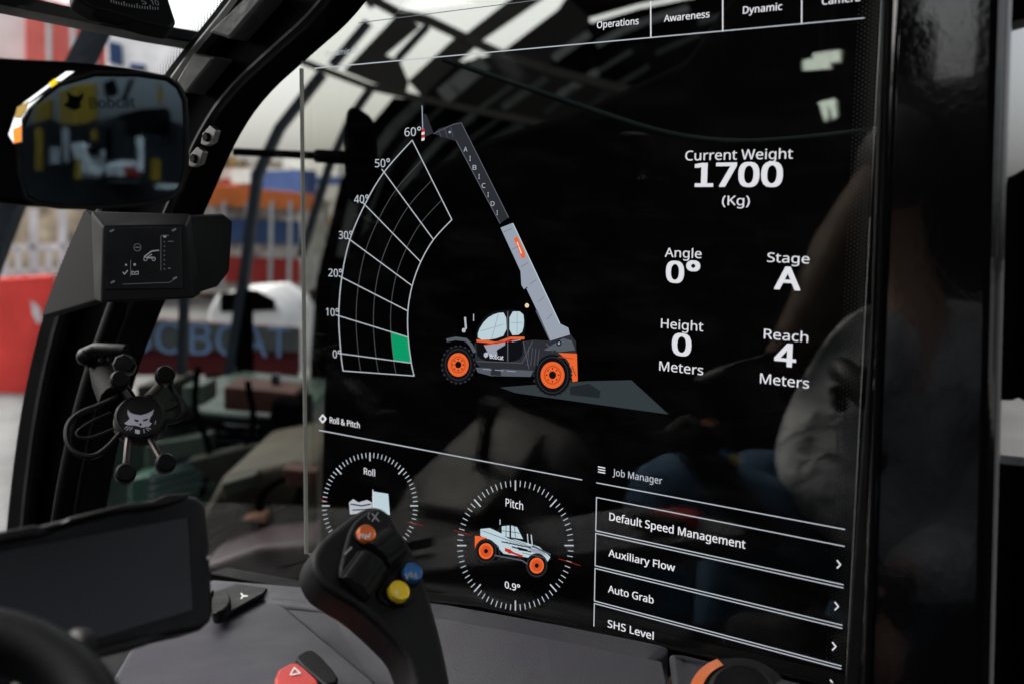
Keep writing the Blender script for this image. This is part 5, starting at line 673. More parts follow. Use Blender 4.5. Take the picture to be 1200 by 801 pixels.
# rotary knob
kb = thing('rotary_knob', 'black round knob with orange edge arc on the console', 'knob', P(868, 812, .93))
kx = nrm(CAM - P(868, 815, .93) + V((0, .1, .9))); kc = P(868, 829, .93)
m = MB(); m.lathe(kc, kx, [(.045, -.01), (.045, .006), (.042, .012), (.03, .016), (.0, .017)], M_soft, 48); m.build('knob', kb)
m = MB(); m.lathe(kc, kx, [(.028, .015), (.028, .022), (.024, .026), (0, .027)], M_black, 40); m.build('cap', kb)
a_ = kx.orthogonal().normalized(); b_ = kx.cross(a_)
def kp(r, t, h): return kc + kx * h + (a_ * math.cos(t) + b_ * math.sin(t)) * r
th0 = max([k * .05 for k in range(126)], key=lambda t: -((proj(kp(.04, t, .014))[0] - 832) ** 2 + (proj(kp(.04, t, .014))[1] - 800) ** 2))
m = MB(); ts = [th0 - .62 + 1.3 * k / 20 for k in range(21)]
for u, v in zip(ts[:-1], ts[1:]): m.loft([kp(.044, u, .0115), kp(.044, v, .0115), kp(.033, v, .017), kp(.033, u, .017)], [kp(.044, u, .006), kp(.044, v, .006), kp(.033, v, .006), kp(.033, u, .006)], M_orange)
m.build('orange_arc', kb)

# ---- joystick
jl = P3((380, 655, .86), (490, 660, .90), (510, 800, .84))
js = thing('joystick', 'black control joystick with orange, blue and yellow thumb buttons', 'joystick', jl.hit(508, 801))
jo = [(419, 598), (436, 590), (452, 594), (461, 606), (470, 622), (484, 640), (494, 664), (503, 692), (514, 728), (523, 765), (530, 801), (540, 860), (490, 860), (486, 801), (479, 775), (470, 757), (449, 736), (420, 710), (394, 695), (376, 682), (366, 662), (368, 645), (380, 628)]
m = MB(); m.prism(jl, chaikin(jo, 1), .036, M_soft); m.build('grip', js, bevel=.014, seg=5)
m = MB(); m.prism(jl, chaikin([(437, 593), (453, 597), (461, 608), (455, 632), (414, 686), (396, 676), (404, 640), (412, 612)], 2), .012, M_soft, .004); m.build('thumb_pad', js, bevel=.004)
m = MB(); m.prism(jl, chaikin([(477, 650), (488, 656), (494, 684), (484, 705), (465, 712), (446, 704), (440, 690)], 2), .012, M_soft, .003); m.build('button_pad', js, bevel=.003)
for nm, cx, cy, r, mt in (('orange_button', 427.5, 627.5, 10.2, M_orange), ('blue_button', 481.5, 672.5, 10.6, M_blue), ('yellow_button', 465.5, 694.5, 11.6, M_yellow)):
    c = jl.hit(cx, cy, .006); rw = (jl.hit(cx + r, cy, .006) - c).length
    m = MB(); m.lathe(c, jl.n, [(rw * 1.0, -.006), (rw * 1.0, .004), (rw * .94, .0058), (rw * .86, .0062), (rw * .8, .0056), (0, .0054)], mt, 36); bt = m.build(nm, js)
    m = MB(); m.lathe(c, jl.n, [(rw * 1.16, -.006), (rw * 1.16, .0005), (rw * 1.06, .0012), (rw * 1.0, -.001)], M_black, 36); m.build('button_collar', js)
    m = MB()
    if nm == 'orange_button': m.stroke(jl, [(421, 630), (422, 626), (426, 625), (425, 629)], 1.5, M_white, .0122); m.stroke(jl, [(428, 631), (429, 626), (432, 629), (434, 624)], 1.7, M_white, .0122)
    elif nm == 'blue_button': m.stroke(jl, [(475, 671), (477, 678), (479, 671)], 1.2, M_grey, .0122); m.stroke(jl, [(481, 669), (481, 675), (484, 674), (481, 669)], 1.2, M_grey, .0122); m.stroke(jl, [(486, 676), (487, 670), (489, 677)], 1.2, M_grey, .0122)
    else: m.disc(jl, 465, 693, 3, 3, principled('faded print', (.8, .62, .2), .5), .0119, 16); m.stroke(jl, [(465, 696), (465.5, 700)], 1.6, principled('faded print', (.8, .62, .2), .5), .0120)
    m.build('symbol', bt, smooth=0)
m = MB(); m.stroke(jl, [(436, 601), (444, 610)], 1.6, M_grey, .0046); m.stroke(jl, [(443, 600), (436, 610)], 1.6, M_grey, .0046); m.build('cross_mark', js, smooth=0)
m = MB(); m.stroke(jl, [(404, 648.5), (412, 640.5)], 2, M_grey, .0046); m.build('minus_mark', js, smooth=0); m = MB()
m.stroke(jl, [(433, 600), (431, 604), (433, 608)], .8, M_grey, .0046); m.build('bracket_mark', js, smooth=0)
for (ax0, ax1) in (((414, 690), (437, 658)), ((441, 652), (463, 634))):
    a, b = jl.hit(*ax0, .006), jl.hit(*ax1, .006); d = (b - a).normalized(); u = d.cross(jl.n).normalized(); m = MB(); R = .0135
    pts = 28; prof = []
    for k in range(pts):
        t = 2 * math.pi * k / pts; rr = R * (1 if k % 4 else .88); prof.append((rr * math.cos(t), rr * math.sin(t)))
    A = [a + u * x * 1.1 + jl.n * y * .8 for x, y in prof]; B = [b + u * x * 1.1 + jl.n * y * .8 for x, y in prof]; m.loft(A, B, M_black); m.build('roller', js, bevel=.0012, seg=2)

# ---- monitor, lower left
pm = P3((0, 640, .70), (235, 590, .80), (235, 730, .77))
mo = thing('cab_monitor', 'black cab monitor with switched off screen standing on the dash', 'monitor', pm.hit(120, 770))
hous = [(-60, 640), (0, 626), (90, 603), (150, 589), (212, 577), (232, 580), (243, 590), (247, 625), (252, 715), (249, 727), (238, 737), (205, 744), (120, 765), (60, 790), (-60, 830)]
m = MB(); m.prism(pm, hous, .045, M_soft); m.build('housing', mo, bevel=.006, seg=4)
m = MB()   # raised brow and grips
m.prism(pm, [(-60, 634), (0, 622), (42, 614), (56, 618), (72, 616), (82, 605), (152, 588), (178, 586), (196, 578), (226, 576), (220, 583), (200, 590), (178, 594), (150, 597), (82, 614), (60, 624), (0, 634), (-60, 648)], .03, M_soft, .014)
m.prism(pm, [(60, 786), (118, 758), (175, 742), (200, 744), (170, 756), (120, 768), (60, 800)], .03, M_soft, .012); m.build('bezel_ridge', mo, bevel=.004)
m = MB(); m.prism(pm, [(-60, 660), (12, 642), (222, 604), (228, 714), (108, 750), (-60, 810)], .004, M_screenoff, .0035); m.build('screen', mo, bevel=.0006)
m = MB(); m.stroke(pm, [(12, 640.5), (222.5, 603), (228.8, 714.5), (108, 751)], 1.6, M_soft, .0046); m.build('screen_rim', mo, smooth=0)
m = MB(); m.lathe(pm.hit(243, 653, .001), pm.n, [(.0016, 0), (.0016, .002), (0, .0022)], M_metal, 12); m.build('light_sensor', mo)
# steering wheel rim, close to the camera in the corner
sw_ = thing('steering_wheel', 'black steering wheel rim in the dark lower left corner', 'steering wheel', P(20, 860, .55))
m = MB(); c = P(-70, 905, .53); n = nrm(V((.55, -.2, .75))); a1 = n.orthogonal().normalized(); b1 = n.cross(a1)
m.tube([c + (a1 * math.cos(t) + b1 * math.sin(t)) * .075 for t in [2 * math.pi * k / 40 for k in range(40)]], .017, M_black, 14, True); m.build('rim', sw_)
m = MB(); m.tube([c, c + a1 * .07], .012, M_black); m.tube([c, c - a1 * .07], .012, M_black); m.ball(c, .026, M_black); m.build('spoke', sw_)
lv = thing('stalk_lever', 'black stalk with rounded tip below the monitor', 'lever', P(40, 801, .6))
m = MB(); m.tube([P(20, 830, .60), P(60, 790, .61), P(86, 760, .62)], [.012, .011, .011], M_black); m.build('stalk', lv)
m = MB(); m.ball(P(95, 753, .62), .0085, M_soft, (1.3, 1, 1)); m.build('tip', lv)

# ---- indicator box on the pillar
bx = thing('indicator_box', 'black load indicator box with small white symbols on the pillar', 'indicator', P(165, 352, 1.25))
pbx = P3((122, 265, 1.2), (222, 262, 1.22), (125, 350, 1.2))
m = MB(); A = [pbx.hit(x, y) for x, y in [(121, 266), (218, 264), (228, 350), (118, 355)]]
q = [pbx.hit(x, y, -.03) for x, y in [(106, 247), (224, 250), (236, 345), (110, 352)]]
m.loft(A, q, M_soft); m.build('case', bx, bevel=.003)
m = MB(); m.prism(pbx, [(124, 267), (212, 266), (214, 338), (124, 339)], .0015, principled('indicator overlay', (.008, .008, .009), .3, rvar=.05), .0015); m.build('face_plate', bx, bevel=.0005)
m = MB(); o = .0022
for x, y in ((131, 270.5), (204, 269.5), (132, 330.5), (205, 326)): m = MB(); m.stroke(pbx, [(x - 2, y + 1), (x + 2, y - 1)], 2.2, M_grey, o); m.build('screw', bx, smooth=0)
m = MB()
m.stroke(pbx, [(161 + 4.2 * math.cos(k * .524), 290 + 4.4 * math.sin(k * .524)) for k in range(12)], .8, M_grey, o, True); m.stroke(pbx, [(158.8, 290), (163.5, 290)], 1.2, M_grey, o)
m.stroke(pbx, [(169, 301), (177.5, 294.5), (186, 293.5)], 1.5, M_white, o); m.stroke(pbx, [(171, 302.5), (178, 298)], 1.0, M_white, o); m.stroke(pbx, [(172, 302), (180, 302)], 2, M_white, o)
for cx in (170.5, 180): m.stroke(pbx, [(cx + 2 * math.cos(k * .7), 303.6 + 2.2 * math.sin(k * .7)) for k in range(9)], .9, M_white, o, True)
m.stroke(pbx, [(189, 276), (198, 276)], .7, M_grey, o); m.stroke(pbx, [(188.5, 277), (188.5, 317)], .7, M_grey, o); m.disc(pbx, 193, 277.5, 2, 1.2, M_white, o)
for k in range(7): m.disc(pbx, 192.6, 283.5 + 5.3 * k, .9, .9, M_grey, o, 8)
m.stroke(pbx, [(197, 283), (203, 283)], 1, M_grey, o); m.stroke(pbx, [(197, 314.5), (200, 314.5)], 1, M_grey, o)
m.stroke(pbx, [(153, 305), (153, 324)], .7, M_grey, o); m.disc(pbx, 147.8, 310.5, 1.3, 1.3, M_white, o, 10); m.disc(pbx, 157.8, 310.2, 1.6, 1.6, M_white, o, 10)
m.stroke(pbx, [(144, 319), (146, 321.5), (149.5, 317)], 1.3, M_white, o); m.stroke(pbx, [(154.5, 318), (154.5, 321.5), (162, 321.5), (162, 318), (159, 318.5), (158, 320), (157, 318.5)], 1, M_white, o, True)
m.stroke(pbx, [(144, 333), (199, 331), (203, 328)], .6, M_grey, o); m.build('symbols', bx, smooth=0)
m = MB(); plb = P3((100, 250, 1.30), (112, 350, 1.22), (50, 368, 1.36))
m.prism(plb, [(99, 245), (107, 252), (113, 352), (49, 371), (52, 360), (76, 298)], .012, M_bracket); m.build('side_bracket', bx, bevel=.002)
m = MB(); m.prism(P3((225, 250, 1.28), (275, 262, 1.33), (228, 345, 1.28)), [(222, 252), (262, 250), (274, 258), (270, 318), (256, 336), (226, 345)], .05, M_black); m.build('rear_case', bx, bevel=.004)

# ---- rear view mirror
mc = P(120, 160, .85); md = (mc - CAM).normalized(); mr = nrm((.98, -.2, .03)); MIR = Plane(mc, mr - md)
mi = thing('rear_view_mirror', 'black framed rear view mirror above the indicator box', 'mirror', MIR.hit(60, 243))
ho = chaikin([(-60, 60), (0, 68), (100, 72), (185, 84), (208, 95), (216, 118), (218, 205), (213, 228), (195, 238), (120, 246), (40, 243), (-60, 232)], 2)
m = MB(); m.prism(MIR, ho, .03, M_frame, 0.0); m.build('housing', mi, bevel=.005)
m = MB(); gl = chaikin([(86, 90), (188, 91), (212, 108), (215, 150), (214, 214), (196, 233), (120, 240), (52, 238), (27, 225), (24, 138)], 1)
m.prism(MIR, gl, .002, M_mirror, .0015); m.build('mirror_glass', mi, smooth=0)
m = MB()
ring = chaikin([(84, 86), (190, 87), (215, 106), (218.5, 150), (217.5, 216), (198, 236.5), (120, 243.5), (50, 241.5), (23, 228), (20, 135)], 1)
m.tube([MIR.hit(x, y, .001) for x, y in ring], .0022, M_black, 8, True); m.build('bead', mi)
fc = MIR.hit(50, 118, .006); fd = (fc - CAM).normalized(); FAC = Plane(fc, nrm((-.1, -.5, .85)) - fd)
m = MB()
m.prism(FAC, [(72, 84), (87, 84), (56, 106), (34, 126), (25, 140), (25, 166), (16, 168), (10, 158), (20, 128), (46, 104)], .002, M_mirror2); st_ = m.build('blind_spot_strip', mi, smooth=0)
m = MB(); m.poly(FAC, [(56, 96), (64, 90), (68, 97), (60, 103)], principled('painted yellow reflection', (.8, .5, .02), .05, metal=1), .0004); m.build('yellow_glint', st_, smooth=0)  # reflected yellow, orange and brown painted on the strip as tinted patches
m = MB(); m.poly(FAC, [(15, 152), (25, 147), (25, 166), (16, 168)], principled('painted orange reflection', (.85, .22, .03), .05, metal=1), .0004); m.build('orange_glint', st_, smooth=0)
m = MB(); m.poly(FAC, [(20, 126), (34, 118), (30, 130), (24, 138), (17, 138)], principled('painted brown reflection', (.30, .20, .06), .05, metal=1), .0004); m.build('brown_glint', st_, smooth=0)
# mirror arm behind
# ---- angle gauge above the mirror
pg = P3((120, 0, 1.0), (200, 10, 1.04), (150, 40, 1.0))
ag = thing('angle_gauge', 'black boom angle gauge with white scale marks at the top edge', 'gauge', pg.hit(150, -10))
m = MB(); m.prism(pg, [(86, -30), (88, -4), (100, 4), (112, 10), (130, 14), (172, 27), (200, 33), (207, 26), (199, 2), (190, -30)], .02, M_black); m.build('body', ag, bevel=.003)
m = MB()
for k in range(19):
    x = 130 + 3.05 * k; y = 2 + .0 * k + 12 * (1 - ((x - 190) / 60) ** 2) * .72 + 1; m.stroke(pg, [(x, y - (5 if k % 5 == 0 else 3)), (x + .3, y)], .9, M_grey, .0006)
m.text(pg, '5', 167, 5, 172, 6, M_grey, .0006, yr=5.5); m.text(pg, '10', 178, 6, 187, 6, M_grey, .0006, yr=6.5); m.build('scale_marks', ag, smooth=0)
m = MB(); m.prism(pg, [(108, 14), (130, 14), (158, 24), (140, 27), (118, 21)], .006, M_bracket, .004); m.build('pointer', ag, bevel=.001)

# ---- grab rail and phone holder
gr = thing('grab_rail', 'black tubular grab rail running down beside the front pillar', 'rail', P(66, 690, 1.42))
m = MB(); m.tube([P(x, y, d) for x, y, d in chaikin([(146, 335, 1.47), (126, 392, 1.46), (106, 450, 1.45), (86, 530, 1.44), (72, 610, 1.43), (58, 720, 1.42)], 2, False)], .0135, M_frame, 16); m.build('rail', gr)
ph = thing('phone_holder', 'black spring phone holder with cat head badge on its hub, clamped to the grab rail', 'phone holder', P(110, 425, 1.4))
pp = P3((135, 487, 1.27), (195, 480, 1.29), (165, 530, 1.25))
hc = pp.hit(164, 487)
rw = (pp.hit(194, 486) - hc).length
m = MB(); m.lathe(hc - pp.n * .004, pp.n, [(rw * 1.02, -.012), (rw * 1.02, .0), (rw, .004), (rw * .9, .006), (rw * .88, .005), (0, .005)], M_soft, 48); hub = m.build('hub', ph)
m = MB(); m.lathe(hc - pp.n * .004, pp.n, [(rw * 1.06, -.014), (rw * 1.06, -.009), (rw * 1.02, -.007), (0, -.007)], M_darkmetal, 48); m.build('hub_ring', ph)
m = MB(); o = .0016; M_badge = principled('badge lilac white', (.50, .47, .55), .5)
def B(pts): return [(150 + (x - 0) * .245 - 0, 470 + y * .245) for x, y in pts]
z3 = lambda x, y: (x / 4, 380 + y / 4)
head = [(598, 396), (610, 412), (632, 420), (660, 424), (690, 416), (712, 404), (722, 395), (715, 420), (703, 438), (700, 455), (712, 462), (700, 476), (684, 478), (664, 482), (650, 476), (634, 472), (600, 470), (582, 462), (600, 448), (608, 440), (598, 418)]
m.poly(pp, [z3(*p) for p in head], M_badge, o)
for e_ in ([(628, 442), (650, 446), (648, 456), (632, 452)], [(668, 446), (694, 438), (692, 446), (674, 453)], [(652, 462), (666, 462), (660, 474), (655, 474)]): m.poly(pp, [z3(*p) for p in e_], M_black, o + .0004)
for s_ in ([(600, 474), (584, 486)], [(610, 478), (592, 494)], [(622, 478), (608, 494)], [(690, 482), (708, 488)], [(684, 484), (698, 496)], [(730, 450), (726, 466)], [(674, 488), (676, 506)]): m.stroke(pp, [z3(*p) for p in s_], .8, M_badge, o)
m.poly(pp, [z3(*p) for p in [(632, 490), (656, 494), (654, 512), (634, 508)]], M_badge, o); m.build('cat_head_badge', hub, smooth=0)
for (ex, ey, ix, iy) in ((140, 446, 152, 468), (193, 440, 173, 465), (146.5, 555, 151, 512), (193.5, 543, 174, 512)):
    a = pp.hit(ix, iy, -.008); b = pp.hit(ex, ey, .010); ax = (pp.n * .9 + (b - a).normalized() * -.1).normalized()
    m = MB(); m.tube([a, a + (b - a) * .8 - pp.n * .006, b - pp.n * .016], .0045, M_darkmetal, 10); arm = m.build('arm', ph)
    m = MB(); m.lathe(b - pp.n * .018 + V((-.004, 0, .003)), nrm(pp.n + V((.25, 0, -.15))), [(.007, 0), (.008, .012), (.0112, .014), (.0115, .024), (.009, .027), (.0, .0265)], M_black, 24); m.build('rubber_tip', arm)
def loop(pts, r=.0026, closed=True, name='spring_loop'):
    m = MB(); m.tube([pp.hit(x, y, -.006) for x, y in chaikin(pts, 2, closed)], r, M_black, 8, closed); m.build(name, ph)
loop([(138, 464), (118, 474), (90, 484), (78, 498), (78, 518), (88, 531), (108, 536), (124, 526), (140, 508)], .0034, False)
loop([(130, 483), (104, 494), (86, 508), (100, 515), (134, 502)], .0018, False)
loop([(172, 466), (188, 454), (199, 438), (201, 458), (213, 468), (218, 481), (210, 492), (190, 494)], .0034, False)
loop([(190, 482), (204, 478), (208, 472), (200, 466)], .0018, False)
m = MB(); m.tube([P(138, 470, 1.30), P(126, 446, 1.36), P(118, 432, 1.40)], [.021, .019, .014], M_bracket, 16); m.build('socket_arm', ph)
m = MB(); m.lathe(P(146, 428, 1.31), nrm(V((.6, -.5, .2))), [(.011, -.012), (.0135, -.008), (.0135, .008), (.011, .014), (0, .015)], M_black, 8); m.build('thumb_screw', ph, bevel=.0015)
m = MB(); m.tube([P(97, 416, 1.38), P(112, 409, 1.37), P(148, 411, 1.36)], .0085, M_black, 12); m.tube([P(106, 414, 1.38), P(108, 428, 1.385)], .008, M_black); m.tube([P(122, 412, 1.37), P(124, 430, 1.38)], .007, M_darkmetal); m.ball(P(100, 418, 1.375), .011, M_black); m.build('rail_clamp', ph)
# ================================================================== beyond the glass
fwd = V((-B_.x, -B_.y, 0)).normalized()
def FP(D): return Plane(CAM + fwd * D, -fwd)
def mat(name, c, r=.7, var=.15, vs=3): return principled(name, c, r, var=var, vscale=vs, spec=.12)
X_dark = principled('dark machine paint', (.0012, .0012, .0014), .6, spec=0); X_red = mat('red cloth', (.62, .055, .045)); X_redp = mat('red paint', (.22, .025, .022)); X_white = mat('white paint', (.50, .50, .51), .5, .25)
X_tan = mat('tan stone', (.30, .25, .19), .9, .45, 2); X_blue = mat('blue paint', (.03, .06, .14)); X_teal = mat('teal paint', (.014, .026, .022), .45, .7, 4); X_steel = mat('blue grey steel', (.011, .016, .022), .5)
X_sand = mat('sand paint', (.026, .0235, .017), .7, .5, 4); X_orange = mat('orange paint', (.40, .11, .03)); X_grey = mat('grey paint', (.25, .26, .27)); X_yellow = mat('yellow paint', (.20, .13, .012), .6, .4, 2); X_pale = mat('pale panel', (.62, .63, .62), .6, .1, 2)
X_maroon = mat('dark red paint', (.06, .008, .010)); X_dimp = mat('smoked roof panel', (.05, .058, .06), .5)
def gz(px, D): return FP(D).hit(px, 400) * V((1, 1, 0)) + V((0, 0, -.6)) if False else V((FP(D).hit(px, 400).x, FP(D).hit(px, 400).y, -.6))
def gpy(D): return proj(gz(300, D))[1]

# telehandler boom beside the cab
bo = thing('lifting_boom', 'huge black boom of the lifting machine seen dark behind the display', 'boom', PY(.6).hit(700, 860))
m = MB(); pbm = PY(.6)
m.solid([pbm.hit(x, y) for x, y in [(380, 860), (372, 640), (376, 470), (384, 340), (425, 268), (480, 208), (560, 166), (690, 122), (800, 70), (900, -70), (1110, -80), (1090, 860)]], V((0, .4, 0)), X_dark); m.build('beam', bo, bevel=.015)
ho_ = MB(); ho_.tube([PY(.40).hit(x, y) for x, y in chaikin([(520, 70), (600, 97), (690, 128), (780, 158), (860, 168), (940, 163), (1015, 154), (1050, 150)], 2, False)], .0042, principled('grey reflected line', (.006, .009, .010), .7, spec=0)); ho_ = ho_.build('reflected_cable', bo)  # thin arc mirrored in the glass, built as a tube outside
# exterior mirror
em = thing('side_mirror', 'dark oval side mirror on a thin arm outside the window', 'side mirror', P(418, 242, 2.0))
m = MB(); m.prism(FP(1.95), chaikin([(402, 128), (418, 124), (434, 140), (437, 200), (432, 238), (404, 241)], 2), .09, X_dark); m.build('shell', em, bevel=.02, seg=4)
m = MB(); m.tube([P(275, 178, 2.15), P(340, 181, 2.1), P(406, 185, 2.03)], .0075, X_dark); m.tube([P(372, 183, 2.06), P(406, 185, 2.02)], .013, X_dark); m.build('arm', em)
# glazed canopy outside, imitating the cab roof mirrored in the glass
cn = thing('reflected_roof_bars', 'steel canopy with dark ribs and cross beams imitating the mirrored cab roof', 'reflected roof', gz(420, 6.5))
def bar(m, pts, wpx, D, mt, th=.08):
    pl = FP(D)
    for (x0, y0), (x1, y1) in zip(pts[:-1], pts[1:]):
        dx, dy = x1 - x0, y1 - y0; L = math.hypot(dx, dy); ex, ey = dx / L * wpx * .12, dy / L * wpx * .12; ux, uy = -dy / L * wpx / 2, dx / L * wpx / 2
        m.prism(pl, [(x0 - ex + ux, y0 - ey + uy), (x1 + ex + ux, y1 + ey + uy), (x1 + ex - ux, y1 + ey - uy), (x0 - ex - ux, y0 - ey - uy)], th, mt)
X_rib = mat('brown grey steel', (.016, .015, .014), .6, .3, 1); X_band = mat('dim grey reflection', (.075, .080, .083), .6, .3, 1); X_low = mat('dim reflected sheet', (.006, .0058, .0058), .8, .4, 1); X_deep = principled('deep dim reflected sheet', (.0012, .0012, .0013), .8, spec=0)  # brightness of the reflected roof put into the sheet colours
for nm, pts, wp, D in (('cross_beam', [(300, 54), (352, 71), (431, 101), (532, 124), (640, 146), (760, 168)], 7, 6.0), ('cross_beam', [(425, -8), (465, 14), (502, 23), (544, 43), (585, 62), (640, 81), (800, 122)], 10, 6.02),
        ('rib', [(376, 86), (326, 150), (300, 205), (284, 330), (262, 470)], 11, 6.25), ('rib', [(433, 104), (412, 134), (384, 196), (352, 300)], 8, 6.26), ('rib', [(330, 10), (300, 60), (240, 150)], 12, 6.27),
        ('rib', [(430, 26), (388, 76)], 9, 6.28), ('rib', [(500, 30), (465, 68)], 7, 6.3), ('rib', [(455, -20), (430, 4)], 10, 6.3)):
    m = MB(); bar(m, pts, wp, D, X_rib if nm == 'cross_beam' else X_steel); m.build(nm, cn)
for nm, px, mt, D in (('reflected_sheet', [(467, 15), (491, 30), (450, 64), (468, 71), (478, 95), (474, 112), (403, 83)], X_rib, 6.30), ('reflected_sheet', [(532, 45), (559, 52), (534, 75), (528, 82), (495, 114), (478, 95)], X_rib, 6.31),
        ('reflected_sheet', [(577, 64), (640, 82), (760, 120), (760, 180), (600, 140), (495, 114), (534, 75)], X_low, 6.33), ('reflected_sheet', [(612, -12), (650, -12), (564, 47), (544, 41)], X_rib, 6.32),
        ('reflected_sheet', [(664, -4), (690, 20), (692, 27), (640, 82), (589, 60), (654, 11)], X_low, 6.34), ('reflected_sheet', [(692, 27), (750, 10), (1100, -60), (1100, 80), (760, 125), (640, 82)], X_deep, 6.35), ('reflected_sheet', [(664, -4), (690, -60), (1100, -160), (1100, -70), (750, 3), (690, 20)], X_deep, 6.36),
        ('reflected_side_sheet', [(461, 114), (431, 150), (398, 215), (370, 330), (360, 480), (470, 400), (700, 260), (900, 160), (640, 146), (532, 124)], X_deep, 6.4)):
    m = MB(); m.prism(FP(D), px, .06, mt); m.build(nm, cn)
X_b2 = mat('dark grey reflection', (.030, .033, .035), .6, .3, 1); X_b3 = mat('darkest grey reflection', (.014, .017, .018), .6, .3, 1)
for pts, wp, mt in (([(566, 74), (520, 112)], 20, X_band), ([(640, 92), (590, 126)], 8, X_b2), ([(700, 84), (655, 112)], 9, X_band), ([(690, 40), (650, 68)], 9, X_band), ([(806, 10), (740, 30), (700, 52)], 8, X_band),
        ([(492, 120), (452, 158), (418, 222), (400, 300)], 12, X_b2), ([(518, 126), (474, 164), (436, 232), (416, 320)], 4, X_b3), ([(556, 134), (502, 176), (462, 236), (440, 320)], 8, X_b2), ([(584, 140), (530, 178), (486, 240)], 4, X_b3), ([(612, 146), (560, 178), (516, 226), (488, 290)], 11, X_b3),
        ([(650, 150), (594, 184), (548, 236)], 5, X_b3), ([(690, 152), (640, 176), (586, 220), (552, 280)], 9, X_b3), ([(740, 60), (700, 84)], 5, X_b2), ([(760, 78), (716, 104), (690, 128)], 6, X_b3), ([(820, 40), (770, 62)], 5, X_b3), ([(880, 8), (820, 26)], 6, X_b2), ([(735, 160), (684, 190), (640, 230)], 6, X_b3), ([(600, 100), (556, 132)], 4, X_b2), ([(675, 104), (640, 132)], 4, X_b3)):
    m = MB(); bar(m, chaikin(pts, 1, False), wp, 6.2, mt, .03); m.build('reflected_band', cn)
for px in ((286, 340), (1150, 340)):
    m = MB(); p = gz(px[0], 6.3); q = FP(6.3).hit(px[0], px[1]); m.tube([p, q], .05, X_dark); m.build('post', cn)
# stands and machines behind the left part of the window
def block(name, label, cat, D, px, th, mt, group=None, extra=None, pname='body', bevel=.03):
    pl = FP(D); t = thing(name, label, cat, gz(sum(x for x, y in px) / len(px), D), group); m = MB(); m.prism(pl, px, th, mt); m.build(pname, t, bevel=bevel)
    if extra: extra(t, pl)
    return t
def ex_hoard(t, pl):
    m = MB(); m.prism(pl, [(120, 372), (348, 384), (348, 412), (120, 408)], .03, X_dimp, .035); m.build('pale_band', t)
    m = MB(); m.text(pl, 'BOBCAT', 152, 412, 340, 36, mat('pale blue lettering', (.10, .17, .30)), .04, yr=419); m.build('lettering', t, smooth=0)
block('hoarding', 'dark red hoarding with blurred blue lettering beyond the window', 'hoarding', 7.5, [(110, 370), (350, 384), (350, 440), (110, 440)], .1, X_maroon, extra=ex_hoard, pname='board')
def ex_trailer(t, pl):
    for pts, wp in (([(216, 300), (206, 560)], 9), ([(150, 585), (250, 545), (352, 500)], 9), ([(196, 566), (345, 520)], 5), ([(322, 440), (318, 540)], 8)):
        m = MB(); bar(m, pts, wp, 4.9, X_steel, .05); m.build('rail', t)
    m = MB(); m.prism(FP(4.85), [(252, 492), (304, 496), (306, 540), (254, 546)], .05, X_dark); m.build('vent_panel', t, bevel=.01)
    m = MB()
    for k in range(5): bar(m, [(256, 498 + 9 * k), (302, 501 + 9 * k)], 2.5, 4.8, X_steel, .03)
    m.build('vent_slats', t)
    m = MB(); m.prism(FP(4.8), [(150, 560), (215, 548), (262, 562), (190, 600), (150, 606)], .2, mat('pale teal paint', (.02, .05, .04), .4)); m.build('sloping_lid', t, bevel=.02)
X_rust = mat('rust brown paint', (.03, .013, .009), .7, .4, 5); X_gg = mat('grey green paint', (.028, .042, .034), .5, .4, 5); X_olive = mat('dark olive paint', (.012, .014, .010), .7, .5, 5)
def ex_trailer2(t, pl):
    ex_trailer(t, pl)
    for D, px, th, mt, nm in ((4.7, [(160, 452), (206, 446), (206, 500), (160, 512)], .3, X_olive, 'tool_locker'), (4.75, [(262, 452), (346, 460), (346, 486), (262, 480)], .3, X_rust, 'cross_rail'), (4.6, [(318, 470), (352, 474), (352, 560), (318, 548)], .3, X_dark, 'upright'), (4.65, [(170, 520), (246, 508), (244, 530), (170, 548)], .1, X_gg, 'fold_flap'), (4.5, [(218, 540), (300, 520), (330, 530), (250, 566)], .1, X_olive, 'cover'), (4.68, [(214, 452), (240, 450), (240, 474), (214, 478)], .2, X_gg, 'locker_door'), (4.55, [(300, 540), (352, 522), (352, 538), (300, 560)], .1, X_blue, 'blue_flap')):
        m = MB(); m.prism(FP(D), px, th, mt); m.build(nm, t, bevel=.01)
    for pts in ([(150, 470), (196, 500), (240, 488), (300, 520), (350, 508)], [(232, 430), (226, 480), (250, 530), (236, 580)], [(290, 446), (300, 500), (280, 540), (300, 566)]):
        m = MB(); m.tube([FP(4.55).hit(x, y) for x, y in chaikin(pts, 2, False)], .014, X_dark); m.build('hose', t)
    for k in range(4):
        m = MB(); bar(m, [(176 - k, 556 + 9 * k), (240, 538 + 10 * k)], 2.5, 4.5, X_steel, .03); m.build('step', t)
block('green_trailer', 'teal green trailer body with dark rails behind the window', 'trailer', 5.0, [(120, 500), (215, 478), (352, 492), (352, 640), (120, 690)], 1.2, X_teal, extra=ex_trailer2)
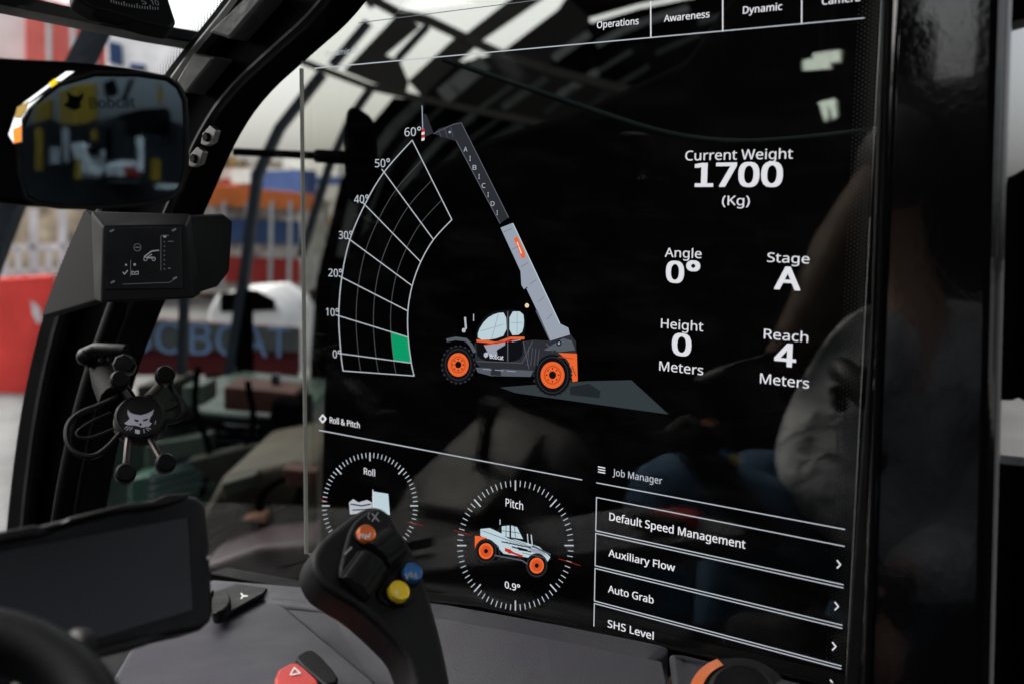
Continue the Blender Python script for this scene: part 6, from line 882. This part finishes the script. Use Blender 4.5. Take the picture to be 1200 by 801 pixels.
def ex_tan(t, pl):
    m = MB(); m.tube([pl.hit(x, y, .06) for x, y in chaikin([(302, 600), (308, 574), (340, 556), (352, 560), (350, 590), (322, 606)], 2)], .012, X_dark, 8, True); m.build('strap_reflection', t)
    m = MB(); m.prism(pl, [(312, 606), (350, 590), (360, 600), (360, 640), (320, 650)], .1, X_dark, .12); m.build('bracket', t, bevel=.02)
    m = MB(); m.prism(pl, [(284, 606), (312, 600), (316, 636), (300, 640), (284, 626)], .06, mat('reflected skin tone', (.22, .12, .08)), .1); m.build('hand_reflection', t, bevel=.01)  # peach patch and black shapes stand for a reflected hand and camera
    for px, mt, nm in (([(258, 566), (300, 554), (302, 570), (262, 586)], X_olive, 'dark_strap'), ([(330, 548), (372, 552), (372, 572), (338, 572)], X_rust, 'rust_patch'), ([(240, 606), (276, 598), (276, 612), (240, 622)], X_dark, 'slot')):
        m = MB(); m.prism(pl, px, .08, mt, .1); m.build(nm, t, bevel=.01)
    m = MB(); m.tube([pl.hit(x, y, .14) for x, y in chaikin([(236, 640), (280, 612), (316, 622), (346, 600), (372, 606)], 2, False)], .02, X_dark); m.build('hose', t)
block('sand_crate', 'sand coloured crate with a black loop for a reflected strap low behind the window', 'crate', 3.8, [(232, 612), (262, 556), (345, 540), (372, 548), (372, 700), (232, 720)], .8, X_sand, extra=ex_tan)
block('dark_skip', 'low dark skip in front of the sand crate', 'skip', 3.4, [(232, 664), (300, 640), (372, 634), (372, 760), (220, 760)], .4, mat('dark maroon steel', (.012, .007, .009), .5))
def ex_van(t, pl):
    m = MB(); m.prism(pl, [(258, 344), (300, 340), (322, 352), (322, 364), (258, 366)], .03, X_dark, .02); m.build('side_windows', t)
    for cx in (272, 318):
        c = pl.hit(cx, gpy(11.0) - 32, .02); m = MB(); m.lathe(c, pl.n, [(.33, -.1), (.33, .05), (.2, .06), (0, .06)], X_dark); m.build('wheel', t)
block('white_van', 'white van half hidden by the red hoarding', 'van', 11.0, [(244, 366), (254, 346), (302, 343), (326, 358), (336, 376), (338, 450), (244, 450)], 1.6, X_white, extra=ex_van)
def ex_stall(t, pl):
    m = MB(); m.prism(pl, [(238, 216), (350, 226), (352, 246), (238, 240)], 1.2, X_orange, .3); m.build('awning', t)
    m = MB(); m.prism(pl, [(240, 254), (350, 260), (350, 286), (240, 284)], .1, X_blue, .1); m.build('blue_banner', t)
    m = MB(); m.prism(pl, [(250, 300), (350, 304), (350, 332), (250, 330)], .5, X_redp, .12); m.build('counter', t)
    for x in (262, 290, 318, 340):
        m = MB(); bar(m, [(x, 236), (x - 2, 340)], 4, 15.6, X_grey, .06); m.build('post', t)
block('show_stall', 'market stall with orange awning, blue banner and red counter', 'stall', 16.0, [(236, 222), (352, 232), (352, 346), (236, 344)], 2.5, mat('mottled back wall', (.34, .33, .31), .9, .6, 6), extra=ex_stall, pname='back_wall')
cr = MB(); cloth = [mat('crowd cloth', c, .8) for c in ((.30, .05, .03), (.04, .07, .18), (.35, .34, .32), (.02, .02, .025), (.42, .15, .03), (.16, .12, .08), (.10, .12, .14), (.5, .5, .48))]
for k in range(320):
    D = random.uniform(24, 70); px = random.uniform(190, 420); p = gz(px, D); h = random.uniform(1.5, 1.85); mt = random.choice(cloth)
    cr.ball(p + V((0, 0, h * .28)), h * .27, random.choice(cloth), (.5, .5, 1.1)); cr.ball(p + V((0, 0, h * .65)), h * .2, mt, (1, .7, 1.15)); cr.ball(p + V((0, 0, h * .92)), h * .065, cloth[3 + k % 3])
for k in range(60):
    D = random.uniform(18, 42); p = gz(random.uniform(190, 430), D); cr.box(p + V((0, 0, random.uniform(1.8, 3.0))), (random.uniform(.5, 2), .3, random.uniform(.2, .7)), random.choice(cloth))
cr.build('crowd', label='far crowd of visitors and small signs beyond the window', category='crowd', kind='stuff')
for k, (px, D, h, q) in enumerate(((395, 48, 4.6, .9), (330, 52, 4.2, 1), (270, 50, 4.4, 1.1), (220, 55, 4.2, 1))):
    p = gz(px, D); t = thing('autumn_tree', ('tall brown autumn tree standing far right behind the crowd', 'ochre autumn tree behind the orange awning', 'low ochre autumn tree left of the awning', 'brown autumn tree far left behind the pillar')[k], 'tree', p, 'autumn trees')
    m = MB(); m.tube([p, p + V((0, 0, h * .5)), p + V((.2, 0, h * .8))], [.25, .17, .05], mat('bark', (.08, .06, .045))); m.build('trunk', t)
    m = MB(); lf = [mat('autumn leaf', c, .8) for c in ((.22, .13, .05), (.30, .21, .09), (.13, .10, .05))]
    for i in range(900):
        a = random.uniform(0, 6.28); e = random.uniform(-1, 1); rr = h * .33 * random.random() ** .4; c = p + V((math.cos(a) * rr * (1 - e * e) ** .5, math.sin(a) * rr * (1 - e * e) ** .5, h * .62 + e * rr * 1.1)); r = Matrix.Rotation(random.uniform(0, 6), 3, V((random.random(), random.random(), random.random() + .1)).normalized())
        m.face([c + r @ V(v) * .28 for v in ((-1, 0, 0), (0, -.6, .1), (1, 0, 0), (0, .6, .1))], random.choice(lf))
    m.build('crown', t, smooth=0)
# windscreen side
def ex_bar(t, pl):
    m = MB(); m.poly(pl, [(36, 352), (46, 360), (50, 376), (44, 380), (38, 368)], X_white, .01); m.build('white_mark', t, smooth=0)
block('banner_barrier', 'red cloth covered barrier with a white mark seen through windscreen', 'barrier', 12.6, [(-60, 330), (62, 322), (66, 462), (-60, 470)], .08, X_red, extra=ex_bar, pname='cloth')
t = thing('steel_fence', 'white tubular steel fence behind the red barrier', 'fence', gz(40, 14.5))
for pts, wp in (([(-40, 292), (110, 288)], 7), ([(-40, 320), (110, 316)], 6), ([(38, 246), (40, 400)], 9), ([(72, 246), (74, 400)], 9), ([(4, 290), (4, 400)], 6), ([(20, 290), (22, 400)], 5), ([(56, 290), (57, 400)], 5), ([(92, 290), (92, 400)], 5)):
    m = MB(); bar(m, pts, wp, 14.5, X_white, .06); m.build('tube', t)
block('stone_wall', 'mottled tan stone wall behind the white fence', 'wall', 19.0, [(-120, 236), (130, 230), (140, 400), (-120, 400)], .4, mat('tan rubble', (.36, .29, .21), .9, .7, 2.5), pname='wall')
block('grey_kerb', 'dark bollard shape at the foot of the windscreen', 'bollard', 9.0, [(-30, 548), (10, 548), (12, 572), (-30, 572)], .3, X_dark)
def ex_cont(t, pl):
    for x in (56, 84, 110):
        m = MB(); bar(m, [(x, 0), (x + 2, 250)], 5, 23.8, X_white, .1); m.build('rib', t)
block('red_container', 'tall red container stack with white ribs beyond the windscreen', 'container', 24.0, [(29, -10), (124, 18), (124, 345), (29, 345)], 2.4, mat('container red paint', (.60, .13, .11)), extra=ex_cont)  # one even, stronger red for the whole stack
block('grey_container', 'pale grey container beside the red container stack', 'container', 26.0, [(-120, -20), (29, -10), (29, 345), (-120, 345)], 2.4, X_pale)
def ex_sign(t, pl):
    m = MB(); m.prism(pl, [(127, 48), (142, 52), (144, 78), (128, 74)], .04, X_blue, .05); m.build('blue_panel', t)
    m = MB(); m.prism(pl, [(152, 74), (170, 76), (170, 84), (152, 82)], .04, X_blue, .05); m.build('blue_panel', t)
block('white_hoarding', 'white sign hoarding with blue panels beyond the windscreen', 'hoarding', 21.0, [(124, 20), (230, 44), (230, 330), (124, 330)], .2, mat('bright white board', (.85, .85, .85)), extra=ex_sign, pname='board')
t = thing('slanted_post', 'dark slanted steel post crossing the view of the red container', 'post', gz(60, 3.2)); m = MB()
bar(m, [(116, 20), (60, 130), (8, 240), (-60, 420)], 25, 3.2, X_steel, .06); m.build('strut', t)
# right of the rear post
def ex_gv(t, pl):
    m = MB(); m.prism(pl, [(1186, 110), (1215, 104), (1215, 150), (1184, 150)], .05, X_dark, .06); m.build('dark_window', t)
    m = MB(); m.tube([pl.hit(x, y, .08) for x, y in chaikin([(1140, 500), (1180, 480), (1215, 520), (1230, 560)], 2, False)], .05, X_grey); m.build('pipe', t)
    m = MB(); m.prism(pl, [(1182, 460), (1240, 470), (1240, 510), (1190, 500)], .05, X_steel, .06); m.build('lower_window', t)
block('grey_van', 'pale blue grey van seen past the rear post', 'van', 5.5, [(1120, 20), (1320, 40), (1320, 760), (1120, 760)], 1.8, mat('pale blue grey paint', (.15, .18, .22), .4), extra=ex_gv)
# dark lorry added unseen beside the cab to darken what the display mirrors
t = thing('reflection_blocker', 'black lorry body added left of the cab to darken reflections', 'blocker', V((-4.6, -3.2, -.6)))
m = MB(); m.box((-5.1, -3.3, 1.15), (7.4, 1.6, 2.5), X_dark); m.build('body', t, bevel=.05)
for x in (-7.8, -6.7, -3.0, -2.0):
    m = MB(); m.lathe(V((x, -2.46, -.1)), V((0, 1, 0)), [(.5, -.3), (.5, 0), (.3, .02), (0, .02)], M_black); m.build('wheel', t)
# ================================================================== people
def skin_mesh(name, chains, mt, parent, sub=2):
    vs, es, rs, idx = [], [], [], {}
    for ch in chains:
        prev = None
        for key, p, r in ch:
            if key not in idx: idx[key] = len(vs); vs.append(tuple(p)); rs.append(r)
            i = idx[key]
            if prev is not None: es.append((prev, i))
            prev = i
    me = bpy.data.meshes.new(name); me.from_pydata(vs, es, []); o = bpy.data.objects.new(name, me); COL.objects.link(o); me.materials.append(mt)
    sk = o.modifiers.new('skin', 'SKIN'); sk.use_smooth_shade = True
    if not me.skin_vertices: bpy.context.view_layer.objects.active = o
    lay = me.skin_vertices[0].data if me.skin_vertices else None
    if lay:
        for d, r in zip(lay, rs): d.radius = (r, r) if not isinstance(r, tuple) else r
        lay[0].use_root = True
    s2 = o.modifiers.new('sub', 'SUBSURF'); s2.levels = sub; s2.render_levels = sub
    if parent: o.parent = parent; o.matrix_parent_inverse = parent.matrix_world.inverted()
    return o
M_skin = principled('skin', (.42, .25, .17), .5, var=.12); M_sweater = principled('grey knit', (.44, .45, .455), .9, bump=1, bscale=14, var=.4, vscale=11)
for n_ in M_sweater.node_tree.nodes:
    if n_.type == 'BUMP': n_.inputs['Distance'].default_value = .05; M_jeans = principled('blue denim', (.02, .075, .15), .85, bump=.6, bscale=300, var=.25); M_hair = principled('brown hair', (.030, .020, .014), .6, bump=.8, bscale=60, var=.4)
def fingers(ch, wk, w_, d, side, n):
    d = d.normalized(); side = (side - d * side.dot(d)).normalized(); nn = d.cross(side)
    palm = w_ + d * .055; ch.append([(wk, w_, .024), (wk + 'p', palm, (.018))])
    for i, (off, L) in enumerate(((-.027, .062), (-.009, .072), (.009, .068), (.027, .052))):
        k = palm + side * off + d * .03; a = k + d * L * .5 + nn * .012; b = a + d * L * .3 + nn * .03
        ch.append([(wk + 'p', palm, .018), (wk + 'k%d' % i, k, .010), (wk + 'a%d' % i, a, .009), (wk + 'b%d' % i, b, .008)])
    th = w_ + d * .03 - side * .03; ch.append([(wk, w_, .024), (wk + 't', th, .011), (wk + 't2', th + d * .03 - side * .022, .009), (wk + 't3', th + d * .055 - side * .02 + nn * .015, .008)])
def person(label, J, tops, legs, hair, face):
    t = thing('person', label, 'person', J['root'])
    m_ = lambda a, b, f=.5: J[a].lerp(J[b], f)
    ch = [[('pel', J['pel'], .12), ('wa', m_('pel', 'che', .5), .11), ('che', J['che'], .13), ('nb', m_('che', 'nec', .75), .075), ('nec', J['nec'], .052), ('he', J['hea'], .085), ('ht', J['hea'] + (J['hea'] - J['nec']).normalized() * .08, .07)]]
    for s in 'lr':
        ch.append([('che', J['che'], .13), ('sh' + s, J['sh' + s], .055), ('el' + s, J['el' + s], .042), ('wr' + s, J['wr' + s], .026)])
        d = J['wr' + s] - J['el' + s]; fingers(ch, 'wr' + s, J['wr' + s], d, d.cross(V((0, 0, 1))) + V((.001, 0, 0)), 5)
        ch.append([('pel', J['pel'], .12), ('hi' + s, J['hi' + s], .085), ('kn' + s, J['kn' + s], .058), ('an' + s, J['an' + s], .04), ('to' + s, J['an' + s] + face * .16 + V((0, 0, -.05)), .035)])
    skin_mesh('body', ch, M_skin, t)
    ch = [[('pel', m_('pel', 'che', .1), .135), ('wa', m_('pel', 'che', .5), .135), ('che', J['che'], .145), ('nb', m_('che', 'nec', .7), .08)]]
    for s in 'lr': ch.append([('che', J['che'], .145), ('sh' + s, J['sh' + s], .10), ('ua' + s, m_('sh' + s, 'el' + s, .55), .098), ('el' + s, J['el' + s], .088), ('fa' + s, m_('el' + s, 'wr' + s, .5), .07), ('cu' + s, m_('el' + s, 'wr' + s, .9), .045)])
    skin_mesh('sweater', ch, tops, t)
    ch = [[('pe2', m_('pel', 'che', .2), .125), ('pel', J['pel'], .135)]]
    for s in 'lr': ch.append([('pel', J['pel'], .135), ('hi' + s, J['hi' + s], .098), ('kn' + s, J['kn' + s], .075), ('hem' + s, m_('kn' + s, 'an' + s, .9), .058)])
    skin_mesh('trousers', ch, legs, t)
    up = (J['hea'] - J['nec']).normalized(); f = face
    m = MB(); m.ball(J['hea'] + up * .045 - f * .022, .112, hair, (1, 1, .95)); m.build('hair', t)
    sd_ = f.cross(up).normalized()
    for q in (-1, 1):
        m = MB(); m.ball(J['hea'] + f * .088 + sd_ * .032 * q + up * .02, .012, M_white); m.ball(J['hea'] + f * .097 + sd_ * .032 * q + up * .02, .006, M_black); m.build('eye', t)
        m = MB(); m.ball(J['hea'] + sd_ * .092 * q, .022, M_skin, (.6, .6, 1.2)); m.build('ear', t)
    m = MB(); m.tube([J['hea'] + f * .085 + up * .02, J['hea'] + f * .112 - up * .018, J['hea'] + f * .085 - up * .025], [.008, .014, .009], M_skin); m.build('nose', t)
    m = MB(); m.tube([J['hea'] + f * .086 - up * .05 - sd_ * .022, J['hea'] + f * .094 - up * .05, J['hea'] + f * .086 - up * .05 + sd_ * .022], .005, X_maroon); m.build('mouth', t)
    return t
def RG(px, py, d):                       # place in the cab that the window mirrors at this spot
    p = P(px, py, d); return V((p.x, -p.y, p.z))
Jd = dict(pel=RG(1090, 720, 2.25), che=RG(1110, 450, 2.25), nec=RG(1090, 300, 2.22), hea=RG(1065, 220, 2.2), shl=RG(1035, 395, 2.08), shr=RG(1200, 400, 2.3), ell=RG(946, 545, 1.92), elr=RG(1180, 620, 2.1),
          wrl=RG(1040, 650, 1.80), wrr=RG(1090, 640, 1.85), hil=RG(1010, 655, 2.1), hir=RG(1100, 690, 2.25), knl=RG(775, 560, 1.8), knr=RG(870, 545, 2.1), anl=RG(760, 790, 1.75), anr=RG(840, 800, 2.05))
Jd['root'] = V((Jd['anl'].x, Jd['anl'].y, .2))
person('person with auburn hair, grey sweater and blue jeans seated with a camera', Jd, M_sweater, M_jeans, M_hair, nrm((-.95, .25, -.1)))
m = MB(); m.tube([RG(1030, 215, 2.15), RG(985, 290, 2.08), RG(950, 370, 2.02), RG(912, 425, 1.98)], [.05, .055, .05, .03], principled('auburn hair', (.06, .034, .020), .7, bump=.8, bscale=60, var=.5, spec=.2)); hr = m.build('long_hair'); pn = [o_ for o_ in COL.objects if o_.name.startswith('person')][0]; hr.parent = pn; hr.matrix_parent_inverse = pn.matrix_world.inverted()
cmr = thing('camera', 'black camera held low in the hands of the seated person', 'camera', RG(1060, 660, 1.78))
c0 = RG(1066, 655, 1.80); m = MB(); m.box(c0, (.13, .05, .085), M_black); m.build('body', cmr, bevel=.012)
m = MB(); m.lathe(c0, V((0, 1, -.05)), [(.034, .02), (.034, .06), (.038, .065), (.038, .10), (.03, .10), (.026, .09), (0, .088)], M_black); m.build('lens', cmr)
st = thing('driver_seat', 'black driver seat under the seated person', 'seat', V((Jd['pel'].x, Jd['pel'].y, .2)))
pe = Jd['pel']; m = MB(); m.box(pe + V((-.02, .0, -.22)), (.5, .5, .12), M_soft); m.build('cushion', st, bevel=.04); m = MB(); m.box(pe + V((.24, -.02, .18)), (.12, .48, .72), M_soft); m.build('backrest', st, bevel=.04); m = MB(); m.box(V((pe.x, pe.y, (pe.z - .28 + .2) / 2)), (.3, .3, max(.1, pe.z - .48)), M_black); m.build('pedestal', st, bevel=.01)
ar = thing('armrest', 'grey padded armrest console beside the seated person', 'armrest', RG(560, 700, 1.85) * V((1, 1, 0)) + V((0, 0, .2)))
m = MB(); tpv = [RG(420, 655, 1.75), RG(470, 560, 1.95), RG(575, 452, 2.1), (RG(700, 500, 1.95)), (RG(640, 600, 1.75)), (RG(560, 690, 1.6))]
m.solid(tpv, V((0, 0, -.12)), principled('light grey moulded plastic', (.017, .0145, .018), .65, bump=.3, bscale=500, spec=.2)); m.build('pad', ar, bevel=.055, seg=6)
m = MB(); q_ = [a.lerp(sum(tpv, V()) / 6, .45) + V((0, 0, .001)) for a in tpv]; m.solid([p + V((0, 0, .035)) for p in q_], V((0, 0, -.034)), M_soft); m.build('raised_pod', ar, bevel=.012)
m = MB(); c_ = sum(tpv, V()) / 6; m.tube([c_ + V((0, 0, .03)), c_ + V((.01, 0, .10)), c_ + V((.03, .01, .15))], [.014, .012, .02], M_black); m.build('lever', ar)
m = MB(); cc = sum(tpv, V()) / 6; m.box((cc.x, cc.y, (cc.z - .1 + .2) / 2), (.2, .2, cc.z - .3), M_black); m.build('column', ar, bevel=.02)
# added glowing panels standing in for roof windows reflected in the display
M_glow = emis('lit lamp lens', (236, 248, 236), 5.0)
for k, (pxs, dd) in enumerate((([(940, 70), (972, 66), (972, 80), (940, 83)], 2.5), ([(958, 120), (968, 117), (970, 138), (966, 143)], 2.5))):
    t = thing('roof_glow_panel', ('added wide lamp mirrored high in the display', 'added small lamp mirrored below the wide lamp')[k], 'glow panel', RG(pxs[0][0], pxs[0][1], dd))
    pl = PY(P(950, 80, dd).y)
    m = MB(); v = [pl.hit(x, y) for x, y in pxs]; v = [V((p.x, -p.y, p.z)) for p in v]
    m.solid(v, V((0, -.004, 0)), M_glow); m.build('lens', t, smooth=0)
    v2 = [pl.hit(x + (8, 6)[k], y - (9, 3)[k]) for x, y in pxs]; v2 = [V((p.x, -p.y - .02, p.z)) for p in v2]; m = MB(); m.solid(v2, V((0, -.004, 0)), M_glow); m.build('lens', t, smooth=0)
    c = sum(v, V()) / 4; m = MB(); m.tube([c + V((0, -.03, 0)), V((c.x, c.y - .03, 2.14))], .006, M_black); m.build('stem', t)
# ================================================================== what the rear view mirror reflects
def RMV(m): m.v = [MIR.refl(p) for p in m.v]; return m
pdc = Plane(P(130, 140, 2.3), MIR.n)
rwn = thing('rear_window', 'rear window with a dark cat head and lettering decal, seen in the mirror', 'window', MIR.refl(pdc.hit(120, 250)))
m = MB(); m.prism(pdc, [(-20, 60), (240, 60), (240, 250), (-20, 250)], .005, glass('rear glass', (.85, .9, .93), 1.2)); RMV(m).build('pane', rwn, smooth=0)
m = MB(); m.text(pdc, 'Bobcat', 105, 127.5, 158.5, 12.5, M_black, .004, .02, yr=126)
m.poly(pdc, [(78, 107), (84, 112), (92, 113), (98, 108), (97, 116), (94, 120), (95, 126), (88, 130), (80, 127), (74, 124), (80, 118)], M_black, .004); RMV(m).build('decal', rwn, smooth=0)
def back(name, label, cat, D, px, th, mt, group=None):
    pl = Plane(P(120, 150, D), MIR.n); m = MB(); m.prism(pl, px, th, mt); RMV(m); c = sum(m.v, V()) / len(m.v)
    t = thing(name, label, cat, V((c.x, c.y, min(p.z for p in m.v))), group); m.build('body', t, bevel=.02); return t, pl
def add(t, pl, nm, px, th, mt, off=.05):
    m = MB(); m.prism(pl, px, th, mt, off); RMV(m).build(nm, t)
t, pl = back('yellow_digger', 'yellow digger arm mirrored behind the lettering decal', 'digger', 7.0, [(87, 99), (114, 97), (116, 140), (104, 146), (96, 250), (86, 250), (88, 146)], .6, X_yellow); add(t, pl, 'arm', [(134, 92), (139, 108), (137, 112), (130, 110), (128, 95)], .2, X_dark); add(t, pl, 'strut', [(155, 92), (158, 92), (148, 118), (145, 117)], .1, X_dark)
t, pl = back('yellow_mast', 'narrow yellow mast at the left in the mirror', 'mast', 8.0, [(52, 118), (63, 114), (64, 250), (50, 250)], .5, X_yellow); add(t, pl, 'flag', [(187, 96), (191, 110), (190, 122), (186, 118)], .05, X_yellow)
t, pl = back('dark_loader', 'row of dark loaders low in the mirror', 'loader', 6.8, [(-40, 152), (20, 150), (60, 138), (74, 146), (120, 144), (132, 136), (160, 146), (196, 140), (230, 150), (230, 330), (-40, 330)], .6, mat('loader grey', (.010, .011, .012), .6, .7, 2)); add(t, pl, 'cab', [(152, 134), (165, 128), (195, 126), (200, 132), (200, 158), (148, 152)], .6, X_dark); dl, dpl = t, Plane(P(120, 150, 6.0), MIR.n)
t, pl = back('white_loader', 'white loader with red front mirrored low in the mirror', 'loader', 6.5, [(136, 192), (150, 188), (163, 190), (166, 214), (138, 214)], .5, X_white); add(t, pl, 'red_front', [(146, 197), (162, 195), (163, 209), (150, 208)], .05, X_redp)
t, pl = back('pale_excavator', 'pale excavator arm mirrored at the left of the mirror', 'excavator', 6.2, [(96, 166), (104, 170), (112, 176), (124, 176), (124, 200), (116, 210), (106, 204)], .4, X_pale); add(t, pl, 'window', [(103, 172), (118, 174), (118, 181), (104, 180)], .05, X_dark)
t, pl = back('orange_loader', 'small yellow and orange loader at the right of the mirror', 'loader', 7.2, [(170, 172), (180, 170), (186, 180), (172, 182)], .5, X_yellow)
for k, q in enumerate(((76, 150, 5, 40), (110, 152, 4, 12), (128, 150, 3, 34), (164, 160, 4, 40), (174, 158, 14, 8), (180, 186, 8, 26), (60, 172, 10, 20), (44, 150, 6, 50), (124, 206, 40, 6), (186, 216, 24, 5), (150, 168, 10, 6), (90, 186, 5, 24))):
    add(dl, dpl, 'boom_piece' if k % 2 else 'panel_piece', [(q[0], q[1]), (q[0] + q[2], q[1] + 1), (q[0] + q[2], q[1] + q[3]), (q[0], q[1] + q[3])], .1, (X_grey, X_yellow, X_dark, X_pale, X_steel, X_yellow)[k % 6])
t, pl = back('pale_truck', 'pale truck at the lower right of the mirror', 'truck', 7.0, [(190, 192), (214, 190), (214, 226), (194, 226)], .6, X_grey); add(t, pl, 'window', [(196, 194), (210, 193), (210, 206), (196, 207)], .05, X_dark)
